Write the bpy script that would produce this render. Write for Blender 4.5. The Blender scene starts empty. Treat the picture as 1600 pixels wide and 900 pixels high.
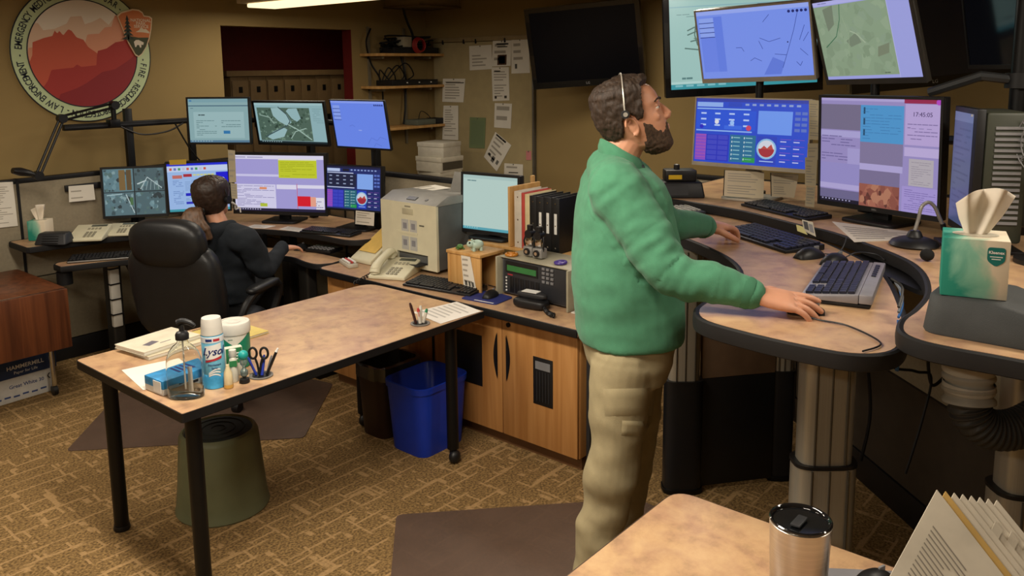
import bpy, bmesh, math, random
from mathutils import Vector, Matrix, noise, Euler
random.seed(7)
SC = bpy.context.scene
COL = SC.collection
PI = math.pi
def V(*a): return Vector(a)

# ------------------------------------------------------------------ camera
CAM_H, FPX, PCX, PCY = 1.92, 1300.0, 800.0, 300.0
PITCH = math.atan((PCY - 103.0) / FPX); HEAD = math.radians(40.3); ROLL = math.radians(-0.6)
CAMP = V(0, 0, CAM_H)
_f = V(math.cos(HEAD)*math.cos(PITCH), math.sin(HEAD)*math.cos(PITCH), -math.sin(PITCH))
_r0 = V(math.sin(HEAD), -math.cos(HEAD), 0); _u0 = _r0.cross(_f)
_r = _r0*math.cos(ROLL) + _u0*math.sin(ROLL); _u = -_r0*math.sin(ROLL) + _u0*math.cos(ROLL)
cam = bpy.data.cameras.new('camera'); cam_ob = bpy.data.objects.new('camera', cam); COL.objects.link(cam_ob)
cam.sensor_width = 36; cam.lens = FPX/1600*36; cam.shift_y = -(450-PCY)/1600; cam.clip_start = .05; cam.clip_end = 60
m = Matrix((_r, _u, -_f)).transposed().to_4x4(); m.translation = CAMP; cam_ob.matrix_world = m
SC.camera = cam_ob

# ------------------------------------------------------------------ world, exposure
W = bpy.data.worlds.new('world'); SC.world = W; W.use_nodes = True
W.node_tree.nodes['Background'].inputs[0].default_value = (.06, .05, .04, 1)
W.node_tree.nodes['Background'].inputs[1].default_value = .3
SC.view_settings.view_transform = 'Standard'; SC.view_settings.look = 'None'
SC.view_settings.exposure = 0.0; SC.view_settings.gamma = 1.0; SC.view_settings.use_curve_mapping = False

# ceiling fixtures of the room, the last one added to brighten the right wall: (x, y0, y1, watts); the body of each is built by ceiling_light()
CEIL = 2.555
FIXTURES = [(3.6, 4.2, 5.5, 14.0), (1.35, 1.2, 2.45, 56.0), (1.35, 3.3, 4.55, 26.0), (-.9, .2, 1.45, 40.0), (2.9, -.9, .35, 24.0), (-.9, 3.0, 4.25, 26.0), (4.45, 2.3, 3.55, 20.0)]
LAMP_COL = (1.0, .90, .755)

# ------------------------------------------------------------------ pixel rays of the 1600x900 frame -> points in the room
def ray(x, y): return _r*((x-PCX)/FPX) - _u*((y-PCY)/FPX) + _f
def at(x, y, z=0.0): d = ray(x, y); return CAMP + d*((z-CAM_H)/d.z)
def atX(x, y, X): d = ray(x, y); return CAMP + d*(X/d.x)
def atY(x, y, Y): d = ray(x, y); return CAMP + d*(Y/d.y)
def atD(x, y, D): return CAMP + ray(x, y)*D

# ------------------------------------------------------------------ materials
def lin(h):
    if not isinstance(h, str): return tuple(h)[:3]
    h = h.lstrip('#'); o = []
    for i in (0, 2, 4):
        c = int(h[i:i+2], 16)/255; o.append(c/12.92 if c <= .04045 else ((c+.055)/1.055)**2.4)
    return tuple(o)
MATS = {}
def mat(name, col='808080', rough=.5, metal=0.0, var=.10, scale=14.0, bump=0.0, bscale=200.0, spec=.5, trans=0.0, emit=0.0, ior=1.45, coat=0.0, stretch=None, sheen=0.0, alpha=1.0):
    if name in MATS: return MATS[name]
    M = bpy.data.materials.new(name); M.use_nodes = True; nt = M.node_tree; N = nt.nodes; L = nt.links
    b = N['Principled BSDF']; c = lin(col)
    tc = N.new('ShaderNodeTexCoord'); mp = N.new('ShaderNodeMapping'); L.new(tc.outputs['Object'], mp.inputs[0])
    if stretch: mp.inputs['Scale'].default_value = stretch
    nz = N.new('ShaderNodeTexNoise'); nz.inputs['Scale'].default_value = scale; nz.inputs['Detail'].default_value = 4
    L.new(mp.outputs[0], nz.inputs['Vector'])
    mr = N.new('ShaderNodeMapRange'); mr.inputs[1].default_value = .3; mr.inputs[2].default_value = .7
    mr.inputs[3].default_value = 1-var; mr.inputs[4].default_value = 1+var; L.new(nz.outputs[0], mr.inputs[0])
    mx = N.new('ShaderNodeVectorMath'); mx.operation = 'SCALE'; mx.inputs[0].default_value = c; L.new(mr.outputs[0], mx.inputs['Scale'])
    L.new(mx.outputs[0], b.inputs['Base Color'])
    b.inputs['Roughness'].default_value = rough; b.inputs['Metallic'].default_value = metal
    b.inputs['Specular IOR Level'].default_value = spec; b.inputs['Transmission Weight'].default_value = trans
    b.inputs['IOR'].default_value = ior; b.inputs['Coat Weight'].default_value = coat; b.inputs['Sheen Weight'].default_value = sheen
    b.inputs['Alpha'].default_value = alpha
    if emit: b.inputs['Emission Color'].default_value = (*c, 1); b.inputs['Emission Strength'].default_value = emit
    if bump:
        n2 = N.new('ShaderNodeTexNoise'); n2.inputs['Scale'].default_value = bscale; n2.inputs['Detail'].default_value = 3
        L.new(mp.outputs[0], n2.inputs['Vector'])
        bp = N.new('ShaderNodeBump'); bp.inputs['Strength'].default_value = bump; bp.inputs['Distance'].default_value = .002
        L.new(n2.outputs[0], bp.inputs['Height']); L.new(bp.outputs[0], b.inputs['Normal'])
    MATS[name] = M; return M
def mat_attr(name, emit=0.0, rough=.6):
    """flat print (emit=0) or lit screen (emit>0): colour comes from the face colours of the printed layout"""
    if name in MATS: return MATS[name]
    M = bpy.data.materials.new(name); M.use_nodes = True; nt = M.node_tree; b = nt.nodes['Principled BSDF']
    a = nt.nodes.new('ShaderNodeAttribute'); a.attribute_name = 'Col'
    if emit:
        b.inputs['Base Color'].default_value = (.01, .01, .012, 1)
        nt.links.new(a.outputs[0], b.inputs['Emission Color']); b.inputs['Emission Strength'].default_value = emit
    else: nt.links.new(a.outputs[0], b.inputs['Base Color'])
    b.inputs['Roughness'].default_value = rough
    MATS[name] = M; return M

# ------------------------------------------------------------------ mesh builder
def frame_of(d):
    d = d.normalized(); a = V(0, 0, 1) if abs(d.z) < .9 else V(1, 0, 0)
    x = a.cross(d).normalized(); return x, d.cross(x).normalized(), d
class MB:
    def __init__(s): s.v = []; s.f = []; s.c = []; s.M = None
    def add(s, vs, fs, col=None):
        n = len(s.v)
        s.v += [(s.M @ Vector(p)) if s.M else Vector(p) for p in vs]; s.f += [[i+n for i in f] for f in fs]; s.c += [col]*len(fs); return s
    def box(s, x0, x1, y0, y1, z0, z1, col=None):
        return s.add([(x0,y0,z0),(x1,y0,z0),(x1,y1,z0),(x0,y1,z0),(x0,y0,z1),(x1,y0,z1),(x1,y1,z1),(x0,y1,z1)],
                     [(0,3,2,1),(4,5,6,7),(0,1,5,4),(1,2,6,5),(2,3,7,6),(3,0,4,7)], col)
    def boxc(s, c, sz, R=None, col=None):
        o = s.M; T = Matrix.Translation(Vector(c)) @ (R.to_4x4() if R else Matrix.Identity(4)); s.M = (o @ T) if o else T
        a, b, d = [k/2 for k in sz]; s.box(-a, a, -b, b, -d, d, col); s.M = o; return s
    def ring(s, pts_list, cap=True, col=None, closed=False):
        n = len(pts_list[0]); vs = [p for r in pts_list for p in r]; fs = []; k = len(pts_list)
        for j in range(k if closed else k-1):
            a, b = j*n, ((j+1) % k)*n
            for i in range(n): fs.append((a+i, a+(i+1) % n, b+(i+1) % n, b+i))
        if cap and not closed: fs.append(tuple(reversed(range(n)))); fs.append(tuple((k-1)*n+i for i in range(n)))
        return s.add(vs, fs, col)
    def cyl(s, p0, p1, r0, r1=None, n=20, cap=True, col=None):
        p0 = Vector(p0); p1 = Vector(p1); r1 = r0 if r1 is None else r1; x, y, d = frame_of(p1-p0)
        R = lambda p, r: [p + x*(r*math.cos(2*PI*i/n)) + y*(r*math.sin(2*PI*i/n)) for i in range(n)]
        return s.ring([R(p0, r0), R(p1, r1)], cap, col)
    def tube(s, pts, r, n=8, closed=False, cap=True, col=None, flat=1.0):
        pts = [Vector(p) for p in pts]; k = len(pts); rr = r if isinstance(r, (list, tuple)) else [r]*k; rings = []
        x = None
        for i, p in enumerate(pts):
            if closed: d = pts[(i+1) % k]-pts[i-1]
            else: d = pts[min(i+1, k-1)]-pts[max(i-1, 0)]
            d = d.normalized() if d.length > 1e-9 else V(0, 0, 1)
            if x is None: x = frame_of(d)[0]
            else: x = (x - d*x.dot(d)); x = x.normalized() if x.length > 1e-6 else frame_of(d)[0]
            y = d.cross(x)
            rings.append([p + x*(rr[i]*math.cos(2*PI*j/n)) + y*(rr[i]*flat*math.sin(2*PI*j/n)) for j in range(n)])
        return s.ring(rings, cap, col, closed)
    def lathe(s, prof, c=(0, 0, 0), n=28, sx=1.0, sy=1.0, cap=True, col=None):
        c = Vector(c)
        return s.ring([[c + V(r*sx*math.cos(2*PI*i/n), r*sy*math.sin(2*PI*i/n), z) for i in range(n)] for r, z in prof], cap, col)
    def prism(s, poly, z0, z1, col=None):
        return s.ring([[V(p[0], p[1], z0) for p in poly], [V(p[0], p[1], z1) for p in poly]], True, col)
    def face(s, pts, col=None): return s.add(pts, [tuple(range(len(pts)))], col)
    def ball(s, c, r, n=16, m=10, R=None, col=None):
        r = (r, r, r) if isinstance(r, (int, float)) else r; c = Vector(c); rings = []
        for j in range(m+1):
            t = PI*(j+.02*(1 if j == 0 else -1 if j == m else 0))/m
            rr = []
            for i in range(n):
                q = V(r[0]*math.sin(t)*math.cos(2*PI*i/n), r[1]*math.sin(t)*math.sin(2*PI*i/n), -r[2]*math.cos(t))
                rr.append(c + (R @ q if R else q))
            rings.append(rr)
        return s.ring(rings, True, col)
    def mesh(s, name, bevel=0.0, seg=2, smooth=35, recalc=True):
        me = bpy.data.meshes.new(name); bm = bmesh.new(); vs = [bm.verts.new(p) for p in s.v]
        lay = bm.loops.layers.float_color.new('Col') if any(c is not None for c in s.c) else None
        for f, c in zip(s.f, s.c):
            try: q = bm.faces.new([vs[i] for i in f])
            except ValueError: continue
            if lay is not None:
                cc = (*lin(c if c is not None else 'FFFFFF'), 1)
                for l in q.loops: l[lay] = cc
        if recalc: bmesh.ops.recalc_face_normals(bm, faces=bm.faces)
        if bevel:
            es = [e for e in bm.edges if len(e.link_faces) == 2 and e.calc_face_angle(0) > .5]
            bmesh.ops.bevel(bm, geom=es, offset=bevel, segments=seg, profile=.5, affect='EDGES', clamp_overlap=True)
        bm.to_mesh(me); bm.free()
        if smooth:
            me.polygons.foreach_set('use_smooth', [True]*len(me.polygons)); me.set_sharp_from_angle(angle=math.radians(smooth))
        return me
    def build(s, name, material, parent=None, bevel=0.0, seg=2, smooth=35, loc=None, rot=None, recalc=True, label=None, kind=None):
        o = bpy.data.objects.new(name, s.mesh(name, bevel, seg, smooth, recalc)); COL.objects.link(o)
        o.data.materials.append(material)
        if parent: o.parent = parent
        if loc is not None: o.location = loc
        if rot is not None: o.rotation_euler = rot
        if label: o['label'] = label
        if kind: o['kind'] = kind
        return o
def link_mesh(name, me, parent=None, loc=None, rot=None):
    o = bpy.data.objects.new(name, me); COL.objects.link(o)
    if parent: o.parent = parent
    if loc is not None: o.location = loc
    if rot is not None: o.rotation_euler = rot
    return o
def tag(o, label, cat, group=None):
    o['label'] = label; o['category'] = cat
    if group: o['group'] = group
    return o
def thing(name, label, cat, loc=(0, 0, 0), rz=0.0, group=None):
    o = bpy.data.objects.new(name, None); COL.objects.link(o); o.empty_display_size = .05
    o.location = loc; o.rotation_euler = (0, 0, rz); return tag(o, label, cat, group)
def struct(o): o['kind'] = 'structure'; return o
def round_poly(pts, r, n=6):
    out = []; k = len(pts)
    for i in range(k):
        p = V(pts[i][0], pts[i][1], 0); a = V(pts[i-1][0], pts[i-1][1], 0)-p; b = V(pts[(i+1) % k][0], pts[(i+1) % k][1], 0)-p
        rr = r[i] if isinstance(r, (list, tuple)) else r
        if rr <= 0: out.append((p.x, p.y)); continue
        rr = min(rr, a.length*.45, b.length*.45); p0 = p+a.normalized()*rr; p1 = p+b.normalized()*rr
        for j in range(n+1):
            t = j/n; q = p0*(1-t)**2 + p*(2*t*(1-t)) + p1*t*t; out.append((q.x, q.y))
    return out
def catmull(pts, n=8, closed=False):
    P = [Vector(p) if len(p) == 3 else V(p[0], p[1], 0) for p in pts]; k = len(P); out = []
    for i in range(k if closed else k-1):
        g = (lambda j: P[j % k]) if closed else (lambda j: P[max(0, min(k-1, j))])
        a, b, c, d = g(i-1), g(i), g(i+1), g(i+2)
        for j in range(n):
            t = j/n; out.append(.5*((2*b)+(c-a)*t+(2*a-5*b+4*c-d)*t*t+(-a+3*b-3*c+d)*t**3))
    if not closed: out.append(P[-1])
    return out
def off_poly(poly, d):
    """offset a closed outline (counter-clockwise) outwards by d"""
    k = len(poly); out = []; ar = sum(poly[i][0]*poly[(i+1) % k][1]-poly[(i+1) % k][0]*poly[i][1] for i in range(k)); sg = 1 if ar > 0 else -1
    for i in range(k):
        a = V(*poly[i-1][:2], 0); p = V(*poly[i][:2], 0); b = V(*poly[(i+1) % k][:2], 0)
        t = ((p-a).normalized()+(b-p).normalized()); t = t.normalized() if t.length > 1e-6 else (b-p).normalized()
        out.append((p.x+sg*t.y*d, p.y-sg*t.x*d))
    return out
def text_mesh(s, size, material, parent, loc, rot=(0, 0, 0), name='lettering', align='CENTER', bold=0.0, sx=1.0, shear=0.0):
    cu = bpy.data.curves.new(name, 'FONT'); cu.body = s; cu.size = size; cu.align_x = align; cu.align_y = 'CENTER'; cu.extrude = .0003; cu.offset = bold; cu.resolution_u = 2; cu.shear = shear
    t = bpy.data.objects.new(name, cu); me = bpy.data.meshes.new_from_object(t); bpy.data.objects.remove(t); bpy.data.curves.remove(cu)
    if sx != 1: me.transform(Matrix.Diagonal((sx, 1, 1, 1)))
    me.materials.clear(); me.materials.append(material)
    return link_mesh(name, me, parent, loc, rot)
def copy_tree(o, parent=None):
    c = o.copy(); COL.objects.link(c)
    if parent: c.parent = parent
    for ch in list(o.children): copy_tree(ch, c)
    return c

# ---- flat layouts (screens, print): rect = (u0, v0, u1, v1, colour, layer), v measured from the top
class Lay:
    def __init__(s, w, h): s.w, s.h = w, h; s.m = MB()
    def P(s, u, v, l): return (.00018*l, (u-.5)*s.w, (.5-v)*s.h)
    def r(s, u0, v0, u1, v1, c, l=1): s.m.face([s.P(u0, v1, l), s.P(u1, v1, l), s.P(u1, v0, l), s.P(u0, v0, l)], c); return s
    def poly(s, pts, c, l=1): s.m.face([s.P(u, v, l) for u, v in pts], c); return s
    def line(s, pts, wd, c, l=2):
        for (a, b), (d, e) in zip(pts, pts[1:]):
            x0, y0, x1, y1 = a*s.w, b*s.h, d*s.w, e*s.h; L = math.hypot(x1-x0, y1-y0) or 1; nx, ny = -(y1-y0)/L*wd/2, (x1-x0)/L*wd/2
            s.poly([((x0+nx)/s.w, (y0+ny)/s.h), ((x1+nx)/s.w, (y1+ny)/s.h), ((x1-nx)/s.w, (y1-ny)/s.h), ((x0-nx)/s.w, (y0-ny)/s.h)], c, l)
        return s
    def disc(s, u, v, r, c, l=2, n=20, ry=None):
        s.poly([(u+r*math.cos(2*PI*i/n)/s.w, v+(ry or r)*math.sin(2*PI*i/n)/s.h) for i in range(n)], c, l); return s
    def text(s, u0, v0, u1, v1, rows, c, l=2, fill=.45, seed=1):
        R = random.Random(seed); dv = (v1-v0)/rows
        for i in range(rows):
            u = u0
            while u < u1-.01:
                e = min(u1, u+R.uniform(.15, .45)*(u1-u0)*.6)
                if R.random() < .82: s.r(u, v0+dv*(i+.5-fill/2), e, v0+dv*(i+.5+fill/2), c, l)
                u = e+.02*(u1-u0)
                if R.random() < .12: break
        return s
    def grid(s, u0, v0, u1, v1, nu, nv, c, l=2, fu=.8, fv=.6):
        for i in range(nu):
            for j in range(nv):
                a = u0+(u1-u0)*i/nu; b = v0+(v1-v0)*j/nv; s.r(a, b, a+(u1-u0)/nu*fu, b+(v1-v0)/nv*fv, c, l)
        return s
    def blobs(s, u0, v0, u1, v1, n, cols, l=1, seed=3, rmin=.03, rmax=.12):
        R = random.Random(seed)
        for i in range(n):
            cu, cv = R.uniform(u0, u1), R.uniform(v0, v1); k = R.randint(5, 8); a0 = R.random()*6; rr = R.uniform(rmin, rmax)
            s.poly([(min(u1, max(u0, cu+rr*R.uniform(.5, 1.2)*math.cos(a0+2*PI*j/k))), min(v1, max(v0, cv+rr*1.5*R.uniform(.5, 1.2)*math.sin(a0+2*PI*j/k)))) for j in range(k)], R.choice(cols), l+(i % 6)*.15)
        return s
    def build(s, name, material, parent, loc=(0, 0, 0), rot=(0, 0, 0), label=None):
        return s.m.build(name, material, parent, smooth=0, loc=loc, rot=rot, recalc=False, label=label)
# ================================================================== materials used everywhere
wall_m = mat('wall_paint', '917B4E', .85, var=.04, scale=3, bump=.25, bscale=350)
ceil_m = mat('ceiling_tile', 'B9AD98', .9, var=.06, scale=40, bump=.3)
black_p = mat('black_plastic', '141416', .45, var=.15)
black_m = mat('black_metal', '0B0B0C', .4, var=.1, spec=.35)
dark_p = mat('dark_grey_plastic', '26272A', .5)
grey_p = mat('grey_plastic', '77777A', .5)
silver_p = mat('silver_plastic', '9A9894', .38, metal=.35)
white_p = mat('white_plastic', 'D8D5CC', .45)
cream_p = mat('cream_plastic', 'D2CDB2', .5, var=.04)
paper_m = mat('white_paper', 'D9D5CA', .8, var=.04, scale=6)
chrome = mat('chrome', 'C8C8C8', .15, metal=1.0, var=.03)
rubber = mat('rubber_edge', '101012', .62, bump=.1)
print_m = mat_attr('printed_surface', 0, .65)
cable_m = mat('cable_black', '0C0C0E', .5)
alu = mat('brushed_aluminium', 'A8A294', .36, metal=.45, var=.06, scale=6, stretch=(60, 60, .5))

def laminate_mat():
    M = mat('mottled_laminate', 'B08F72', .33, var=.0); nt = M.node_tree; N = nt.nodes; L = nt.links; b = N['Principled BSDF']
    tc = N.new('ShaderNodeTexCoord'); n1 = N.new('ShaderNodeTexNoise'); n1.inputs['Scale'].default_value = 11; n1.inputs['Detail'].default_value = 8; n1.inputs['Roughness'].default_value = .68
    n2 = N.new('ShaderNodeTexNoise'); n2.inputs['Scale'].default_value = 7; n2.inputs['Detail'].default_value = 6; n2.inputs['Distortion'].default_value = 1.2
    L.new(tc.outputs['Object'], n1.inputs['Vector']); L.new(tc.outputs['Object'], n2.inputs['Vector'])
    r1 = N.new('ShaderNodeValToRGB'); e = r1.color_ramp.elements; e[0].position = .34; e[0].color = (*lin('866750'), 1); e[1].position = .64; e[1].color = (*lin('C4A27C'), 1)
    x = e.new(.48); x.color = (*lin('B48E6C'), 1)
    r2 = N.new('ShaderNodeValToRGB'); g = r2.color_ramp.elements; g[0].position = .38; g[0].color = (*lin('A27F6A'), 1); g[1].position = .62; g[1].color = (*lin('CAA87E'), 1)
    L.new(n1.outputs[0], r1.inputs[0]); L.new(n2.outputs[0], r2.inputs[0])
    mx = N.new('ShaderNodeMixRGB'); mx.inputs[0].default_value = .45; L.new(r1.outputs[0], mx.inputs[1]); L.new(r2.outputs[0], mx.inputs[2])
    L.new(mx.outputs[0], b.inputs['Base Color']); return M
lam_m = laminate_mat()
def wood_mat(name, c0, c1, scale=1.0, rough=.4, axis=2):
    if name in MATS: return MATS[name]
    M = mat(name, c0, rough); nt = M.node_tree; N = nt.nodes; L = nt.links; b = N['Principled BSDF']
    tc = N.new('ShaderNodeTexCoord'); mp = N.new('ShaderNodeMapping'); s = [22*scale]*3; s[axis] = 1.1*scale; mp.inputs['Scale'].default_value = s
    L.new(tc.outputs['Object'], mp.inputs[0]); n = N.new('ShaderNodeTexNoise'); n.inputs['Scale'].default_value = 1.6; n.inputs['Detail'].default_value = 6; n.inputs['Distortion'].default_value = .6
    L.new(mp.outputs[0], n.inputs['Vector']); r = N.new('ShaderNodeValToRGB'); e = r.color_ramp.elements
    e[0].position = .33; e[0].color = (*lin(c0), 1); e[1].position = .68; e[1].color = (*lin(c1), 1); L.new(n.outputs[0], r.inputs[0]); L.new(r.outputs[0], b.inputs['Base Color']); return M
maple = wood_mat('maple_veneer', 'A8743F', 'C08C54', .7, .42)
walnut = wood_mat('walnut_veneer', '4A2817', '6B3C22', .8, .35)
oak = wood_mat('light_oak', 'B98A4E', 'CFA468', .8, .5)

def carpet_mat():
    M = mat('loop_carpet', '6E5633', .95, spec=.1); nt = M.node_tree; N = nt.nodes; L = nt.links; b = N['Principled BSDF']
    tc = N.new('ShaderNodeTexCoord')
    fine = N.new('ShaderNodeTexNoise'); fine.inputs['Scale'].default_value = 95; fine.inputs['Detail'].default_value = 3; L.new(tc.outputs['Object'], fine.inputs['Vector'])
    r = N.new('ShaderNodeValToRGB'); e = r.color_ramp.elements; e[0].position = .36; e[0].color = (*lin('5E4A30'), 1); e[1].position = .66; e[1].color = (*lin('9A7C50'), 1); L.new(fine.outputs[0], r.inputs[0])
    big = N.new('ShaderNodeTexNoise'); big.inputs['Scale'].default_value = 1.6; L.new(tc.outputs['Object'], big.inputs['Vector'])
    def dashes(rot, bw, rh, mort, off, thr, seed):
        mp = N.new('ShaderNodeMapping'); mp.inputs['Rotation'].default_value = (0, 0, rot); mp.inputs['Location'].default_value = (seed, seed*.37, 0); L.new(tc.outputs['Object'], mp.inputs[0])
        wn = N.new('ShaderNodeTexNoise'); wn.inputs['Scale'].default_value = 20; L.new(mp.outputs[0], wn.inputs['Vector'])
        wv = N.new('ShaderNodeVectorMath'); wv.operation = 'MULTIPLY_ADD'; L.new(wn.outputs['Color'], wv.inputs[0]); wv.inputs[1].default_value = (.012, .012, 0); L.new(mp.outputs[0], wv.inputs[2])
        bt = N.new('ShaderNodeTexBrick'); bt.offset = off; bt.inputs['Scale'].default_value = 1; bt.inputs['Brick Width'].default_value = bw; bt.inputs['Row Height'].default_value = rh; bt.inputs['Mortar Size'].default_value = mort; bt.inputs['Mortar Smooth'].default_value = .3
        L.new(wv.outputs[0], bt.inputs['Vector'])
        ms = N.new('ShaderNodeMapping'); ms.inputs['Rotation'].default_value = (0, 0, rot); ms.inputs['Scale'].default_value = (3.2, 10, 1); ms.inputs['Location'].default_value = (seed*1.7, 0, 0); L.new(tc.outputs['Object'], ms.inputs[0])
        n = N.new('ShaderNodeTexNoise'); n.inputs['Scale'].default_value = 1.3; n.inputs['Detail'].default_value = 1; L.new(ms.outputs[0], n.inputs['Vector'])
        mr = N.new('ShaderNodeMapRange'); mr.inputs[1].default_value = thr; mr.inputs[2].default_value = thr+.05; L.new(n.outputs[0], mr.inputs[0])
        mu = N.new('ShaderNodeMath'); mu.operation = 'MULTIPLY'; L.new(bt.outputs['Fac'], mu.inputs[0]); L.new(mr.outputs[0], mu.inputs[1]); return mu
    a = dashes(0, .34, .095, .0065, .5, .46, 3.1); c = dashes(PI/2, .26, .12, .0065, .4, .50, 7.7); d = dashes(0, .19, .19, .014, .5, .55, 11.3)
    m1 = N.new('ShaderNodeMath'); m1.operation = 'MAXIMUM'; L.new(a.outputs[0], m1.inputs[0]); L.new(c.outputs[0], m1.inputs[1])
    m2 = N.new('ShaderNodeMath'); m2.operation = 'MAXIMUM'; L.new(m1.outputs[0], m2.inputs[0]); L.new(d.outputs[0], m2.inputs[1])
    m3 = N.new('ShaderNodeMath'); m3.operation = 'MULTIPLY'; m3.inputs[1].default_value = .56; L.new(m2.outputs[0], m3.inputs[0])
    mx = N.new('ShaderNodeMixRGB'); L.new(m3.outputs[0], mx.inputs[0]); L.new(r.outputs[0], mx.inputs[1]); mx.inputs[2].default_value = (*lin('B9976A'), 1)
    L.new(mx.outputs[0], b.inputs['Base Color'])
    bp = N.new('ShaderNodeBump'); bp.inputs['Strength'].default_value = .6; bp.inputs['Distance'].default_value = .004; L.new(fine.outputs[0], bp.inputs['Height']); L.new(bp.outputs[0], b.inputs['Normal'])
    return M

# ================================================================== room shell
XW, YW, X0, Y0 = 5.7, 5.9, -2.6, -2.6
struct(MB().box(X0, 6.6, Y0, 8.4, -.06, 0).build('floor', carpet_mat()))
struct(MB().box(X0, 6.6, Y0, 8.4, CEIL, CEIL+.05).build('ceiling', ceil_m))
DX0, DX1, DZ = 3.52, 4.785, 2.25
b = MB(); b.box(X0, DX0, YW, YW+.12, 0, CEIL); b.box(DX1, XW+.1, YW, YW+.12, 0, CEIL); b.box(DX0, DX1, YW, YW+.12, DZ, CEIL)
struct(b.build('wall_back', wall_m))
struct(MB().box(XW, XW+.1, Y0, YW, 0, CEIL).build('wall_right', wall_m))
struct(MB().box(X0-.1, X0, Y0, YW, 0, CEIL).build('wall_left', wall_m))
struct(MB().box(X0, XW, Y0-.1, Y0, 0, CEIL).build('wall_front', wall_m))
red_m = mat('red_paint', '64130F', .7)
struct(MB().box(2.6, 6.6, 7.95, 8.05, 0, CEIL).build('wall_beyond_doorway', red_m))
struct(MB().box(6.5, 6.6, YW+.12, 7.95, 0, CEIL).build('wall_beyond_right', red_m))
struct(MB().box(2.5, 2.6, YW+.12, 7.95, 0, CEIL).build('wall_beyond_left', mat('dark_paint', '2A2422', .8)))

struct(MB().box(DX1-.004, DX1+.0005, YW+.0005, YW+.119, 0, DZ).build('trim_3', red_m))
# lockers in the dark room beyond
lk_m = mat('locker_metal', '9A7F58', .55, var=.08); lk_d = mat('locker_dark', '0D0B0A', .6)
for i in range(7):
    x = 4.56+i*.205
    L_ = thing('locker', 'tan metal locker in the dark room beyond the doorway, %s' % ['leftmost of the row', 'second from the left', 'third from the left', 'in the middle of the row', 'third from the right', 'second from the right', 'rightmost of the row'][i], 'locker', (x, 7.72, 0), 0, 'lockers beyond the doorway')
    MB().box(0, .2, -.2, .2, 0, 1.84).build('body', lk_m, L_, .004)
    MB().box(.008, .192, -.215, -.2, .05, 1.8).build('door', lk_m, L_, .004)
    MB().box(.08, .12, -.22, -.214, 1.68, 1.74).build('number_plate', lk_d, L_)
    MB().box(.03, .17, -.222, -.214, 1.33, 1.42).build('vent', lk_d, L_)
MB().box(4.5, 6.05, 7.48, 7.94, 1.845, 1.9).build('locker_top_panel', lk_m)
tag(bpy.data.objects['locker_top_panel'], 'sloping tan top board running over the lockers beyond the doorway', 'board')

# ceiling fixtures
def ceiling_light(x, y0, y1, watts, label, drop=0.0):
    T = thing('ceiling_light', label, 'ceiling light', (x, (y0+y1)/2, CEIL-drop), 0, 'fluorescent ceiling lights'); h = (y1-y0)/2
    MB().box(-.18, .18, -h, h, -.10, -.035).build('housing', mat('fixture_white', 'C9BFAC', .6), T, .006)
    for s in (-1, 1): MB().cyl((0, s*h*.7, -.036), (0, s*h*.7, drop-.001), .015).build('hanger', white_p, T)
    MB().box(-.12, .12, -h+.04, h-.04, -.128, -.1).build('diffuser', mat('lit_diffuser', 'FFE2B0', .5, var=0, emit=1.6), T, .008)
    li = bpy.data.lights.new('tube_light', 'AREA'); li.shape = 'RECTANGLE'; li.size = .24; li.size_y = 2*h; li.energy = watts; li.color = LAMP_COL
    lo = bpy.data.objects.new('tube_light', li); COL.objects.link(lo); lo.parent = T; lo.location = (0, 0, -.135)
    return T
fl = ['lit fluorescent fixture at the top edge over the far workstation', 'fluorescent fixture above the work table, out of view', 'fluorescent fixture above the stool end of the table, out of view',
      'fluorescent fixture behind the viewpoint, out of view', 'fluorescent fixture above the near desk, out of view', 'fluorescent fixture near the left wall, out of view', 'added fixture above the console television to brighten the right wall, out of view']
for (x, y0, y1, w_), l in zip(FIXTURES, fl): ceiling_light(x, y0, y1, w_, l, .068 if l.startswith('lit') else 0.0)
ceiling_light(5.3, 6.5, 7.2, .8, 'added dim fill fixture in the dark room beyond the doorway, out of view')  # added lamp, lifts the red wall and lockers out of black

# air handler box in the corner under the ceiling
T = thing('duct_box', 'beige boxed duct under the ceiling above the wall shelves', 'duct box', (5.44, 5.66, 2.46))
MB().box(-.26, .25, -.22, .23, 0, .119).build('casing', mat('duct_beige', '8A754F', .8), T, .004)
MB().box(-.28, .255, -.24, .235, -.012, .002).build('rim', mat('duct_rim', '6F5C3C', .8), T, .002)

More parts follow.
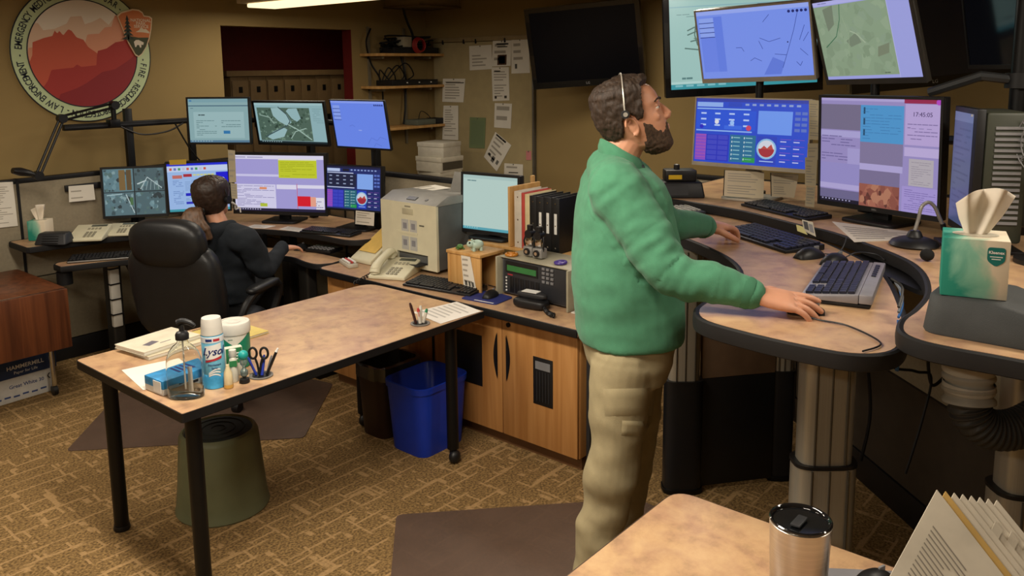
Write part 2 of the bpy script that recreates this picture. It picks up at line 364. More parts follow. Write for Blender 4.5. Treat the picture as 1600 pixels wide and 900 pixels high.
# ================================================================== round emblem on the back wall
EMB = thing('wall_emblem', 'round painted canyon emblem with lettered pale green ring on tan wall', 'emblem', (2.487, YW-.013, 2.032))
RO, RI = .455, .357
E_ROT = (0, 0, -PI/2)
MB().cyl((0, .012, 0), (0, -.004, 0), RO, n=72).build('ring', mat('emblem_green', 'BFD0A4', .6, var=.03), EMB, smooth=30)
MB().tube([(RO*math.cos(2*PI*i/72), -.002, RO*math.sin(2*PI*i/72)) for i in range(72)], .004, 6, True).build('rim_line', mat('emblem_navy', '1E2430', .6), EMB)
MB().tube([(RI*math.cos(2*PI*i/72), -.005, RI*math.sin(2*PI*i/72)) for i in range(72)], .004, 6, True).build('inner_line', MATS['emblem_navy'], EMB)
def bands():
    L = Lay(1, 1); R = RI-.002
    def prof(pts):
        def g(x):
            for (a, b), (c, d) in zip(pts, pts[1:]):
                if a <= x <= c: return b+(d-b)*(x-a)/(c-a+1e-9)
            return pts[-1][1] if x > pts[-1][0] else pts[0][1]
        return g
    # x,y in units of RI, y up
    layers = [('E8DCCA', [(-1, 2), (1, 2)]),
      ('DDBDA2', [(-1, .5), (-.78, .55), (-.7, .42), (-.5, .45), (-.28, .55), (-.2, .68), (.0, .7), (.05, .55), (.2, .6), (.35, .68), (.5, .55), (.62, .7), (1, .8)]),
      ('DA9878', [(-1, .1), (.02, .18), (.08, .36), (.3, .38), (.42, .5), (.55, .52), (.62, .72), (.8, .8), (1, .7)]),
      ('C2563E', [(-1, -.2), (-.92, -.02), (-.9, .2), (-.7, .28), (-.55, .32), (-.5, .42), (-.46, .36), (-.42, .42), (-.36, .33), (-.26, .45), (-.2, .42), (-.12, .3), (0, .26), (.08, .12), (.22, .02), (.3, -.05), (1, -.1)]),
      ('A6322D', [(-1, -.9), (-.7, -.5), (-.62, -.3), (-.22, -.26), (-.16, -.2), (-.08, -.25), (.2, -.22), (.24, .05), (.42, .1), (.6, .22), (.75, .25), (1, .45)]),
      ('8C2228', [(-1, -2), (-.5, -.75), (-.2, -.65), (0, -.55), (.3, -.35), (.55, -.3), (.8, -.15), (1, 0)])]
    n = 80
    for k, (c, p) in enumerate(layers):
        g = prof(p)
        for i in range(n):
            xs = (-1+2*i/n, -1+2*(i+1)/n); q = []
            for x in xs:
                ci = math.sqrt(max(0, 1-x*x)); t = max(-ci, min(ci, g(x))); q.append((x, -ci, t))
            if q[0][2]-q[0][1] < 1e-4 and q[1][2]-q[1][1] < 1e-4: continue
            L.poly([(.5+R*q[0][0], .5-R*q[0][1]), (.5+R*q[1][0], .5-R*q[1][1]), (.5+R*q[1][0], .5-R*q[1][2]), (.5+R*q[0][0], .5-R*q[0][2])], c, k*1.5)
    return L
bands().build('canyon_picture', print_m, EMB, (0, -.0055, 0), E_ROT)
def ring_text(words, R, size, material, parent, y):
    bm = bmesh.new()
    for s, a0, a1 in words:
        for i, ch in enumerate(s):
            if ch == ' ': continue
            a = math.radians(a0 if len(s) == 1 else a0+(a1-a0)*i/(len(s)-1))
            o = text_mesh(ch, size, material, None, (0, 0, 0), bold=.0009, sx=.74); me = o.data
            me.transform(Matrix.Translation((R*math.sin(a), y, R*math.cos(a))) @ Euler((PI/2, a, 0)).to_matrix().to_4x4())
            o.name = 'letter'; o.parent = parent
    bm.free()
ring_text([('EMERGENCY', -85, -53), ('MEDICAL', -46, -22), ('SERVICES', -14, 13), ('-', 19, 19), ('SAR', 25, 35), ('-', 41, 41), ('-', 96, 96), ('FIRE', 101, 112), ('-', 118, 118),
           ('RESOURCE', 123, 148), ('&', 154, 154), ('PROTECTION', 161, 194), ('-', 200, 200), ('LAW', 206, 217), ('ENFORCEMENT', 224, 261), ('-', 268, 268)], (RO+RI)/2, .062, MATS['emblem_navy'], EMB, -.0052)
# arrowhead badge
AW = Lay(1, 1)
ah = [(-.52, .92), (-.25, 1.0), (-.05, 1.06), (.2, 1.04), (.34, .95), (.4, .82), (.62, .8), (.72, .72), (.66, .3), (.55, -.1), (.4, -.42), (.2, -.7), (.05, -.82), (-.08, -.74), (-.3, -.3), (-.45, .1), (-.6, .55), (-.68, .78)]
AS = .178
def AP(pts, s=1.0): return [(.5+x*AS*s, .5-((y-.12)*s+.12)*AS) for x, y in pts]
AW.poly(AP(ah), 'E0C9A6', 0); AW.poly(AP(ah, .94), 'CC7844', 1)
AW.poly(AP([(-.42, -.05), (-.2, .0), (.1, -.05), (.52, -.04), (.38, -.40), (.18, -.68), (.05, -.77), (-.06, -.7), (-.27, -.28)]), '3E4326', 2)
AW.poly(AP([(.0, .16), (.14, .24), (.24, .36), (.34, .28), (.42, .3), (.56, .18), (.56, .12), (.3, .16)]), 'DCCBB0', 2)
AW.poly(AP([(-.1, -.22), (-.02, -.15), (.1, -.14), (.22, -.2), (.3, -.24), (.27, -.34), (.2, -.32), (.18, -.44), (.13, -.44), (.1, -.34), (.02, -.34), (-.02, -.42), (-.06, -.42), (-.08, -.32)]), 'E2D6C2', 3)
for k in range(6):
    y = .72-k*.15; w_ = .07+.035*k
    AW.poly(AP([(-.3, y+.1), (-.3+w_, y-.1), (-.3-w_, y-.1)]), '2A3328', 3)
AW.poly(AP([(-.33, -.2), (-.27, -.2), (-.27, 0), (-.33, 0)]), '2A2A20', 3)
MB().prism([(p[0]-.5, .5-p[1]) for p in AP(ah, 1.0)], 0, .01).build('badge', mat('badge_rim', 'D8C3A2', .6), EMB, loc=(.355, -.0072, .122), rot=(PI/2, 0, 0))
AW.build('badge_print', print_m, EMB, (.355, -.0178, .122), E_ROT)
for i, (s, y) in enumerate((('NATIONAL', .62), ('PARK', .5), ('SERVICE', .38))):
    text_mesh(s, .029, mat('badge_lettering', 'E6D8BE', .6), EMB, (.355+.24*AS, -.0188, .122+y*AS), (PI/2, 0, 0), 'badge_lettering', bold=.0004)

# ================================================================== cork panel with papers on the right wall
CB = thing('pin_board', 'tall tan pin board with papers in the corner of the room', 'board', (XW-.012, 5.16, .80))
MB().box(-.022, .01, -.60, .61, 0, 1.34).build('panel', mat('tan_board', 'A89870', .85, var=.05), CB, .003)
MB().box(-.03, .011, -.615, -.598, -.01, 1.35).build('side_rail', mat('grey_rail', '6E6A60', .5, metal=.4), CB, .002)
MB().box(-.032, .011, -.615, .61, 1.345, 1.385).build('top_rail', mat('tan_rail', '8E7C58', .6), CB, .002)
for y in (.47, .2, .05, -.3): MB().boxc((-.035, y, 1.345), (.012, .012, .04)).build('clip', black_p, CB, .001)
def wall_paper(pxs, label, rows=8, seed=1, tone='DDD8CC', deco=None, X=XW-.038, name='pinned_paper', ink='A09A8E', cat='paper'):
    """sheet pinned flat on the right wall; pxs = TL, TR, BR, BL pixels"""
    P = [atX(x, y, X-.001*(seed % 4)) for x, y in pxs]; c = sum(P, V(0, 0, 0))/4
    T = thing(name, label, cat, c)
    q = [p-c for p in P]
    b = MB(); b.add([p for p in q]+[p+V(.0012, 0, 0) for p in q], [(0, 1, 2, 3), (7, 6, 5, 4), (0, 4, 5, 1), (1, 5, 6, 2), (2, 6, 7, 3), (3, 7, 4, 0)])
    b.build('sheet', mat('paper_'+tone, tone, .8, var=.04, scale=5), T, smooth=0)
    bl = MB(); R = random.Random(seed)
    def pt(u, v): a = q[0].lerp(q[1], u); d = q[3].lerp(q[2], u); return a.lerp(d, v)+V(-.0006, 0, 0)
    def rect(u0, v0, u1, v1, c_): bl.face([pt(u0, v1), pt(u1, v1), pt(u1, v0), pt(u0, v0)], c_)
    for i in range(rows):
        v = .12+.8*i/rows
        if R.random() < .85: rect(.12, v, .12+R.uniform(.35, .76), v+.32/rows, ink)
    for d in deco or []: rect(*d)
    if bl.f: bl.build('print', print_m, T, smooth=0, recalc=False)
    MB().ball((pt(.5, .03)+V(-.004, 0, 0)), .006, 8, 6).build('pin', mat('pin_metal', '8A867C', .3, metal=.8), T)
    return T
wall_paper([(733, 72), (768, 70), (769, 108), (734, 110)], 'white notice at the upper left of the pin board row', 6, 2)
wall_paper([(770, 64), (799, 63), (798, 103), (768, 104)], 'pinned white flyer with bold heading and framed brown picture', 3, 3, deco=[(.2, .1, .85, .16, '2A2622'), (.25, .22, .8, .26, '3A352E'), (.3, .55, .78, .95, '4A2E1E'), (.38, .6, .7, .9, 'C8B8A0'), (.45, .64, .64, .88, '5A3A26')])
wall_paper([(799, 62), (826, 60), (828, 114), (799, 115)], 'white pinned notice tucked beside the hanging dark television', 4, 4, deco=[(.2, .72, .32, .86, '4C4A44')])
wall_paper([(768, 105), (795, 105), (796, 157), (770, 158)], 'long pinned sheet below the flyer with the framed picture', 10, 5, deco=[(.15, .1, .5, .14, '3C3832'), (.12, .85, .25, .93, '3C3832'), (.7, .85, .85, .93, '3C3832')])
wall_paper([(692, 123), (727, 123), (724, 160), (691, 159)], 'rounded white sheet pinned near the left edge of the board', 7, 6, deco=[(.15, .15, .95, .19, '3C3832')])
wall_paper([(693, 165), (716, 165), (716, 219), (691, 218)], 'narrow curled white list pinned under the rounded sheet', 12, 7)
wall_paper([(773, 161), (800, 162), (798, 201), (772, 199)], 'blank white sheet pinned below the long printed sheet', 2, 8)
wall_paper([(734, 183), (759, 184), (757, 232), (733, 231)], 'green card pinned low in the middle of the board', 0, 9, tone='71805A', deco=[(.1, .1, .9, .9, '6A7A58')])
wall_paper([(774, 206), (799, 227), (776, 268), (756, 245)], 'tilted white sheet with small pictures pinned askew', 5, 10, deco=[(.1, .02, .7, .08, '1E1C1A'), (.15, .72, .3, .8, '3A3A38'), (.42, .7, .6, .9, '6A6862'), (.72, .7, .86, .84, '6A6862')])
wall_paper([(788, 255), (817, 257), (817, 290), (787, 290)], 'white sheet low on the board behind the white-screened monitor', 4, 11, deco=[(.25, .38, .75, .43, '3A3834')])
wall_paper([(822, 236), (830, 236), (830, 250), (822, 250)], 'small pink sticky note at the right edge of the board', 0, 12, tone='C98080')

# ================================================================== wall shelves with cables and gear
def wall_shelf(z, x0, label):
    T = thing('wall_shelf', label, 'shelf', (5.3, YW-.002, z))
    MB().box(x0-5.3, .385, -.27, 0, -.012, .012).build('board', oak, T, .003)
    for x in (-.33, .25): MB().box(x-.012, x+.012, -.2, 0, -.035, -.012).build('bracket', mat('bracket_grey', '8A8270', .5, metal=.5), T)
    return T
wall_shelf(2.03, 4.87, 'topmost wooden wall shelf, piled with black cables and a red coil')
wall_shelf(1.742, 4.87, 'middle wooden wall shelf with a flat black network box')
wall_shelf(1.37, 4.9, 'lowest wooden wall shelf with a small grey device')
for x in (4.97, 5.4): struct(MB().box(x-.012, x+.012, YW-.018, YW-.001, 1.2, 2.28).build('trim_1' if x < 5 else 'trim_2', MATS['bracket_grey']))
R = random.Random(5)
T = thing('cable_pile', 'tangle of black cables heaped on the topmost wall shelf', 'cables', (5.32, 5.75, 2.042))
for k in range(9):
    pts = catmull([(R.uniform(-.3, .3), R.uniform(-.08, .08), R.uniform(.015, .16)) for _ in range(6)], 6)
    MB().tube(pts, .008, 6).build('cable', cable_m, T)
MB().box(-.26, .3, -.1, .1, 0, .055).build('network_box', black_p, T, .005)
MB().box(-.13, -.03, -.09, .02, .056, .15).build('power_brick', mat('beige_brick', '9A927E', .6), T, .006)
T = thing('red_cable_coil', 'coil of red cable on the topmost wall shelf', 'cable coil', (5.34, 5.61, 2.05))
for k in range(4): MB().tube([((.055+.004*k)*math.cos(a*PI/12), -.012+.012*k, .065+(.055+.004*k)*math.sin(a*PI/12)) for a in range(24)], .007, 6, True).build('loop', mat('red_cable', '8E1F1C', .5), T)
T = thing('network_box', 'flat black network box on the middle wall shelf', 'network box', (5.28, 5.74, 1.755))
MB().box(-.27, .3, -.11, .11, 0, .05).build('case', black_p, T, .004)
for k in range(3): MB().box(-.1+k*.15, -.085+k*.15, -.113, -.109, .02, .03).build('indicator', white_p, T)
for k in range(4): MB().tube(catmull([(-.28+.03*k, .05, .04), (-.3+.1*k, .02, .14+.02*k), (-.24+.12*k, .03, .1), (-.16+.08*k, .06, .05)], 6), .006, 6).build('cable', cable_m, T)
T = thing('small_device', 'small grey and black device on the lowest wall shelf', 'device', (5.42, 5.74, 1.383))
MB().box(-.1, .14, -.09, .09, 0, .05).build('case', mat('grey_green', '5C6156', .6), T, .006)
MB().box(.145, .26, -.09, .05, 0, .055).build('brick', black_p, T, .006)
MB().tube(catmull([(0, 0, .05), (.05, .02, .12), (.12, .02, .1), (.16, 0, .05)], 6), .004, 6).build('cable', cable_m, T)
T = thing('hanging_cable', 'black cable dropping from the ceiling to the top wall shelf', 'cable', (5.25, 5.8, 0))
MB().tube(catmull([(.0, -.1, CEIL-.001), (.0, -.08, 2.45), (.06, -.06, 2.33), (.13, -.05, 2.22), (.16, -.04, 2.11)], 8), .011, 8).build('cable', cable_m, T)
T = thing('cable_run', 'black cables hanging down the wall between the shelves', 'cable', (4.95, 5.83, 1.36))
for k, pts in enumerate(([(0, 0, .9), (-.08, -.03, .78), (-.01, 0, .6), (.06, -.04, .45), (.1, -.02, .25), (.08, 0, .02)], [(.35, 0, .66), (.38, -.02, .5), (.42, 0, .36)], [(.4, 0, .36), (.37, -.02, .18), (.36, 0, .03)])):
    MB().tube(catmull(pts, 8), .009, 6).build('cable', cable_m, T)
# storage boxes on a file cabinet in the corner behind the partition
T = thing('file_cabinet', 'grey file cabinet behind the partition carrying white boxes', 'cabinet', (5.22, 5.28, 0))
MB().box(-.3, .3, -.32, .32, 0, .93).build('body', mat('cabinet_grey', '8C8672', .5), T, .006)
for k in range(3): MB().box(-.315, -.3, -.3, .3, .04+.3*k, .31+.3*k).build('drawer', MATS['cabinet_grey'], T, .004)
for k, (sx, sy, h, lab, c) in enumerate(((.24, .3, .10, 'lowest flat white carton on the file cabinet', 'B9B2A0'), (.27, .3, .125, 'white carton with dark printed side on the file cabinet', 'C4BDAB'), (.24, .28, .12, 'topmost plain white carton on the file cabinet', 'BDB7A8'))):
    z = .932+(0, .102, .229)[k]
    T = thing('storage_carton', lab, 'carton', (5.05, 5.1, z), .12*(k-1), 'white cartons on the file cabinet')
    MB().box(-sx/2, sx/2, -sy/2, sy/2, 0, h).build('box', mat('carton_'+c, c, .75), T, .003)
    MB().box(-sx/2-.004, sx/2+.004, -sy/2-.004, sy/2+.004, h*.7, h+.0015).build('lid', mat('carton_'+c, c, .75), T, .002)
    if k == 1: MB().box(-sx/2+.02, sx/2-.01, -sy/2-.0055, -sy/2-.003, .02, .085).build('printed_side', mat('carton_print', '4A4438', .6), T)
# ================================================================== screens
scr_m = mat_attr('lit_screen', .82, .35)
def monitor(name, label, c, yaw, tilt, roll, w, h, bez=.014, bot=.02, lay=None, mt=None, base_z=None, depth=.045, stand='foot', frame_m=None, group=None, logo=None, back=None, cat='monitor', scr=None):
    """flat panel: local +X faces the viewer of the screen, +Y is to his right"""
    T = thing(name, label, cat, c, math.radians(yaw), group)
    rot = (math.radians(roll), math.radians(tilt), 0); fm = frame_m or black_p
    MB().box(-depth, 0, -w/2, w/2, -h/2, h/2).build('housing', fm, T, .006, rot=rot)
    b = MB(); x0, x1 = 0, .006
    b.box(x0, x1, -w/2, w/2, h/2-bez, h/2); b.box(x0, x1, -w/2, w/2, -h/2, -h/2+bot); b.box(x0, x1, -w/2, -w/2+bez, -h/2+bot, h/2-bez); b.box(x0, x1, w/2-bez, w/2, -h/2+bot, h/2-bez)
    b.build('bezel', fm, T, rot=rot)
    sw, sh = w-2*bez, h-bez-bot; L = Lay(sw, sh)
    R_ = Euler(rot).to_matrix(); off = R_ @ V(.0012, 0, (bot-bez)/2)
    (lay or (lambda q: q.r(0, 0, 1, 1, '050608', 0)))(L)
    L.build('screen', scr or scr_m, T, off, rot)
    if logo: text_mesh(logo, bot*.5, mat('logo_grey', 'A8A8A8', .4, metal=.5), T, R_ @ V(.0066, 0, -h/2+bot*.5), (R_ @ Euler((PI/2, 0, PI/2)).to_matrix()).to_euler(), 'maker_mark')
    if back: MB().box(-depth-.03, -depth, -w*.3, w*.3, -h*.3, h*.3).build('rear_bulge', fm, T, .01, rot=rot)
    if base_z is not None:
        dz = base_z-c[2]
        if stand == 'foot':
            MB().box(-depth-.035, -depth-.005, -.04, .04, dz+.012, 0).build('stand_neck', fm, T, .004)
            MB().prism(round_poly([(-depth-.13, -.13), (.06, -.13), (.06, .13), (-depth-.13, .13)], .04), dz, dz+.014).build('stand_base', fm, T, .003)
        elif stand == 'pole':
            MB().cyl((-depth-.05, 0, dz), (-depth-.05, 0, .03), .02).build('pole', black_m, T)
            MB().box(-depth-.05, -depth+.005, -.04, .04, -.04, .04).build('mount_plate', black_m, T, .003)
            MB().cyl((-depth-.05, 0, dz), (-depth-.05, 0, dz+.02), .05).build('clamp', black_m, T)
    return T
def s_cctv(L):
    L.r(0, 0, 1, 1, '223036', 0)
    for i, (u, v) in enumerate(((0, 0), (.5, 0), (0, .5), (.5, .5))):
        L.r(u+.01, v+.01, u+.49, v+.49, ('5D7F88', '4A6268', '58737A', '4E686E')[i], 1)
        L.blobs(u+.02, v+.02, u+.48, v+.48, 30, ('6F9098', '3C5056', '5A7A82', '2C3A3E', '54706E', '84A0A4'), 2, 20+i, .012, .05)
    L.r(.26, .03, .36, .46, '7A6038', 3); L.r(.38, .03, .46, .46, '5E4A2E', 3)
    L.line([(.05, .56), (.3, .54)], .006, 'A8C4C8', 4); L.line([(.36, .55), (.48, .95)], .006, 'B4C8C8', 4)
    L.r(.42, .62, .47, .78, '4A7048', 4); L.line([(.6, .45), (.72, .2), (.95, .44)], .005, 'B8CACA', 4); L.line([(.55, .34), (.7, .27)], .008, 'C0D0D0', 4)
    for k in range(5): L.line([(.68+.05*k, .28), (.62+.07*k, .47)], .004, '8EA4A6', 4)
    L.r(.498, 0, .502, 1, '111518', 5); L.r(0, .498, 1, .502, '111518', 5)
def s_map_form(L):
    L.r(0, 0, 1, 1, '9FC0F0', 0); L.r(0, 0, 1, .05, '1B2AD8', 1); L.r(0, .05, 1, .17, 'C9D8F6', 1)
    for k in range(9): L.r(.04+.07*k, .09, .08+.07*k, .14, ('D8604A', '6A78C8', '4AA060', 'C8C8D8')[k % 4], 2)
    L.r(.8, .2, 1, .62, '1414D8', 2); L.disc(.9, .36, .018, 'D8E0FF', 3)
    L.r(.08, .24, .24, .31, 'C87068', 2); L.r(.26, .22, .4, .28, 'B02A3A', 2); L.grid(.42, .23, .78, .28, 6, 1, 'D8D888', 2)
    L.text(.08, .34, .25, .85, 14, '7898D0', 2, seed=5); L.text(.28, .34, .7, .6, 9, '88A8D8', 2, seed=6); L.r(.28, .62, .6, .68, '1B22C8', 2); L.r(.28, .8, .55, .85, '2A30C0', 2)
    L.text(.28, .7, .7, .78, 3, '7C9CD0', 2, seed=8); L.r(0, .95, 1, 1, '3A9AA8', 1)
def s_cad(L):
    L.r(0, 0, 1, 1, 'A9A2DE', 0); L.r(0, 0, 1, .07, 'E4E0F8', 1); L.text(.02, .015, .9, .06, 1, 'A8A4C8', 2, seed=3)
    L.r(.01, .34, .5, .38, 'D4D0F4', 1); L.r(.5, .08, .92, .40, 'C9D22C', 2); L.text(.52, .11, .9, .38, 9, '98A014', 3, .25, seed=4); L.r(.5, .06, .92, .085, 'E8E8D8', 3)
    L.r(0, .52, .46, .95, 'DCD8F6', 1); L.text(.02, .54, .44, .92, 15, '8A84B8', 2, .35, seed=9); L.r(.28, .57, .36, .61, 'E8946A', 3); L.r(.28, .86, .36, .92, 'B8C83C', 3)
    L.r(.47, .52, .69, .6, 'E6E2F8', 1); L.r(.7, .52, 1, .58, 'E6E2F8', 1); L.r(.695, .5, .7, .95, 'D85060', 2)
    L.r(.70, .72, .84, .9, 'E0182C', 2); L.r(.84, .73, .9, .9, 'F0A890', 2); L.r(.9, .74, .99, .95, 'ECE8F4', 2); L.text(.9, .76, .98, .93, 5, '9890B8', 3, seed=2)
    L.r(0, .95, 1, 1, '201C3C', 3); L.grid(.02, .96, .3, .99, 10, 1, 'B8B4D8', 4, .5)
def s_radio(L, base='26348C', dark=True):
    L.r(0, 0, 1, 1, '1C2C6E' if dark else '1848D0', 0); L.r(0, 0, 1, .05, '141A40' if dark else '2438A8', 1); L.r(.01, .06, .25, .13, 'C0D0F4' if dark else '8FB2F4', 2)
    L.r(.3, .06, .42, .12, '10142C' if dark else '1C44C0', 2); L.grid(.45, .07, .95, .12, 8, 1, '8FA4D8', 2, .55)
    L.r(.01, .15, .5, .17, 'C8D2EC' if dark else '8FB8F8', 2)
    L.r(.01, .18, .55, .48, '182040' if dark else '1552DC', 1)
    for i in range(4):
        for j in range(3): L.r(.05+.13*i, .22+.09*j, .1+.13*i, .245+.09*j, '9AA8C8' if dark else 'B8D0FF', 2)
    if not dark: L.disc(.2, .36, .012, 'E8E8F0', 3); L.disc(.34, .37, .012, '9CC4FF', 3); L.disc(.49, .44, .014, 'D04068', 3); L.disc(.06, .44, .011, '1818C8', 3); L.r(.27, .41, .43, .47, '3068E8', 2)
    L.r(.01, .49, .52, .51, 'C8D2EC' if dark else '8FB8F8', 2); L.r(.57, .17, .86, .52, '86AEF6' if dark else '6E9CF8', 2)
    L.grid(.88, .17, .99, .5, 2, 4, '5A74C8', 2, .8, .55)
    L.r(.01, .56, .11, .97, '8A4AC8', 2); L.r(.11, .56, .32, .97, '2A32B4' if dark else '1C2CC0', 1); L.grid(.12, .57, .32, .97, 2, 5, '3A44C8', 2, .9, .8)
    for j in range(8): L.r(.012, .57+.05*j, .108, .575+.05*j, 'D06088', 3)
    L.r(.33, .55, .56, .97, '1E6478' if dark else '186C98', 1)
    for i in range(2):
        for j in range(6): L.r(.345+.11*i, .58+.065*j, .352+.11*i, .61+.065*j, 'E0F0F0', 2); L.r(.36+.11*i, .585+.065*j, .42+.11*i, .60+.065*j, '8AC0C8', 2)
    L.r(.45, .89, .56, .96, '1C9A4A', 2)
    L.r(.57, .55, .74, .97, '2040C0', 1); L.disc(.655, .74, .125*L.h*1.25, '8CC0E8', 2); L.disc(.655, .74, .105*L.h*1.25, 'D8DCE8', 2.5)
    r_ = .1*L.h*1.25; L.poly([(.655+r_*math.cos(a*PI/12)/L.w, .74+r_*math.sin(a*PI/12)/L.h) for a in range(0, 13)], 'A82838', 3)
    L.poly([(.655-.7*r_/L.w, .74), (.655-.3*r_/L.w, .74-.4*r_/L.h), (.655+.1*r_/L.w, .74-.1*r_/L.h), (.655+.6*r_/L.w, .74-.6*r_/L.h), (.655+.9*r_/L.w, .745)], 'C04A44', 3)
    L.r(.6, .72+.2, .72, .735+.2, 'A8C4F4', 3)
    for i in range(2):
        for j in range(4): L.r(.77+.11*i, .58+.1*j, .86+.11*i, .585+.1*j, '9850C0', 2); L.r(.77+.11*i, .61+.1*j, .82+.11*i, .625+.1*j, 'C8C8F0', 2)
def s_browser(L):
    L.r(0, 0, 1, 1, '8DB0B4', 0); L.r(0, 0, 1, .08, '7FA6B0', 1); L.r(0, .15, 1, .17, '3A5C74', 2); L.r(.02, .03, .06, .06, '3A78B0', 2); L.text(.02, .2, .14, .23, 1, '4A6A78', 2)
    L.r(.08, .3, .92, .9, '9EBFC2', 1); L.text(.12, .35, .42, .39, 1, '33484E', 2, .6); L.text(.12, .48, .46, .85, 9, '6F9094', 2, .4, seed=11); L.text(.54, .48, .86, .66, 4, '6F9094', 2, .4, seed=12); L.r(.57, .73, .68, .8, '2C78B0', 2)
    L.r(0, .95, 1, 1, '587E98', 1); L.grid(.03, .96, .4, .99, 8, 1, 'A8C4CC', 2, .5)
def s_airphoto(L):
    L.r(0, 0, 1, 1, '93B8BE', 0); L.r(0, 0, 1, .06, 'A4C6CA', 1); L.r(.03, .12, .8, .94, '50695C', 1)
    L.blobs(.03, .12, .8, .94, 170, ('3C5648', '6E8A78', '4A6654', '7C9888', '30463C'), 1.5, 31, .008, .028)
    L.poly([(.24, .13), (.36, .12), (.47, .28), (.52, .48), (.44, .56), (.33, .45), (.26, .32)], '9CBFC2', 3)
    L.poly([(.5, .14), (.62, .13), (.66, .38), (.6, .46), (.53, .38), (.46, .2)], '98BCC0', 3)
    L.poly([(.22, .72), (.38, .6), (.44, .66), (.38, .84), (.2, .92), (.13, .86)], '9CBFC2', 3)
    L.line([(.35, .1), (.46, .28), (.5, .45), (.46, .55), (.3, .68), (.1, .85)], .008, '40585A', 4); L.line([(.46, .53), (.6, .66), (.78, .9)], .008, 'A4C0B4', 4); L.line([(.48, .88), (.56, .7), (.72, .62)], .006, 'A4C0B4', 4); L.line([(.06, .3), (.2, .36), (.26, .52)], .006, '9AB4A8', 4)
    L.text(.84, .12, .98, .5, 8, '7A9EA4', 2, .3, seed=14); L.r(0, .95, 1, 1, '16282E', 2); L.grid(.04, .96, .35, .99, 9, 1, '9CB8BC', 3, .5)
def s_bluemap(L, panel=True):
    L.r(0, 0, 1, 1, '6C8CF4', 0); L.r(0, 0, 1, .05, '8CA4FA', 1)
    for k in range(4): L.r(.03, .1+.08*k, .16, .165+.08*k, '8CA6F6', 2); L.r(.02, .17+.08*k, .165, .18+.08*k, '1C2A70', 3)
    for k in range(5): L.disc(.82+.035*k, .085, .006, '16246C', 3, 10)
    for p in ([(.6, .92), (.68, .78), (.78, .84), (.84, .76), (.95, .8)], [(.7, .98), (.75, .9), (.85, .95)], [(.3, .55), (.36, .52), (.4, .56)]): L.line(p, .002, '4C68C8', 2)
    L.r(.46, .62, .52, .64, '9CB0F8', 2)

# ================================================================== fabric partitions
fab_m = mat('partition_fabric', '8F8570', .95, var=.07, scale=60, bump=.3, bscale=700)
fab2_m = mat('partition_fabric_lower', '7E745E', .95, var=.07, scale=60, bump=.3, bscale=700)
def partition(label, p0, p1, h=1.245, seams=(), th=.05, name='partition', lowm=None):
    p0 = V(*p0, 0); p1 = V(*p1, 0); L_ = (p1-p0).length; T = thing(name, label, 'partition', p0, math.atan2(p1.y-p0.y, p1.x-p0.x), 'grey fabric partitions')
    MB().box(0, L_, -th/2+.004, th/2-.004, .6, h-.03).build('upper_fabric', fab_m, T, .004)
    MB().box(0, L_, -th/2+.004, th/2-.004, .14, .592).build('lower_fabric', lowm or fab2_m, T, .004)
    MB().box(0, L_, -th/2, th/2, 0, .135).build('base_raceway', black_p, T, .003)
    MB().box(0, L_, -th/2, th/2, h-.03, h).build('top_rail', black_p, T, .004)
    for s in seams: MB().box(s-.008, s+.008, -th/2-.002, th/2+.002, .02, h).build('post', black_p, T)
    return T
partition('long grey fabric partition below the round emblem on the back wall', (.6, 5.785), (3.745, 5.785), seams=(.008, 1.355, 2.5))
partition('grey fabric partition between far workstation and the wall behind the printer', (3.72, 3.3), (3.72, 5.755), 1.222, seams=(.008, 1.4))
def sheet(name, label, P, ink_rows=8, tone='DDD8CC', seed=1, deco=(), ink='A49E92', cat='paper', th=.0012, group=None):
    """a sheet of paper through four points TL, TR, BR, BL (as read by its reader)"""
    c = sum(P, V(0, 0, 0))/4; T = thing(name, label, cat, c, 0, group); q = [p-c for p in P]; n = (q[1]-q[0]).cross(q[3]-q[0]).normalized()*-1
    MB().add(q+[p-n*th for p in q], [(0, 1, 2, 3), (7, 6, 5, 4), (0, 4, 5, 1), (1, 5, 6, 2), (2, 6, 7, 3), (3, 7, 4, 0)]).build('sheet', mat('paper_'+tone, tone, .8, var=.04, scale=5), T, smooth=0)
    bl = MB(); R = random.Random(seed)
    def pt(u, v): return q[0].lerp(q[1], u).lerp(q[3].lerp(q[2], u), v)+n*.0007
    for i in range(ink_rows):
        v = .1+.84*i/ink_rows
        if R.random() < .88: e = R.uniform(.4, .82); bl.face([pt(.08, v+.3/ink_rows), pt(.08+e, v+.3/ink_rows), pt(.08+e, v), pt(.08, v)], ink)
    for (u0, v0, u1, v1, c_) in deco: bl.face([pt(u0, v1), pt(u1, v1), pt(u1, v0), pt(u0, v0)], c_)
    if bl.f: bl.build('print', print_m, T, smooth=0, recalc=False)
    return T
def onY(px, Y): return [atY(x, y, Y) for x, y in px]
sheet('wall_list', 'long white list hanging on the partition at the left picture edge', onY([(-22, 286), (20, 284), (28, 353), (-20, 358)], 5.755), 18, seed=21)
T = thing('paper_rail', 'short black rail on the partition holding a white card', 'rail', atY(126, 292, 5.745))
MB().box(-.1, .13, -.008, .01, -.02, .02).build('rail', black_p, T, .002)
sheet('rail_card', 'white card clipped to the short black rail on the partition', onY([(107, 291), (146, 288), (149, 312), (108, 316)], 5.73), 4, seed=22)

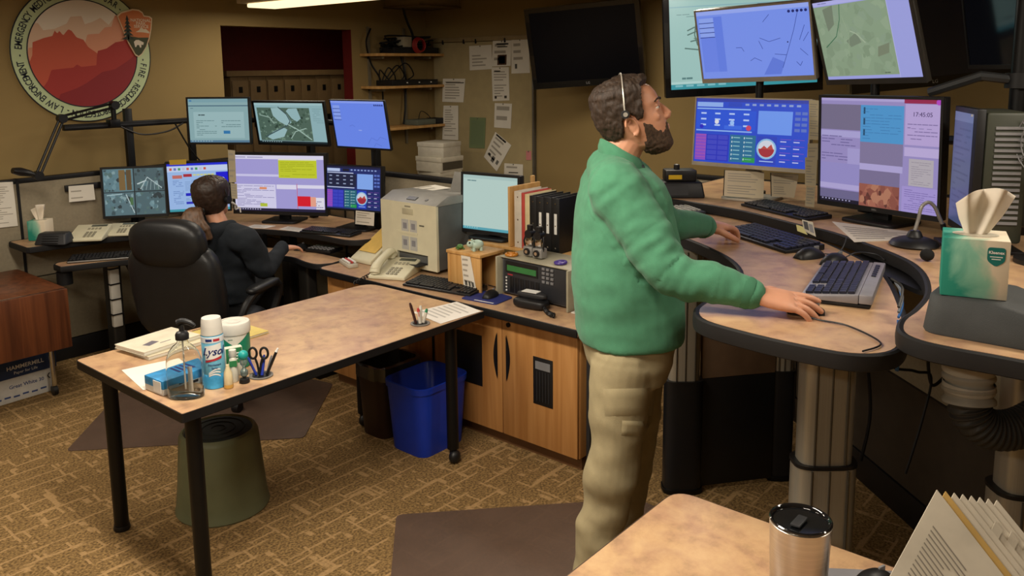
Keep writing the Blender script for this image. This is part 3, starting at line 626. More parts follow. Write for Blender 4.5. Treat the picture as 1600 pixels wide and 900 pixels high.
# ================================================================== far workstation: tiered curved desk
def curved_top(T, name, pts, z, edge_h=.036, edge_w=.012):
    p = [(q[0]-T.location.x, q[1]-T.location.y) for q in pts]
    MB().prism(p, z-edge_h*.8, z).build(name, lam_m, T)
    b = MB(); n = len(p); o = off_poly(p, edge_w); rings = []
    prof = [(0, -.001), (.55, .0015), (.9, -.003), (1, -.5*edge_h), (.9, -edge_h+.004), (.6, -edge_h), (-.6, -edge_h)]
    P_, O_ = [V(*k, 0) for k in p], [V(*k, 0) for k in o]
    rings = [[(P_[i].lerp(O_[i], t)+V(0, 0, z+dz)) for t, dz in prof] for i in range(n)]
    b.ring(rings, closed=True); b.build(name+'_edge', rubber, T)
FW = thing('far_workstation', 'two tier curved console desk along the partition with laminate tops', 'desk', (3.0, 5.0, 0))
tier = [(1.87, 5.44), (2.2, 5.40), (2.5, 5.30), (2.8, 5.14), (3.02, 4.92), (3.14, 4.66), (3.2, 4.35), (3.21, 4.06), (3.3, 3.98), (3.68, 3.98), (3.68, 5.73), (1.87, 5.73)]
tier_s = [(p.x, p.y) for p in catmull(tier[:9], 5)]+tier[9:]
curved_top(FW, 'monitor_tier', round_poly(tier_s, .01, 1), .86)
front = [(1.985, 5.27), (2.2, 5.20), (2.4, 5.10), (2.62, 4.96), (2.82, 4.78), (2.95, 4.58), (3.01, 4.38), (2.985, 4.2), (2.99, 4.09), (3.06, 4.04)]
rear = [(3.17, 4.06), (3.17, 4.36), (3.1, 4.66), (2.97, 4.9), (2.76, 5.1), (2.45, 5.27), (2.18, 5.37), (2.03, 5.40), (1.985, 5.36)]
curved_top(FW, 'keyboard_surface', [(p.x, p.y) for p in catmull(front, 4)]+[(p.x, p.y) for p in catmull(rear, 4)], .745)
for (x, y) in ((2.32, 5.36), (3.08, 4.32), (3.35, 4.9)):
    MB().prism(round_poly([(x-3.04, y-5.05), (x-2.96, y-5.05), (x-2.96, y-4.95), (x-3.04, y-4.95)], .02), 0, .70 if y != 4.9 else .82).build('lift_column', mat('dark_column', '3A3835', .4, metal=.5), FW)
    MB().box(x-3.09, x-2.91, y-5.2, y-4.86, 0, .03).build('foot', black_m, FW, .006)
MB().box(-.72, -.66, .3, .345, .28, .70).build('cable_sleeve', white_p, FW, .006)
for k in range(4): MB().box(-.725, -.655, .295, .35, .36+.1*k, .368+.1*k).build('sleeve_tie', black_p, FW)
MB().cyl((-.98, .33, .70), (-.98, .33, .62), .045).build('lift_knob', black_p, FW)
MB().tube(catmull([(-.62, .3, .7), (-.55, .25, .52), (-.42, .2, .46), (-.2, .15, .55), (-.05, .1, .7)], 8), .008, 6).build('cable', cable_m, FW)
for k, (x, y) in enumerate(((-.35, .18), (-.1, .02), (.08, -.2))): MB().box(x-.02, x+.02, y-.02, y+.02, .7, .83).build('tier_post', black_m, FW)

LG = 'monitors of the far workstation'
monitor('flat_monitor', 'black monitor showing four security camera pictures', (2.62, 5.60, 1.096), -125.8, -3.5, 0, .415, .350, .012, .016, s_cctv, base_z=.861, group=LG, back=1)
monitor('flat_monitor', 'monitor with white and blue form partly behind the ponytailed head', (2.942, 5.333, 1.115), -123.7, 3.2, 0, .416, .361, .012, .014, s_map_form, base_z=.861, group=LG, back=1)
monitor('flat_monitor', 'largest lower monitor with lavender windows and yellow table', (3.3, 4.905, 1.131), -151.9, -1, 0, .711, .432, .018, .025, s_cad, base_z=.861, group=LG, back=1)
monitor('flat_monitor', 'dark blue control panel monitor left of the printer', (3.45, 4.29, 1.137), -164, -4, 0, .44, .303, .008, .012, s_radio, base_z=.861, group=LG)
monitor('flat_monitor', 'upper monitor with pale web page, leftmost of the raised three', (3.088, 5.268, 1.566), -146.5, 0, 0, .458, .327, .012, .014, s_browser, group=LG, depth=.025)
monitor('flat_monitor', 'upper monitor showing a grey green aerial photograph', (3.40, 4.88, 1.544), -162.2, 9.5, 0, .60, .315, .014, .016, s_airphoto, group=LG, depth=.022)
monitor('flat_monitor', 'upper monitor with plain blue map, rightmost of the raised three', (3.48, 4.235, 1.554), -173.6, 9.8, 0, .485, .326, .007, .012, s_bluemap, group=LG, depth=.018)
RB = thing('monitor_rail', 'black horizontal rail on posts holding the raised monitors', 'monitor rail', (2.6, 5.66, .861))
MB().box(-.38, .62, -.022, .022, .675, .715).build('bar', black_m, RB, .004)
MB().box(-.38, .62, -.025, -.02, .69, .70).build('groove', dark_p, RB)
MB().box(.015, .065, -.02, .02, 0, .80).build('post', black_m, RB, .004); MB().box(.47, .515, -.02, .02, 0, .70).build('post', black_m, RB, .004)
pA, pB = V(.62, 0, .695), V(.955, -.93, .69)
MB().tube([pA, V(.72, -.3, .695), V(.93, -.7, .69), V(.95, -1.36, .69), V(.95, -1.55, .69)], .02, 8).build('bent_bar', black_m, RB)
MB().box(.94, .985, -.80, -.75, 0, .69).build('post', black_m, RB, .004)
MB().box(.94, .985, -1.5, -1.45, 0, .69).build('post', black_m, RB, .004)
for p in ((.56, -.33, .70), (.86, -.75, .69), (.93, -1.42, .69)): MB().boxc(p, (.07, .07, .08)).build('bracket', black_m, RB, .004)
MB().tube(catmull([(-.02, -.02, .68), (.12, -.03, .62), (.3, -.03, .63), (.42, -.03, .68)], 8), .006, 6).build('cable', cable_m, RB)
MB().tube(catmull([(.36, -.03, .68), (.45, -.04, .5), (.52, -.05, .4)], 8), .006, 6).build('cable', cable_m, RB)
# desk lamp clamped to the rail
LM = thing('desk_lamp', 'black jointed desk lamp reaching left from the monitor rail', 'lamp', (2.53, 5.62, 1.55))
MB().cyl((0, 0, 0), (0, 0, .13), .016).build('post', black_m, LM)
a0, a1, a2 = V(.0, -.02, .14), V(-.34, -.03, .07), V(-.515, -.04, -.275)
for s in (-.014, .014): MB().tube([a0+V(0, 0, s), a1+V(0, 0, s)], .008, 8).build('upper_arm', black_m, LM)
for s in (-.014, .014): MB().tube([a1+V(s, 0, 0), a2+V(s, 0, 0)], .008, 8).build('lower_arm', black_m, LM)
for p in (a0, a1, a2): MB().cyl(p+V(0, -.025, 0), p+V(0, .025, 0), .028).build('joint', black_p, LM)
MB().tube([a2, a2+V(-.05, 0, .02), a2+V(-.10, 0, .035), a2+V(-.14, 0, .045)], [.015, .035, .045, .03], 14, flat=.6).build('lamp_head', black_p, LM)
MB().boxc((.0, .015, .02), (.07, .07, .05)).build('clamp', black_m, LM, .006)

# ---- things on the far workstation
def tissue_box(label, loc, rz, s=.11, h=.12, tone='5FA394', flare=.08):
    T = thing('tissue_box', label, 'tissue box', loc, rz, 'tissue boxes')
    M = MATS.get('tissue_print')
    if not M:
        M = mat('tissue_print', '2E8F7C', .55); nt = M.node_tree; N = nt.nodes; L = nt.links; tc = N.new('ShaderNodeTexCoord')
        n = N.new('ShaderNodeTexNoise'); n.inputs['Scale'].default_value = 9; n.inputs['Detail'].default_value = 4; n.inputs['Distortion'].default_value = .8; L.new(tc.outputs['Object'], n.inputs['Vector'])
        g = N.new('ShaderNodeSeparateXYZ'); L.new(tc.outputs['Generated'], g.inputs[0])
        a = N.new('ShaderNodeMath'); a.operation = 'MULTIPLY_ADD'; a.inputs[1].default_value = .22; L.new(g.outputs[2], a.inputs[0]); L.new(n.outputs[0], a.inputs[2])
        b2 = N.new('ShaderNodeMath'); b2.operation = 'MULTIPLY_ADD'; b2.inputs[1].default_value = .85; L.new(g.outputs[1], b2.inputs[0]); L.new(a.outputs[0], b2.inputs[2])
        r = N.new('ShaderNodeValToRGB'); e = r.color_ramp.elements; e[0].position = .5; e[0].color = (*lin('1F8A78'), 1); e[1].position = 1.25/1.4; e[1].color = (*lin('E4D8C0'), 1); x = e.new(.72); x.color = (*lin('86BFA8'), 1)
        sc = N.new('ShaderNodeMath'); sc.operation = 'MULTIPLY'; sc.inputs[1].default_value = .72; L.new(b2.outputs[0], sc.inputs[0]); L.new(sc.outputs[0], r.inputs[0]); L.new(r.outputs[0], N['Principled BSDF'].inputs['Base Color'])
    MB().box(-s/2, s/2, -s/2, s/2, 0, h).build('carton', M, T, .002)
    MB().lathe([(.001, h+.0002), (s*.34, h+.0004), (s*.36, h+.001), (s*.3, h+.002), (.001, h+.0015)], n=24, sx=.7).build('opening', mat('opening_film', 'C9C2B0', .3), T)
    return T
def tissue(T, h, H=.1, w0=.012, w1=.06, lean=(.02, 0), seed=1, name='tissue', thick=.0015):
    b = MB(); R = random.Random(seed); nu, nv = 26, 12; rows = []
    for j in range(nv+1):
        v = j/nv; ww = w0+(w1-w0)*(v**.75); row = []
        for i in range(nu+1):
            u = i/nu*2-1
            top = 1-.22*abs(u)**2.2+.10*u+.04*math.sin(u*6+seed)
            row.append(V((.012+.012*v)*math.sin(u*5.5+seed)*(.4+v)+lean[1]*v, u*ww+lean[0]*v, h-.004+H*v*(top if v > .5 else 1-(1-top)*v*2)))
        rows.append(row)
    n = nu+1; vs = [p for r in rows for p in r]+[p+V(thick, 0, 0) for r in rows for p in r]; o = n*(nv+1); fs = []
    for j in range(nv):
        for i in range(nu):
            a = j*n+i; fs.append((a, a+1, a+n+1, a+n)); fs.append((o+a+n, o+a+n+1, o+a+1, o+a))
    for i in range(nu): fs.append((i, o+i, o+i+1, i+1)); k = nv*n+i; fs.append((k, k+1, o+k+1, o+k))
    for j in range(nv): a = j*n; fs.append((a, a+n, o+a+n, o+a)); a = j*n+nu; fs.append((a+n, a, o+a, o+a+n))
    return b.add(vs, fs).build(name, mat('tissue_paper', 'E4DACA', .9, var=.03), T, smooth=80)
p = at(72, 378, .861)
T = tissue_box('small teal tissue box with tissue on the far workstation shelf', (p.x+.02, p.y+.12, .8615), math.radians(-135), .11, .125)
tissue(T, .125, .10, .02, .045, (0, 0), 2)
p = at(85, 384, .861)
T = thing('radio_speaker', 'black desk speaker in front of the small tissue box on the far workstation', 'speaker', (p.x+.02, p.y+.06, .8615), math.radians(-50))
b = MB(); b.M = None
b.add([(-.1, -.05, 0), (.1, -.05, 0), (.1, .07, 0), (-.1, .07, 0), (-.085, -.015, .07), (.085, -.015, .07), (.085, .06, .07), (-.085, .06, .07)], [(0, 3, 2, 1), (4, 5, 6, 7), (0, 1, 5, 4), (1, 2, 6, 5), (2, 3, 7, 6), (3, 0, 4, 7)])
b.build('case', dark_p, T, .012, 3)
for k in range(4): MB().boxc((.0, -.046+.0083*k, .012+.013*k), (.1, .008, .004)).build('grille_bar', black_p, T)
def desk_phone(label, loc, rz, s=1.0, col=None, handset=True, name='desk_phone', curl=True):
    T = thing(name, label, 'telephone', loc, rz); m_ = col or cream_p
    b = MB(); w, d = .10*s, .115*s
    b.add([(-w, -d, 0), (w, -d, 0), (w, d, 0), (-w, d, 0), (-w, -d, .018*s), (w, -d, .018*s), (w, d, .065*s), (-w, d, .065*s)], [(0, 3, 2, 1), (4, 5, 6, 7), (0, 1, 5, 4), (1, 2, 6, 5), (2, 3, 7, 6), (3, 0, 4, 7)])
    b.build('base', m_, T, .006, 3)
    tl = math.atan2(.047*s, 2*d); Rm = Matrix.Rotation(tl, 3, 'X'); kb = MB(); zc = lambda y: .018*s+(y+d)/(2*d)*.047*s
    for i in range(3):
        for j in range(4): y = -d*.75+.022*s*j; kb.boxc((-.005*s+.022*s*i, y, zc(y)+.002), (.015*s, .012*s, .006*s), Rm)
    for i in range(4):
        for j in range(2): y = d*.25+.016*s*j; kb.boxc((-.012*s+.021*s*i, y, zc(y)+.0015), (.014*s, .007*s, .004*s), Rm)
    kb.build('keys', mat('key_grey', '8C8878', .5), T, .001, kind='stuff')
    y = d*.74; MB().boxc((.035*s, y, zc(y)+.001), (.09*s, .028*s, .003), Rm).build('display', mat('lcd_grey', '4E534A', .3), T)
    if handset:
        hx = -.068*s; pts = [(hx, -d*.92, .03*s), (hx, -d*.75, .055*s), (hx, -d*.2, .078*s), (hx, d*.4, .092*s), (hx, d*.85, .095*s), (hx, d*1.0, .075*s)]
        MB().tube(catmull(pts, 6), [.022*s+.005*s*abs(math.cos(PI*i/30)) for i in range(31)], 12, flat=.75).build('handset', m_, T)
        for yy in (-d*.8, d*.85): MB().cyl((hx, yy, zc(yy)+.002), (hx, yy, zc(yy)+.035*s), .024*s).build('ear_cup', m_, T)
    if curl:
        c = [(-w-.01+.009*math.cos(t*1.1), -d*.9+.05-t*.0012*s*4, .012+.009*math.sin(t*1.1)) for t in range(0, 40)]
        MB().tube(c, .003, 5).build('curly_cord', cable_m, T)
    return T
p = at(143, 376, .861); 
desk_phone('flat cream desk phone beside the black speaker on the far workstation', (p.x+.03, p.y+.09, .8615), math.radians(-40), 1.05, handset=False, curl=False)
p = at(186, 370, .861)
desk_phone('small cream desk phone next to the headrest on the far workstation', (p.x+.06, p.y+.09, .8615), math.radians(-40), .85, handset=False, curl=False, name='desk_phone')
def keyboard(label, loc, rz, w=.44, d=.15, col=None, kcol=None, tilt=3.0, rows=6, cols=20, name='keyboard', group='keyboards', trim=None):
    T = thing(name, label, 'keyboard', loc, rz, group); t = math.radians(tilt); z1 = d*math.tan(t)
    b = MB(); b.add([(-w/2, -d/2, 0), (w/2, -d/2, 0), (w/2, d/2, 0), (-w/2, d/2, 0), (-w/2, -d/2, .012), (w/2, -d/2, .012), (w/2, d/2, .012+z1), (-w/2, d/2, .012+z1)], [(0, 3, 2, 1), (4, 5, 6, 7), (0, 1, 5, 4), (1, 2, 6, 5), (2, 3, 7, 6), (3, 0, 4, 7)])
    b.build('case', col or black_p, T, .004)
    k = MB(); Rm = Matrix.Rotation(t, 3, 'X'); R = random.Random(3); kw = (w-.02)/cols; kd = (d-.02)/rows
    for j in range(rows):
        i = 0; y = -d/2+.01+kd*(j+.5)
        while i < cols:
            n = 5 if (j == 0 and i == 4) else (2 if i in (0, 12) and j in (1, 2, 3) else 1); n = min(n, cols-i); g = i
            i += n
            if g in (14, 18-3) and j in (0, 1): continue
            k.boxc((-w/2+.01+kw*(g+n/2), y, .0165+(y+d/2)*math.tan(t)), (kw*n*.84, kd*.8, .009), Rm)
    k.build('keys', kcol or mat('key_black', '1B1C1F', .4), T, .0015, 1, kind='stuff')
    if trim: MB().boxc((0, -d/2-.002, .008), (w*.98, .006, .008)).build('front_trim', trim, T, .002)
    return T
p = at(168, 404, .7455); keyboard('black keyboard with silver front trim on the far desk at left', (p.x, p.y+.01, .7465), math.radians(-31), .43, .15, trim=silver_p)
p = at(535, 362, .862); keyboard('black keyboard below the dark blue control panel monitor', (p.x-.08, p.y+.02, .8615), math.radians(-75), .40, .13)
p = at(535, 389, .75); 
T = thing('desk_calculator', 'black calculator phone at the right end of the far desk', 'calculator', (p.x-.1, p.y+.06, .7465), math.radians(-75))
MB().box(-.1, .1, -.07, .07, 0, .022).build('case', black_p, T, .006); MB().box(-.09, .09, .03, .06, .0225, .028).build('display', mat('lcd_grey', '4E534A', .3), T)
kb = MB()
for i in range(6):
    for j in range(3): kb.boxc((-.075+.03*i, -.05+.025*j, .025), (.02, .015, .006))
kb.build('keys', grey_p, T, .001, kind='stuff')
def mouse(label, loc, rz, col=None, s=1.0, top=None, cord=None, group='computer mice', name='computer_mouse'):
    T = thing(name, label, 'mouse', loc, rz, group); rings = []
    for i in range(11):
        t = i/10; x = -.055*s+.11*s*t; w_ = .031*s*math.sin(PI*min(1, max(.06, .1+.82*t)))**.45; h = .036*s*math.sin(PI*max(.05, min(.96, .06+.86*(t**.9))))**.7
        rings.append([V(x, w_*math.cos(a*PI/8), (h*math.sin(a*PI/8)) if a <= 8 else 0) for a in range(16)])
    MB().ring(rings).build('shell', col or dark_p, T, smooth=60)
    MB().boxc((.03*s, 0, .030*s), (.02*s, .006*s, .014*s)).build('wheel', grey_p, T, .002)
    if top: MB().ball((-.008*s, 0, .02*s), (.046*s, .025*s, .0172*s), 16, 10).build('top_cover', top, T)
    if cord: MB().tube(catmull(cord, 8), .0025, 6).build('cord', cable_m, T)
    return T
p = at(470, 389, .7455); mouse('black mouse under the seated person\'s right hand at the far desk', (p.x, p.y, .7465), math.radians(20))
P_ = [at(408, 352, .862), at(438, 350, .862), at(425, 360, .862), at(402, 362, .862)]
sheet('loose_sheet', 'white sheet lying below the large lavender monitor on the tier', [V(3.14, 4.98, .8625), V(3.2, 4.82, .8625), V(3.1, 4.80, .8625), V(3.04, 4.94, .8625)], 5, seed=31)
sheet('loose_sheet', 'white sheet right of the other one below the large lavender monitor', [V(3.24, 4.74, .8625), V(3.27, 4.5, .8625), V(3.18, 4.46, .8625), V(3.14, 4.7, .8625)], 5, seed=32)
sheet('hanging_note', 'small lined note hanging below the dark blue control panel monitor', [atX(556, 329, 3.36), atX(585, 332, 3.36), atX(584, 353, 3.36), atX(555, 350, 3.36)], 5, seed=33)
for k, (q, lab) in enumerate((([(356, 234), (367, 235), (369, 285), (358, 285)], 'long beige label strip on the left edge of the large lavender monitor'), ([(360, 286), (370, 287), (371, 311), (362, 310)], 'short beige label strip below the long one beside the lavender monitor'))):
    sheet('label_strip', lab, [atD(x, y, 5.62) for x, y in q], 5, 'B8AE94', 34+k, cat='label')
sheet('sticky_note', 'yellow sticky note on top of the blue form monitor', [atD(x, y, 5.66) for x, y in ((264, 250), (291, 249), (291, 257), (265, 258))], 0, 'C9A83C', 36, cat='sticky note')

# ================================================================== folding table and paper carton at the left edge
BT = thing('drop_leaf_table', 'dark walnut drop leaf table on chrome caster legs at left edge', 'table', (1.45, 5.25, 0))
xl, xr, yf, yb = -.75, .415, -.345, .38
MB().prism(round_poly([(xl, yf), (xr, yf), (xr, yb), (xl, yb)], .02), .675, .70).build('table_top', walnut, BT, .003)
MB().box(xl+.02, xr-.005, yf-.022, yf-.002, .36, .70).build('drop_leaf', walnut, BT, .004)
MB().box(xl, xr, yf-.004, yf+.004, .697, .7025).build('hinge_strip', chrome, BT)
for x in (xl+.08, xr-.02):
    for y in (-.08, .3):
        MB().cyl((x, y, .06), (x, y, .675), .016).build('leg', chrome, BT)
        MB().cyl((x-.012, y, .03), (x+.012, y, .03), .03).build('caster', black_p, BT)
PB = thing('paper_carton', 'white and navy printer paper carton under the walnut table', 'carton', (1.895, 5.26, 0), math.radians(3))
# front face towards -Y
MB().box(-.40, 0, 0, .28, 0, .145).build('box', mat('carton_white', 'C8C5BE', .7), PB, .002)
MB().box(-.405, .005, -.005, .285, .145, .255).build('lid', mat('carton_navy', '22355C', .6), PB, .002)
cw = mat('carton_ink_white', 'D8D8D8', .6); cb = mat('carton_ink_blue', '3A4A7A', .6)
text_mesh('HAMMERMILL', .034, cw, PB, (-.17, -.0058, .205), (PI/2, 0, 0), 'brand_lettering', bold=.0005)
text_mesh('Paper for Life', .024, cw, PB, (-.17, -.0058, .172), (PI/2, 0, 0), 'slogan')
text_mesh('Great White 30', .030, cb, PB, (-.17, -.0008, .09), (PI/2, 0, 0), 'product_lettering', bold=.0004)
for k in range(6): MB().boxc((-.33+.05*k, -.0008, .03+.004*(k % 2)), (.034, .0006, .010)).build('small_print', cb, PB)
MB().tube([(-.035+.016*math.cos(a*PI/3), -.002, .1+.016*math.sin(a*PI/3)) for a in range(6)], .003, 5, True).build('recycling_mark', black_p, PB)
# ================================================================== work table in the middle
TX0, TX1, TY0, TY1, TZ = 1.343, 2.90, 2.648, 3.505, .74
WT = thing('work_table', 'long laminate work table with round black legs in the middle', 'table', (2.12, 3.08, 0))
o = V(2.12, 3.08, 0)
tp = round_poly([(TX0-o.x, TY0-o.y), (TX1-o.x, TY0-o.y), (TX1-o.x, TY1-o.y), (TX0-o.x, TY1-o.y)], [.006, .006, .09, .02], 5)
MB().prism(tp, TZ-.03, TZ).build('table_top', lam_m, WT)
b = MB(); oo = off_poly(tp, .004); ii = off_poly(tp, -.006)
b.ring([[V(*p, TZ-.0012) for p in tp], [V(*p, TZ-.0012) for p in oo], [V(*p, TZ-.034) for p in oo], [V(*p, TZ-.034) for p in ii]], cap=False)
b.build('edge_band', black_p, WT)
MB().box(TX0+.1-o.x, TX1-.1-o.x, TY0+.07-o.y, TY0+.1-o.y, TZ-.07, TZ-.031).build('under_rail', black_m, WT)
MB().box(TX0+.1-o.x, TX1-.1-o.x, TY1-.1-o.y, TY1-.07-o.y, TZ-.07, TZ-.031).build('under_rail', black_m, WT)
for i, (x, y) in enumerate(((1.425, 2.735), (1.418, 3.385), (2.74, 2.72), (2.74, 3.40))):
    x -= o.x; y -= o.y
    lg = MB().cyl((x, y, .02 if i < 2 else .07), (x, y, TZ-.031), .029).build('leg', black_m, WT)
    MB().cyl((x, y, TZ-.045), (x, y, TZ-.031), .06).build('leg_plate', black_m, WT)
    if i < 2: MB().lathe([(.031, 0), (.034, .008), (.031, .022)], (x, y, 0)).build('foot', black_p, lg)
    else:
        MB().ball((x-.008, y-.018, .033), (.033, .026, .033), 14, 10).build('caster', black_p, lg); MB().cyl((x, y, .05), (x, y, .075), .018).build('caster_stem', black_m, lg)
TT = TZ+.0008
def pen_cup(label, x, y, items, rot=0.0):
    T = thing('desk_pen_cup', label, 'pen cup', (x, y, TT))
    MB().lathe([(.034, 0), (.045, .0), (.046, .004), (.040, .006), (.034, .003)], cap=False).build('rim', mat('cup_grey', '6E6A64', .45), T)
    MB().lathe([(.001, .002), (.033, .002)], cap=False).build('well', black_p, T); return T
# sanitizer bottle
p = V(1.432, 2.782, 0)
SB = thing('hand_sanitizer', 'clear plastic pump bottle of hand sanitizer at the table corner', 'bottle', (p.x, p.y, TT), math.radians(-52))
def ov(pr, sx, sy): return [[V(r*sx*math.cos(2*PI*i/32), r*sy*math.sin(2*PI*i/32), z) for i in range(32)] for r, z in pr]
glass = mat('clear_plastic', 'F4F6F4', .04, var=0, trans=1.0, ior=1.18)
MB().ring(ov([(.055, 0), (.062, .004), (.064, .03), (.063, .10), (.060, .135), (.050, .162), (.034, .182), (.02, .192), (.0185, .205), (.0172, .205), (.0186, .1915), (.0325, .1808), (.0486, .161), (.0586, .1345), (.0616, .10), (.0626, .03), (.0606, .006), (.001, .004)], 1.0, .66)).build('bottle', glass, SB, smooth=60)
MB().ring(ov([(.053, .0065), (.059, .009), (.061, .03), (.0612, .034)], 1.0, .645)).build('gel', mat('gel', 'F0F4F4', .03, var=0, trans=1.0, ior=1.15), SB, smooth=60)
MB().box(.026, .042, -.0345, -.0335, .03, .12).build('drug_facts', mat('faded_label2', 'B6B2A6', .5, alpha=.7), SB)
MB().lathe([(.022, .205), (.0225, .222), (.018, .23), (.009, .234), (.008, .252), (.0, .252)]).build('pump_collar', black_p, SB)
MB().tube(catmull([(-.012, 0, .262), (.005, 0, .268), (.03, 0, .262), (.046, 0, .25)], 5), [.012, .0115, .011, .011, .011, .0105, .01, .01, .0095, .009, .009, .0085, .008, .0075, .007, .006], 10).build('pump_head', black_p, SB)
MB().cyl((0, 0, .02), (0, 0, .235), .003, n=8).build('dip_tube', white_p, SB)
# disinfectant spray
p = V(1.555, 2.795, 0); to_cam = lambda q: math.atan2(-q.y, -q.x)
LS = thing('disinfectant_spray', 'pale blue disinfectant spray can with white cap on the work table', 'spray can', (p.x, p.y, TT), to_cam(p))
can_m = mat('spray_blue', '6FB4D2', .35, var=.06, scale=12)
MB().lathe([(.031, 0), (.0335, .004), (.0335, .165), (.031, .17), (.0, .17)], n=32).build('can', can_m, LS)
MB().lathe([(.0335, .0005), (.034, .001), (.034, .045), (.0335, .046)], n=32, cap=False).build('lower_band', mat('spray_deep_blue', '3F97C9', .35, var=.25, scale=45), LS)
MB().lathe([(.033, .171), (.0325, .18), (.030, .215), (.028, .222), (.0, .223)], n=32).build('cap', mat('cap_white', 'CFCBC2', .4), LS)
MB().lathe([(.0338, .148), (.0342, .1485), (.0342, .166), (.0338, .1665)], n=32, cap=False).build('claim_band', mat('pale_band', 'D8DCE0', .4), LS)
def wrap_text(s, size, material, parent, R, z, phi=0.0, **k):
    o_ = text_mesh(s, size, material, parent, (0, 0, 0), **k); me = o_.data
    for v in me.vertices: a = phi+v.co.x/R; v.co = V((R+v.co.z)*math.cos(a), (R+v.co.z)*math.sin(a), z+v.co.y)
    return o_
def wrap_patch(name, material, parent, R, pts, n=1, phi=0.0):
    b = MB(); k = len(pts)//2; top = pts[:k]; bot = pts[k:]
    for i in range(k-1):
        b.face([(R*math.cos(phi+x/R), R*math.sin(phi+x/R), z) for x, z in (bot[i], bot[i+1], top[i+1], top[i])])
    return b.build(name, material, parent, smooth=0, recalc=False)
navy = mat('navy_ink', '1E2C6A', .5); red_i = mat('red_ink', 'B0303A', .5); wh_i = mat('white_ink', 'E4E4E0', .5)
xs = [-.026+.0052*i for i in range(11)]
wrap_patch('brand_patch', wh_i, LS, .0343, [(x, .142+.25*x*.6) for x in xs]+[(x, .098+.25*x*.6) for x in xs])
wrap_patch('brand_stripe', red_i, LS, .0345, [(x, .098+.4*x*.6) for x in xs]+[(x, .091+.3*x*.6) for x in xs])
wrap_text('Lysol', .034, navy, LS, .0348, .120, 0, bold=.0006, shear=.35)
for i, m_ in enumerate((navy, red_i)): wrap_patch('claim_print', m_, LS, .0346, [(-.022+.024*i+.005*k, .161) for k in range(5)]+[(-.022+.024*i+.005*k, .153) for k in range(5)])
wrap_text('Disinfectant', .0085, navy, LS, .0346, .078, .05); wrap_text('Spray', .0085, navy, LS, .0346, .068, .05)
b = MB()
for k in range(3):
    for i in range(8):
        a0_, a1_ = -.5+i*.13, -.5+(i+1)*.13
        z = lambda a: .052-.008*k+.012*math.sin(a*2.2+1+k*.3)
        b.face([(.0346*math.cos(a), .0346*math.sin(a), z(a)+dz) for a, dz in ((a0_, -.002), (a1_, -.002), (a1_, .002), (a0_, .002))])
b.build('swirl', wh_i, LS, smooth=0, recalc=False)
# wipes canister
p = V(1.725, 2.93, 0)
WC = thing('wipes_canister', 'green and white wipes canister on the work table', 'canister', (p.x, p.y, TT), to_cam(p))
MB().lathe([(.050, 0), (.053, .004), (.053, .118), (.0525, .122)], n=36).build('body', mat('wipes_green', '137A5C', .4, var=.05), WC)
xs = [-.05+.01*i for i in range(11)]
wrap_patch('white_label', mat('wipes_white', 'D6D2C6', .45), WC, .0535, [(x, .1225) for x in xs]+[(x, .085+.7*abs(x)) for x in xs])
wrap_patch('small_print', mat('wipes_ink', '5A7A68', .5), WC, .0538, [(-.022, .110), (-.014, .1105), (-.006, .111), (-.022, .107), (-.014, .1075), (-.006, .108)])
MB().lathe([(.0525, .122), (.056, .124), (.057, .13), (.057, .156), (.054, .162), (.044, .163), (.043, .160), (.02, .161), (.0, .161)], n=36).build('lid', mat('cap_white', 'CFCBC2', .4), WC)
MB().lathe([(.016, .1615), (.02, .1625), (.024, .1618)], n=20, cap=False).build('lid_ridge', mat('cap_white', 'CFCBC2', .4), WC)
# tube, glue bottle, note pad, timer
p = V(1.575, 2.735, 0)
T = thing('glue_bottle', 'small cream glue tube standing in front of the green canister', 'tube', (p.x, p.y, TT), to_cam(p))
MB().lathe([(.012, 0), (.0145, .004), (.0135, .05), (.006, .07), (.0055, .078), (.0, .078)], n=20).build('tube', mat('glue_cream', 'D8C8A0', .5), T)
MB().lathe([(.0147, .001), (.0149, .002), (.0149, .012), (.0147, .013)], n=20, cap=False).build('amber_band', mat('glue_amber', 'C79A4E', .4), T)
p = V(1.625, 2.78, 0)
T = thing('correction_pen', 'white squeeze tube with green print and white cap', 'tube', (p.x, p.y, TT), to_cam(p))
MB().ring(ov([(.017, 0), (.019, .006), (.018, .06), (.013, .08), (.010, .085)], 1, .8)).build('tube', mat('tube_white', 'D4D2C4', .45), T, smooth=60)
MB().lathe([(.0115, .085), (.0125, .087), (.0118, .108), (.0, .109)], n=18).build('cap', mat('cap_white', 'CFCBC2', .4), T)
MB().box(.0165, .0185, -.012, .012, .055, .075).build('green_print', mat('print_green', '2E7A4A', .5), T)
p = V(1.69, 2.895, 0)
T = thing('memo_card_stack', 'small green and white card pack leaning by the canister', 'card pack', (p.x-.03, p.y-.06, TT), to_cam(p)+.2)
MB().box(-.012, .012, -.028, .028, 0, .10).build('pack', mat('pack_white', 'CFCDBE', .6), T, .002)
MB().box(.0122, .0128, -.026, .026, .045, .098).build('green_panel', mat('print_green', '2E7A4A', .5), T)
for k in range(3): MB().boxc((.0131, 0, .08-.01*k), (.0004, .036-.006*k, .004)).build('pack_print', wh_i, T)
p = V(1.642, 2.735, 0)
T = thing('teal_timer', 'teal ball topped glass timer on a dark foot beside the pen cup', 'timer', (p.x, p.y, TT))
MB().lathe([(.016, 0), (.0175, .004), (.015, .014), (.006, .018), (.0, .018)], n=20).build('foot', black_p, T)
MB().lathe([(.005, .018), (.012, .026), (.0125, .04), (.004, .052), (.011, .064), (.0125, .074), (.008, .084), (.0, .084)], n=20).build('glass_body', mat('timer_glass', '9DB4B2', .1, trans=.7), T)
MB().lathe([(.004, .02), (.0105, .027), (.0105, .034), (.0, .036)], n=16).build('sand', dark_p, T)
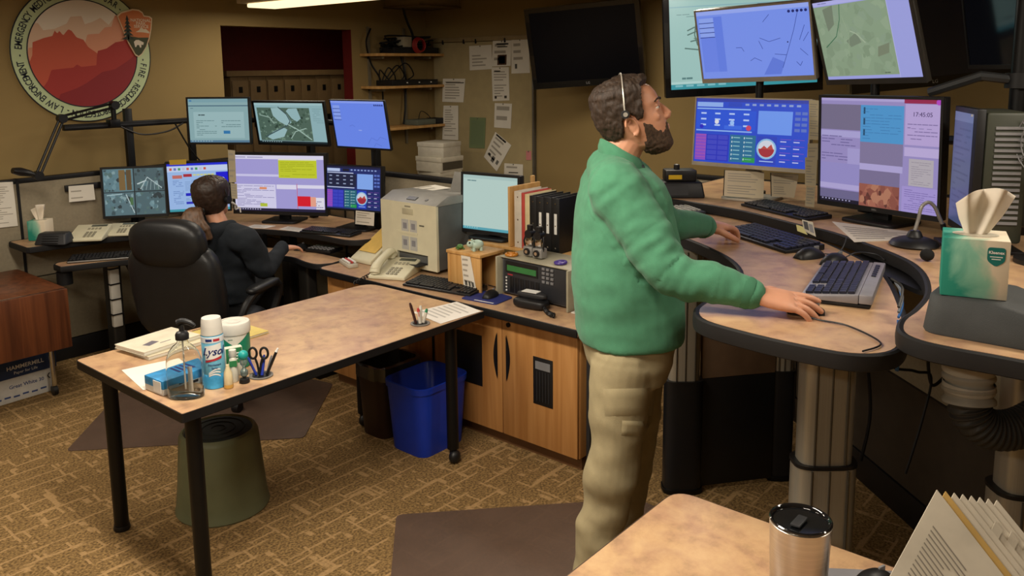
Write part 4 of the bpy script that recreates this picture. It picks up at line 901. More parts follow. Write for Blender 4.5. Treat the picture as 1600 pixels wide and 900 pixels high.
MB().ball((0, 0, .094), .0165, 18, 12).build('ball', mat('teal_ball', '1E9C98', .4), T)
p = V(1.72, 2.745, 0)
PC = pen_cup('round pen cup sunk in the table with pens and scissors', p.x, p.y, 5)
def pen(label, loc, lean, az, col, L=.07, r=.0045, tip=None, name='pen', cat='pen', group='pens in the table cups'):
    T = thing(name, label, cat, loc, 0, group); d = V(math.sin(lean)*math.cos(az), math.sin(lean)*math.sin(az), math.cos(lean))
    MB().cyl((0, 0, 0), d*L, r, n=12).build('barrel', col, T, .001, 1)
    MB().cyl(d*(L+.0002), d*(L+.014), r*1.02, r*.6, n=12).build('cap', tip or col, T)
    sd = V(-math.sin(az), math.cos(az), 0)*(r+.0015); MB().cyl(d*(L*.62)+sd, d*(L*.99)+sd, .0014, n=6).build('clip', tip or col, T); return T
blue_pl = mat('pen_blue', '2A3FA8', .35); green_pl = mat('pen_green', '2F7F5A', .4); red_pl = mat('pen_red', 'B8423C', .4)
z0 = TT+.0025
pen('dark blue pen leaning left in the nearer table cup', (1.71, 2.762, z0), .35, 2.6, blue_pl, .055)
pen('bright blue pen upright in the nearer table cup', (1.722, 2.742, z0), .25, .3, blue_pl, .055, .0055)
pen('black marker with white tip leaning right in the nearer table cup', (1.738, 2.733, z0), .42, -.7, black_p, .085, .005, wh_i)
pen('short grey pen in the nearer table cup', (1.744, 2.742, z0), .3, -.4, grey_p, .05, .004)
SC_ = thing('scissors', 'black handled scissors standing in the nearer table cup', 'scissors', (1.716, 2.748, z0), math.radians(-50))
for s in (-1, 1):
    MB().tube([V(0, 0, 0), V(s*.006, 0, .04), V(s*.012, 0, .06)], .004, 8).build('blade_shank', black_p, SC_)
    MB().tube([V(s*.019+.013*math.cos(a*PI/8), 0, .078+.019*math.sin(a*PI/8)) for a in range(16)], .0042, 8, True).build('handle', black_p, SC_)
p = V(2.565, 2.742, 0)
pen_cup('round pen cup at the far end of the table with coloured markers', p.x, p.y, 3)
pen('dark brown marker in the far table cup', (2.55, 2.755, z0), .25, 2.4, mat('pen_brown', '3A1E1A', .4), .075, .006)
pen('red and white marker in the far table cup', (2.563, 2.74, z0), .12, 2.4, mat('pen_white', 'D2CCC0', .4), .05, .007, red_pl)
pen('green and white marker in the far table cup', (2.58, 2.738, z0), .28, -.8, MATS['pen_white'], .045, .007, green_pl)
pen('white marker between the green and the red one', (2.572, 2.748, z0), .1, .5, MATS['pen_white'], .055, .007)
for o_, k_ in ((SB, 1.06), (LS, 1.2), (WC, 1.13)): o_.scale = (k_, k_, k_)
for o_ in list(COL.objects):
    if o_.parent is None and o_.name.split('.')[0] in ('glue_bottle', 'correction_pen', 'teal_timer', 'memo_card_stack', 'pen', 'scissors'): o_.scale = (1.15, 1.15, 1.15)
# glove box, papers, notebooks
T = thing('glove_box', 'blue and white flat carton behind the sanitizer bottle', 'carton', (1.487, 2.912, TT+.0016), math.radians(4))
MB().box(-.115, .115, -.06, .06, 0, .055).build('box', mat('box_white', 'CBCBC6', .6), T, .002)
MB().box(-.1152, .1152, -.0602, .0602, .022, .0554).build('blue_cover', mat('box_blue', '2F86BE', .5, var=.25, scale=30), T, .002)
MB().box(-.117, -.1153, -.05, .0, .008, .05).build('end_label', wh_i, T); MB().box(-.05, .03, -.0622, -.0605, .012, .022).build('barcode', black_p, T)
for k in range(4): MB().boxc((-.02+.02*k, .01, .0557), (.012, .07, .0006)).build('cover_text', navy, T)
sheet('loose_sheet', 'blank white sheet under the blue glove carton on the work table', [V(1.405, 3.235, TT+.001), V(1.62, 3.19, TT+.001), V(1.57, 2.92, TT+.001), V(1.36, 2.965, TT+.001)], 0, 'E2DCD0', seed=40)
def notebook(label, loc, rz, w, d, h, cover, deco=None, spiral=True, tilt=0.0):
    T = thing('spiral_notebook', label, 'notebook', loc, rz, 'spiral notebooks on the work table')
    MB().box(-w/2, w/2, -d/2, d/2, .002, h-.001).build('pages', paper_m, T, .001); MB().box(-w/2-.002, w/2+.002, -d/2-.002, d/2+.002, h-.0008, h+.0008).build('cover', cover, T)
    MB().box(-w/2-.002, w/2+.002, -d/2-.002, d/2+.002, 0, .0018).build('back_cover', cover, T)
    if spiral:
        n = int(w/.0095); b = MB()
        for i in range(n): x = -w/2+.008+i*(w-.016)/(n-1); b.tube([(x, d/2+.003+.008*math.cos(a*PI/4), h/2+.009*math.sin(a*PI/4)) for a in range(8)], .0012, 4, True)
        b.build('spiral', black_p, T, kind='stuff')
    if deco: deco(T, h+.001)
    return T
def d1(T, h):
    MB().boxc((-.05, -.02, h), (.06, .035, .0006), Matrix.Rotation(.3, 3, 'Z')).build('picture_print', mat('ink_grey', '6A6670', .6), T)
    MB().boxc((.0, -.05, h), (.05, .006, .0006)).build('title_print', mat('ink_grey', '6A6670', .6), T)
nbk = math.radians(8)
notebook('lower cream notebook of the stack at the far table edge', (1.66, 3.37, TT), nbk-.1, .27, .21, .014, mat('cover_cream', 'C9BFA4', .6))
notebook('upper cream spiral notebook with a small grey picture', (1.64, 3.395, TT+.0156), nbk, .27, .20, .016, mat('cover_pale', 'D2CBB6', .6), d1)
notebook('yellow spiral notebook behind the sanitizer bottle', (1.93, 3.31, TT), .05, .21, .27, .010, mat('cover_yellow', 'C9B468', .6), lambda T, h: MB().tube([(.03*math.cos(a*PI/8), -.06+.016*math.sin(a*PI/8), h) for a in range(16)], .002, 4, True).build('oval_print', black_p, T))
sheet('loose_sheet', 'printed white sheet at the far right end of the work table', [V(2.93, 2.86, TT+.0015), V(2.885, 2.65, TT+.0015), V(2.62, 2.665, TT+.0015), V(2.665, 2.90, TT+.0015)], 7, 'DFDAD2', seed=41, ink='B4B0AA')

# ================================================================== step stool, bins, mats
ST = thing('step_stool', 'olive green round plastic step stool under the work table', 'stool', (1.80, 3.235, 0))
ol = mat('olive_plastic', '686C50', .5, var=.06); n = 48; rings = []
for (r, z) in ((.196, .0), (.2, .006), (.198, .018), (.194, .03), (.191, .06), (.168, .335), (.160, .352), (.148, .36), (.142, .352)):
    row = []
    for i in range(n):
        a = 2*PI*i/n; g = min(abs((a+PI*.12+PI/3*k) % (2*PI)-PI) for k in (0, 2, 4)); q = 1-(.06 if (g < .16 and .06 < z < .34) else 0)
        row.append(V(r*q*math.cos(a), r*q*math.sin(a), z))
    rings.append(row)
MB().ring(rings).build('body', ol, ST, smooth=40)
MB().lathe([(.143, .352), (.12, .356), (.0, .357)], n=40, cap=False).build('tread', mat('tread_black', '1E211C', .8, bump=.5), ST)
for k in range(3):
    r = .03+.04*k; MB().tube([(r*math.cos(a*PI/12), r*math.sin(a*PI/12), .3575) for a in range(24)], .003, 6, True).build('tread_rib', MATS['tread_black'], ST)
def bin_(name, label, loc, rz, w, d, h, m_, taper=.86, liner=None, th=.006):
    T = thing(name, label, 'waste bin', loc, rz); pr = lambda k, z, o_=0: [V(x, y, z) for x, y in off_poly(round_poly([(-w/2*k, -d/2*k), (w/2*k, -d/2*k), (w/2*k, d/2*k), (-w/2*k, d/2*k)], .07*k, 6), o_)]
    MB().ring([pr(taper, .0), pr(taper+.01, .004), pr(1, h-.03), pr(1, h-.03, .007), pr(1.0, h, .009), pr(1.0, h+.003, .003), pr(1, h-.004, -th), pr(taper, .012, -th)]).build('body', m_, T, smooth=50)
    if liner:
        b = MB(); R = random.Random(4); k1 = pr(1, h+.006, .013); k0 = pr(1, h-.06, .011); k2 = pr(.96, h-.16, -.012); top = pr(1, h+.008, -.008)
        j = lambda P, s: [p+V(R.uniform(-s, s), R.uniform(-s, s), R.uniform(-s, s)) for p in P]
        b.ring([j(k0, .006), j(k1, .002), j(top, .003), j(k2, .012)], cap=False); b.build('bag_liner', liner, T, smooth=20)
    return T
bin_('waste_bin', 'brown waste bin with a black bag liner behind the blue bin', (2.80, 3.25, 0), 0, .29, .22, .385, mat('brown_plastic', '2E1C15', .5), liner=mat('bin_bag', '33322E', .25, coat=.4))
bin_('recycling_bin', 'bright blue rectangular recycling bin beside the table leg', (2.805, 2.965, 0), 0, .345, .285, .365, mat('blue_plastic', '173AB6', .42, var=.05))
mat_m = mat('chair_mat_vinyl', '6A564A', .45, var=.08, scale=9, alpha=.62)
def floor_mat(name, label, pts):
    T = thing(name, label, 'floor mat', (pts[0][0], pts[0][1], 0)); MB().prism(round_poly([(x-pts[0][0], y-pts[0][1]) for x, y in pts], .03, 3), .0005, .004).build('sheet', mat_m, T); return T
floor_mat('chair_mat', 'translucent brown chair mat under the far office chair', [(1.57, 4.33), (2.43, 3.51), (3.0, 4.0), (2.85, 4.7), (2.2, 5.0), (1.94, 4.72)])
floor_mat('chair_mat', 'translucent brown floor mat under the standing person', [(1.55, 1.88), (2.225, 2.563), (3.0, 1.83), (2.95, 1.4), (2.5, 1.0), (1.95, 1.2)])

# ================================================================== office chair
hp = atD(262, 368, 4.45)
OC = thing('office_chair', 'high backed black leather office chair of the seated person', 'chair', (hp.x+.335*.9063, hp.y+.335*.4226, 0), math.radians(25))
lea = mat('black_leather', '17181A', .42, var=.12, bump=.25, bscale=120); Lr = lambda b, n_, l=None, **k: b.build(n_, l or lea, OC, **k)
# local +X = forward (towards the desk)
for k in range(5):
    a = 2*PI*k/5+.35; e = V(.29*math.cos(a), .29*math.sin(a), .075)
    Lr(MB().tube([V(0, 0, .11), e*.5+V(0, 0, .06), e], [.03, .024, .018], 10), 'base_arm', black_p)
    c = MB().cyl(e+V(0, -.02, -.045), e+V(0, .02, -.045), .03, n=16).build('caster', black_p, OC); MB().cyl(e+V(0, 0, -.03), e+V(0, 0, .0), .012).build('caster_stem', chrome, c)
Lr(MB().cyl((0, 0, .09), (0, 0, .42), .028), 'gas_lift', black_m)
def cushion(c, sz, R=None, pw=3.2, n=20, m_=12):
    b = MB(); rings = []
    for j in range(m_+1):
        t = -PI/2+PI*(j+(.05 if j == 0 else -.05 if j == m_ else 0))/m_; ct, st = math.cos(t), math.sin(t)
        sg = lambda q, e: math.copysign(abs(q)**e, q)
        row = []
        for i in range(n):
            a = 2*PI*i/n; q = V(sz[0]/2*sg(ct, 2/pw)*sg(math.cos(a), 2/pw), sz[1]/2*sg(ct, 2/pw)*sg(math.sin(a), 2/pw), sz[2]/2*sg(st, 2/pw)); row.append(Vector(c)+(R @ q if R else q))
        rings.append(row)
    return b.ring(rings)
Lr(cushion((.02, 0, .46), (.52, .54, .13)), 'seat', smooth=60)
tl = Matrix.Rotation(math.radians(-9), 3, 'Y')
Lr(cushion((-.275, 0, .72), (.15, .56, .56), tl, 4), 'backrest', smooth=60)
Lr(cushion((-.335, 0, 1.0), (.16, .45, .27), tl, 3), 'headrest', smooth=60)
Lr(cushion((-.30, 0, .84), (.11, .50, .30), tl, 4), 'shoulder_pad', smooth=60)
for s in (-1, 1):
    ar = Lr(MB().tube(catmull([(-.2, s*.30, .5), (-.16, s*.33, .62), (-.05, s*.335, .675), (.16, s*.335, .675), (.2, s*.32, .6), (.16, s*.29, .47)], 6), .022, 10), 'armrest', black_p)
    cushion((.02, s*.335, .695), (.30, .085, .045), None, 3).build('arm_pad', lea, ar, smooth=60)

# ================================================================== cabinets and worktop
WZ = .74; CX = 3.03
def cab_door(T, y0, y1, hside, vent=False, name='door', dark=None):
    D = MB().box(-.018, 0, y0+.003, y1-.003, .075, WZ-.045).build(name, maple, T, .002)
    if hside is not None:
        hy = hside; b = MB()
        for i in range(12):
            pass
        prof = [V(-.019, hy, .36+.24*i/14) for i in range(15)]
        sgn = 1 if abs(hy-y0) > abs(hy-y1) else -1
        rr = [.0005+.022*math.sin(PI*i/14) for i in range(15)]
        b.add([V(-.0195, hy-.0*sgn, p.z) for p in prof]+[V(-.0195, hy-sgn*r, p.z) for p, r in zip(prof, rr)], [(i, i+1, 15+i+1, 15+i) for i in range(14)])
        bm_ = b.v[:]; b.add([v+V(-.006, 0, 0) for v in bm_], [(15+i, 15+i+1, i+1, i) for i in range(14)]); b.build('handle', black_p, D, smooth=0)
    return D
def cabinet(label, Y0_, Y1_, doors):
    T = thing('base_cabinet', label, 'cabinet', (CX, Y0_, 0), 0, 'maple base cabinets under the worktop'); L_ = Y1_-Y0_
    MB().box(.001, .6, .0, L_, .07, WZ-.04).build('body', maple, T, .002); MB().box(.03, .58, .01, L_-.01, 0, .07).build('kick_plate', mat('kick_wood', '6A4A2E', .6), T)
    return T
ys = 2.63
C1 = cabinet('two door maple cabinet under the right part of the worktop', 2.165, 3.115, 2)
d_r = cab_door(C1, .0, ys-2.165, ys-2.165-.03); d_l = cab_door(C1, ys-2.165, .95, ys-2.165+.03)
vt = MB().box(-.021, -.0185, .145, .265, .29, .53).build('vent_frame', black_p, d_r, .002)
MB().box(-.0225, -.0212, .16, .25, .47, .51).build('vent_window', grey_p, d_r)
for k in range(5): MB().box(-.0235, -.0212, .165+.018*k, .171+.018*k, .31, .46).build('vent_slat', dark_p, d_r)
MB().box(-.0215, -.0185, .60, .78, .29, .56).build('vent_frame', black_p, d_l, .002)
MB().cyl((-.0255, ys-2.165-.045, WZ-.085), (-.018, ys-2.165-.045, WZ-.085), .012).build('lock', black_m, d_r)
C2 = cabinet('maple cabinet under the left end of the worktop behind the bins', 3.13, 4.03, 1)
cab_door(C2, 0, .45, None); cab_door(C2, .45, .90, None)
MB().box(-.02, -.0185, -.016, -.0, .02, WZ-.04).build('gap_strip', black_p, C2)
WK = thing('worktop', 'long laminate worktop with black edge along the cabinets', 'worktop', (2.945, 2.12, 0))
MB().prism(round_poly([(0, 0), (.745, 0), (.745, 1.9), (0, 1.9)], [.01, .01, .02, .05]), WZ-.036, WZ).build('top', lam_m, WK)
MB().box(-.006, .004, .0, 1.88, WZ-.04, WZ-.0012).build('front_edge', black_p, WK, .003)
MB().box(.01, .74, 1.896, 1.906, WZ-.04, WZ-.0012).build('end_edge', black_p, WK, .003); MB().box(.01, .74, -.008, .002, WZ-.04, WZ-.0012).build('end_edge', black_p, WK, .003)
MB().box(.1, .7, -.0, .02, 0, WZ-.041).build('end_panel', dark_p, WK, .002)
WZT = WZ+.0008
# printer
PR = thing('laser_printer', 'large cream and grey laser printer on the worktop', 'printer', (3.25, 3.55, WZT))
def body(z0, z1, x0, x1, y0, y1, dz): return MB().add([(x0, y0, z0), (x1, y0, z0), (x1, y1, z0), (x0, y1, z0), (x0, y0, z1), (x1, y0, z1+dz), (x1, y1, z1+dz), (x0, y1, z1)], [(0, 3, 2, 1), (4, 5, 6, 7), (0, 1, 5, 4), (1, 2, 6, 5), (2, 3, 7, 6), (3, 0, 4, 7)])
gpr = mat('printer_grey', '5B5D5C', .5)
pf = [(-.235, 0), (.235, 0), (.235, .10), (.235, .405), (-.235, .405)]
MB().box(.012, .43, -.232, .232, .02, .40).build('body', gpr, PR, .01)
b = MB(); b.box(-.005, .012, -.235, .235, .105, .40); b.box(-.005, .012, -.235, -.16, .02, .105); b.box(-.005, .012, .10, .235, .02, .105); b.box(-.005, .012, -.16, .1, .02, .045); b.build('front_panel', cream_p, PR)
MB().box(.0125, .0135, -.16, .1, .045, .105).build('feed_slot', black_p, PR); MB().box(-.07, .012, -.14, .08, .045, .055).build('feed_tray', dark_p, PR, .004)
MB().box(-.008, -.005, -.08, .10, .215, .23).build('crease', cream_p, PR)
MB().add([(-.005, -.235, .40), (-.005, .235, .40), (.09, .235, .445), (.09, -.235, .445), (.43, -.235, .43), (.43, .235, .43), (.43, -.235, .395), (.43, .235, .395), (-.005, -.235, .395), (-.005, .235, .395)],
         [(0, 3, 2, 1), (3, 4, 5, 2), (4, 6, 7, 5), (0, 8, 6, 4, 3), (1, 2, 5, 7, 9), (8, 9, 7, 6), (0, 1, 9, 8)]).build('top_cover', mat('printer_top', '8C8B86', .5), PR, .006)
Rm = Matrix.Rotation(-math.atan2(.045, .095), 3, 'Y')
MB().boxc((.035, .0, .4215), (.03, .075, .004), Rm).build('display', mat('lcd_dark', '3A3C3A', .3), PR)
MB().boxc((.035, -.12, .4215), (.018, .018, .006), Rm).build('button', grey_p, PR, .002)
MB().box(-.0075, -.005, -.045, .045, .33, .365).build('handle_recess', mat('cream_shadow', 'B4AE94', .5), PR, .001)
q = Matrix.Rotation(-.5, 3, 'Y')
MB().boxc((.34, -.10, .485), (.006, .14, .13), Matrix.Rotation(.35, 3, 'Y')).build('output_flap', mat('printer_top', '8C8B86', .5), PR, .002)
for k, (x, y) in enumerate(((.025, .05), (-.045, .05), (.025, -.05), (-.045, -.05))):
    MB().box(-.0065, -.005, x-.03, x+.03, .215+y-.045, .215+y+.035).build('instruction_label', mat('label_grey', 'B2B2AE', .6), PR)
    MB().box(-.0072, -.0066, x-.016, x+.016, .215+y-.02, .215+y+.015).build('label_diagram', mat('label_ink', '84848A', .6), PR)
tr = (PI/2, 0, -PI/2)
MB().boxc((-.0055, 0, .378), (.0008, .05, .009)).build('maker_mark', mat('ink_soft', '8E8A78', .5), PR); MB().boxc((-.0055, -.115, .275), (.0008, .04, .008)).build('model_mark', mat('ink_dark', '5C5A50', .5), PR)
sheet('loose_sheet', 'white sheet in the output tray on top of the printer', [V(3.50, 3.78, 1.1785), V(3.66, 3.74, 1.182), V(3.62, 3.56, 1.182), V(3.47, 3.6, 1.1785)], 2, seed=44)
# paper feeder with yellow paper left of the printer
FX = thing('document_tray', 'cream sloping tray holding yellow paper left of the printer', 'paper tray', (3.3, 3.9, WZT))
MB().add([(-.13, -.09, 0), (.16, -.09, 0), (.16, .1, 0), (-.13, .1, 0), (-.13, -.09, .025), (.16, -.09, .19), (.16, .1, .19), (-.13, .1, .025)], [(0, 3, 2, 1), (4, 5, 6, 7), (0, 1, 5, 4), (1, 2, 6, 5), (2, 3, 7, 6), (3, 0, 4, 7)]).build('tray', cream_p, FX, .008)
q = Matrix.Rotation(-math.atan2(.165, .29), 3, 'Y')
for k, c in enumerate(('D9B45C', 'E0BE66', 'C49A6A')): MB().boxc((.02+.01*k-(.05 if k == 2 else 0), .005, .118+.003*k-(.028 if k == 2 else 0)), (.22 if k < 2 else .10, .15, .0022), q).build('paper', mat('yellow_paper'+str(k), c, .7), FX)
T = thing('label_holder', 'white and red marker set lying at the left end of the worktop', 'office supply', (3.1, 3.93, WZT), math.radians(70))
MB().box(-.09, .09, -.03, .03, 0, .022).build('case', mat('pale_case', 'BDB7A8', .5), T, .004)
for k, m_ in enumerate((wh_i, red_pl, wh_i)): MB().cyl((-.07, -.018+.018*k, .03), (.05, -.018+.018*k, .03), .007, n=10).build('marker', m_, T)
p = at(618, 424, WZT); desk_phone('cream desk telephone with handset in front of the printer', (3.12, 3.53, WZT), math.radians(-66), 1.12)
keyboard('black keyboard in front of the printer on the worktop', (3.085, 3.10, WZT), math.radians(-82), .45, .165, mat('kb_black2', '151517', .4), tilt=5)
MPD = thing('mouse_pad', 'blue mouse pad on the worktop in front of the radio rack', 'mouse pad', (3.085, 2.785, WZT), math.radians(-84))
MB().prism(round_poly([(-.11, -.09), (.11, -.09), (.11, .07), (.02, .09), (-.11, .09)], .02, 3), 0, .004).build('pad', mat('pad_blue', '232C6E', .8), MPD)
MB().box(-.03, .09, -.083, -.074, .004, .0045).build('pad_text_bar', wh_i, MPD)
mouse('black mouse on the blue mouse pad on the worktop', (3.10, 2.78, WZT+.0052), math.radians(10), black_p, cord=[(.05, 0, .012), (.1, .02, .004), (.15, .06, .004), (.17, .12, .004)])
# small oak stand
OS = thing('oak_stand', 'small open oak riser beside the keyboard with a paper on it', 'stand', (3.2, 2.985, WZT), math.radians(0))
for y in (.10,): MB().box(-.085, .10, y, y+.018, 0, .19).build('side', oak, OS, .002)
MB().box(-.09, .105, -.125, .123, .1905, .207).build('top', oak, OS, .002); MB().box(.084, .10, -.12, .0995, 0, .19).build('back', oak, OS, .002)
MB().box(-.083, -.07, -.12, .0995, .002, .19).build('front_board', oak, OS, .002)
sheet('riser_note', 'narrow white note taped on the front of the oak riser', [V(3.1135, 3.0, .93), V(3.1135, 2.935, .935), V(3.1135, 2.895, .76), V(3.1135, 2.985, .765)], 5, seed=45, deco=[(.15, .8, .35, .95, '50504C'), (.45, .8, .62, .95, '50504C'), (.7, .8, .9, .95, '50504C')])
zt = WZT+.208
T = thing('turtle_figurine', 'small green turtle figurine on the oak riser', 'figurine', (3.16, 3.05, zt), 1.0)
gt = mat('turtle_green', '4E7A3A', .5); MB().ball((0, 0, .014), (.024, .018, .013), 14, 8).build('shell', gt, T); MB().ball((.028, 0, .012), .008, 10, 8).build('head', gt, T)
for sx in (-1, 1):
    for sy in (-1, 1): MB().ball((sx*.016, sy*.016, .005), (.008, .006, .005), 8, 6).build('leg', gt, T)
T = thing('hippo_figurine', 'pale mint round eyed hippo figurine on the oak riser', 'figurine', (3.19, 2.955, zt), math.radians(150))
mi = mat('mint_pale', 'B4CDC0', .45); MB().ball((0, 0, .032), (.038, .028, .026), 18, 12).build('body', mi, T); MB().ball((.036, 0, .036), (.02, .022, .018), 14, 10).build('head', mi, T)
for sy in (-1, 1):
    MB().ball((.044, sy*.014, .046), (.006, .0055, .007), 10, 8).build('eye', black_p, T); MB().ball((.022, sy*.016, .056), .006, 8, 6).build('ear', mi, T)
    for sx in (-1, 1): MB().cyl((sx*.02, sy*.014, 0), (sx*.02, sy*.014, .02), .009, n=10).build('leg', mi, T)
# oak organizer with monitor and binders
OR = thing('oak_organizer', 'low oak organizer shelf at the back of the worktop under binders', 'shelf', (3.4, 2.2, WZT))
MB().box(0, .285, 0, 1.02, .178, .195).build('top', oak, OR, .002)
for y in (0, .5, 1.0): MB().box(0, .285, y, y+.018, 0, .1775).build('divider', oak, OR, .002)
MB().box(.26, .285, .75, .768, .1955, .56).build('end_board', oak, OR, .003); MB().box(.0, .27, .70, .715, .1955, .53).build('end_board', oak, OR, .003)
oz = WZT+.1958
bx = 3.42
yb = 2.885
for k, (lab, c, th) in enumerate((('white binder at the left end of the row on the oak organizer', 'C9C1B4', .05), ('red edged cream folder between white and black binders', 'B8453E', .022), ('cream binder next to the red edged folder', 'D2C49A', .032),
    ('black binder nearest the cream one', '161719', .045), ('second black binder with white spine label', '17181A', .048), ('third black binder with white spine label', '16171A', .05), ('black binder nearest the standing person', '141517', .05))):
    h = (.31, .305, .30, .295, .295, .297, .297)[k]; T = thing('ring_binder', lab, 'binder', (bx, yb-th, oz), 0, 'binders on the oak organizer'); yb -= th+.0015
    M = mat('binder_'+c, c, .45)
    MB().box(0, .004, 0, th, 0, h).build('spine', M, T, .001); 
    for y in (0, th-.003): MB().box(.0042, .235, y, y+.003, 0, h).build('cover', M, T, .001)
    MB().box(.02, .225, .0034, th-.0034, .006, h-.012).build('pages', paper_m, T)
    if k >= 4: MB().box(-.0012, -.0002, th*.3, th*.65, h*.35, h*.72).build('spine_label', wh_i, T)
    if k in (0, 3, 4, 5, 6):
        for zz in (.03, h*.5, h-.03): MB().cyl((-.002, th/2, zz), (.001, th/2, zz), .004, n=10).build('rivet', chrome, T)
def s_white(L): L.r(0, 0, 1, 1, 'BCD6CF', 0); L.r(0, 0, 1, .06, 'AECAC6', 1); L.text(.08, .085, .55, .12, 1, '5E8488', 2, .5, seed=3); L.r(0, .95, 1, 1, '58A8B8', 1); L.grid(.03, .955, .3, .99, 6, 1, '98CCD0', 2, .5)
monitor('flat_monitor', 'square monitor with nearly blank white screen on the oak organizer', (3.49, 3.126, 1.141), -173.8, -2.3, 0, .408, .350, .014, .02, s_white, base_z=oz+.0005, frame_m=mat('monitor_dark', '1C1D20', .4))
# radio rack unit
RR = thing('radio_rack', 'grey radio console box with green display on the worktop', 'radio console', (3.155, 2.315, WZT), math.radians(-3))
beige = mat('case_beige', 'A09A84', .5)
MB().box(.01, .24, 0, .46, .012, .20).build('case', mat('case_grey', '55565A', .45), RR, .003); MB().box(-.005, .242, -.002, .462, .2002, .206).build('lid', beige, RR, .002)
for y in (-.012, .462): MB().box(-.03, .2, y, y+.012, .0, .206).build('side_handle', beige, RR, .003)
MB().box(.004, .0098, .015, .445, .02, .195).build('face_plate', mat('face_dark', '2E2F33', .4), RR, .001)
MB().box(.001, .0038, .22, .42, .135, .165).build('green_display', mat('lcd_green', '2F6E3A', .3, emit=.12), RR)
MB().box(.0015, .0038, .21, .43, .125, .185).build('display_frame', black_p, RR)
for i in range(3):
    for j in range(4): MB().boxc((.001, .17-.028*i, .182-.022*j), (.008, .018, .013)).build('key', grey_p, RR, .001)
for i in range(6): MB().box(.001, .0039, .2+.035*i, .225+.035*i, .025, .105).build('module', black_p, RR, .001)
for i in range(5): MB().boxc((.001, .425, .03+.017*i), (.004, .008, .008)).build('lamp', wh_i, RR)
MB().boxc((.0035, .40, .115), (.0008, .035, .006)).build('face_print', red_i, RR)
sheet('rack_note', 'white note taped on the right end of the radio rack', [V(3.17, 2.297, .94), V(3.3, 2.29, .94), V(3.3, 2.29, .80), V(3.17, 2.297, .80)], 9, seed=47)
rz = WZT+.2065
for k, (x, y, lab) in enumerate(((3.26, 2.645, 'left one of two chrome robot like gadgets on the radio rack'), (3.25, 2.575, 'right one of two chrome robot like gadgets on the radio rack'))):
    T = thing('chrome_gadget', lab, 'gadget', (x, y, rz), math.radians(180), 'gadgets on the radio rack')
    MB().box(-.025, .025, -.03, .03, .005, .055).build('base', silver_p, T, .006); MB().cyl((.0255, 0, .03), (.034, 0, .03), .018).build('wheel', black_p, T); MB().cyl((.0342, 0, .03), (.036, 0, .03), .009).build('hub', chrome, T)
    MB().boxc((0, 0, .085), (.03, .045, .05)).build('body', chrome, T, .008); MB().cyl((-.02, 0, .12), (.02, 0, .12), .022).build('dial', black_p, T); MB().cyl((0, 0, .13), (0, 0, .165), .016).build('knob', black_p, T)
    for s in (-1, 1): MB().tube([V(.005, s*.026, .04), V(.01, s*.033, .08), V(0, s*.026, .115)], .005, 8).build('arm', black_p, T)
T = thing('tape_ring', 'amber tape ring lying on the radio rack', 'ring', (3.21, 2.73, rz)); MB().tube([(.028*math.cos(a*PI/10), .028*math.sin(a*PI/10), .008) for a in range(20)], .008, 8, True).build('ring', mat('amber', 'C07A22', .35), T); MB().lathe([(.0, .012), (.018, .012), (.016, .018), (.0, .019)], n=16).build('hub', mat('amber', 'C07A22', .35), T)
T = thing('tape_ring', 'purple ring shaped gadget on the radio rack next to the green sleeve', 'ring', (3.22, 2.42, rz)); MB().tube([(.03*math.cos(a*PI/10), .024*math.sin(a*PI/10), .008) for a in range(20)], .008, 8, True).build('ring', mat('purple', '4A3590', .35), T); MB().lathe([(.0, .010), (.02, .010), (.016, .018), (.0, .019)], n=16).build('hub', mat('purple', '4A3590', .35), T)
T = thing('hand_scanner', 'black handset cradle with white label in front of the radio rack', 'handset', (3.085, 2.50, WZT), math.radians(-84))
cushion((0, 0, .025), (.19, .09, .05), None, 3.5).build('base', black_p, T, smooth=60); cushion((0, .01, .062), (.17, .05, .035), None, 3).build('handset', dark_p, T, smooth=60)
MB().box(-.045, .04, -.018, .028, .080, .083).build('label', wh_i, T)
c = [(.09+.10*t/60, -.02-.07*math.sin(t/60*1.5)+.01*math.cos(t*1.0), .014+.01*math.sin(t*1.0)) for t in range(61)]
MB().tube(c, .0045, 6).build('curly_cord', cable_m, T)
sheet('loose_sheet', 'white note pad lying on the worktop end beside the green sleeve', [V(3.13, 2.29, WZT+.006), V(3.2, 2.29, WZT+.006), V(3.2, 2.19, WZT+.006), V(3.13, 2.19, WZT+.006)], 3, seed=48, th=.005)
# ================================================================== standing console at the right
KZ, RZ = 1.17, 1.22
RC = thing('standing_console', 'raised curved console desk on aluminium lift columns at right', 'desk', (3.0, 1.2, 0))
inner = [(3.62, 2.12), (3.42, 1.93), (3.242, 1.76), (3.11, 1.57), (2.954, 1.386), (2.76, 1.25), (2.55, 1.195), (2.36, 1.185), (2.26, 1.165), (2.185, 1.10)]
nearr = [(2.155, .95), (2.148, .807), (2.16, .68), (2.223, .610), (2.33, .604), (2.5, .645), (2.667, .702), (2.965, .823), (3.169, .939), (3.414, 1.167), (3.56, 1.33), (3.7, 1.53), (3.80, 1.76), (3.85, 2.0), (3.84, 2.16), (3.74, 2.2)]
curved_top(RC, 'keyboard_surface', [(p.x, p.y) for p in catmull(inner+nearr, 4, True)], KZ, .048, .02)
tfront = [(3.842, 2.30), (3.84, 2.1), (3.743, 1.714), (3.557, 1.359), (3.485, 1.194), (3.31, .975), (3.192, .849), (3.075, .756), (2.91, .678), (2.694, .617), (2.504, .600), (2.376, .602), (2.275, .579), (2.228, .529), (2.216, .45), (2.22, .33), (2.22, .1), (2.22, -.15)]
tp_ = [(p.x, p.y) for p in catmull(tfront, 4)]+[(2.5, -.2), (3.2, -.2), (4.5, .4), (4.78, 1.2), (4.75, 2.3)]
curved_top(RC, 'monitor_tier', tp_, RZ, .048, .02)
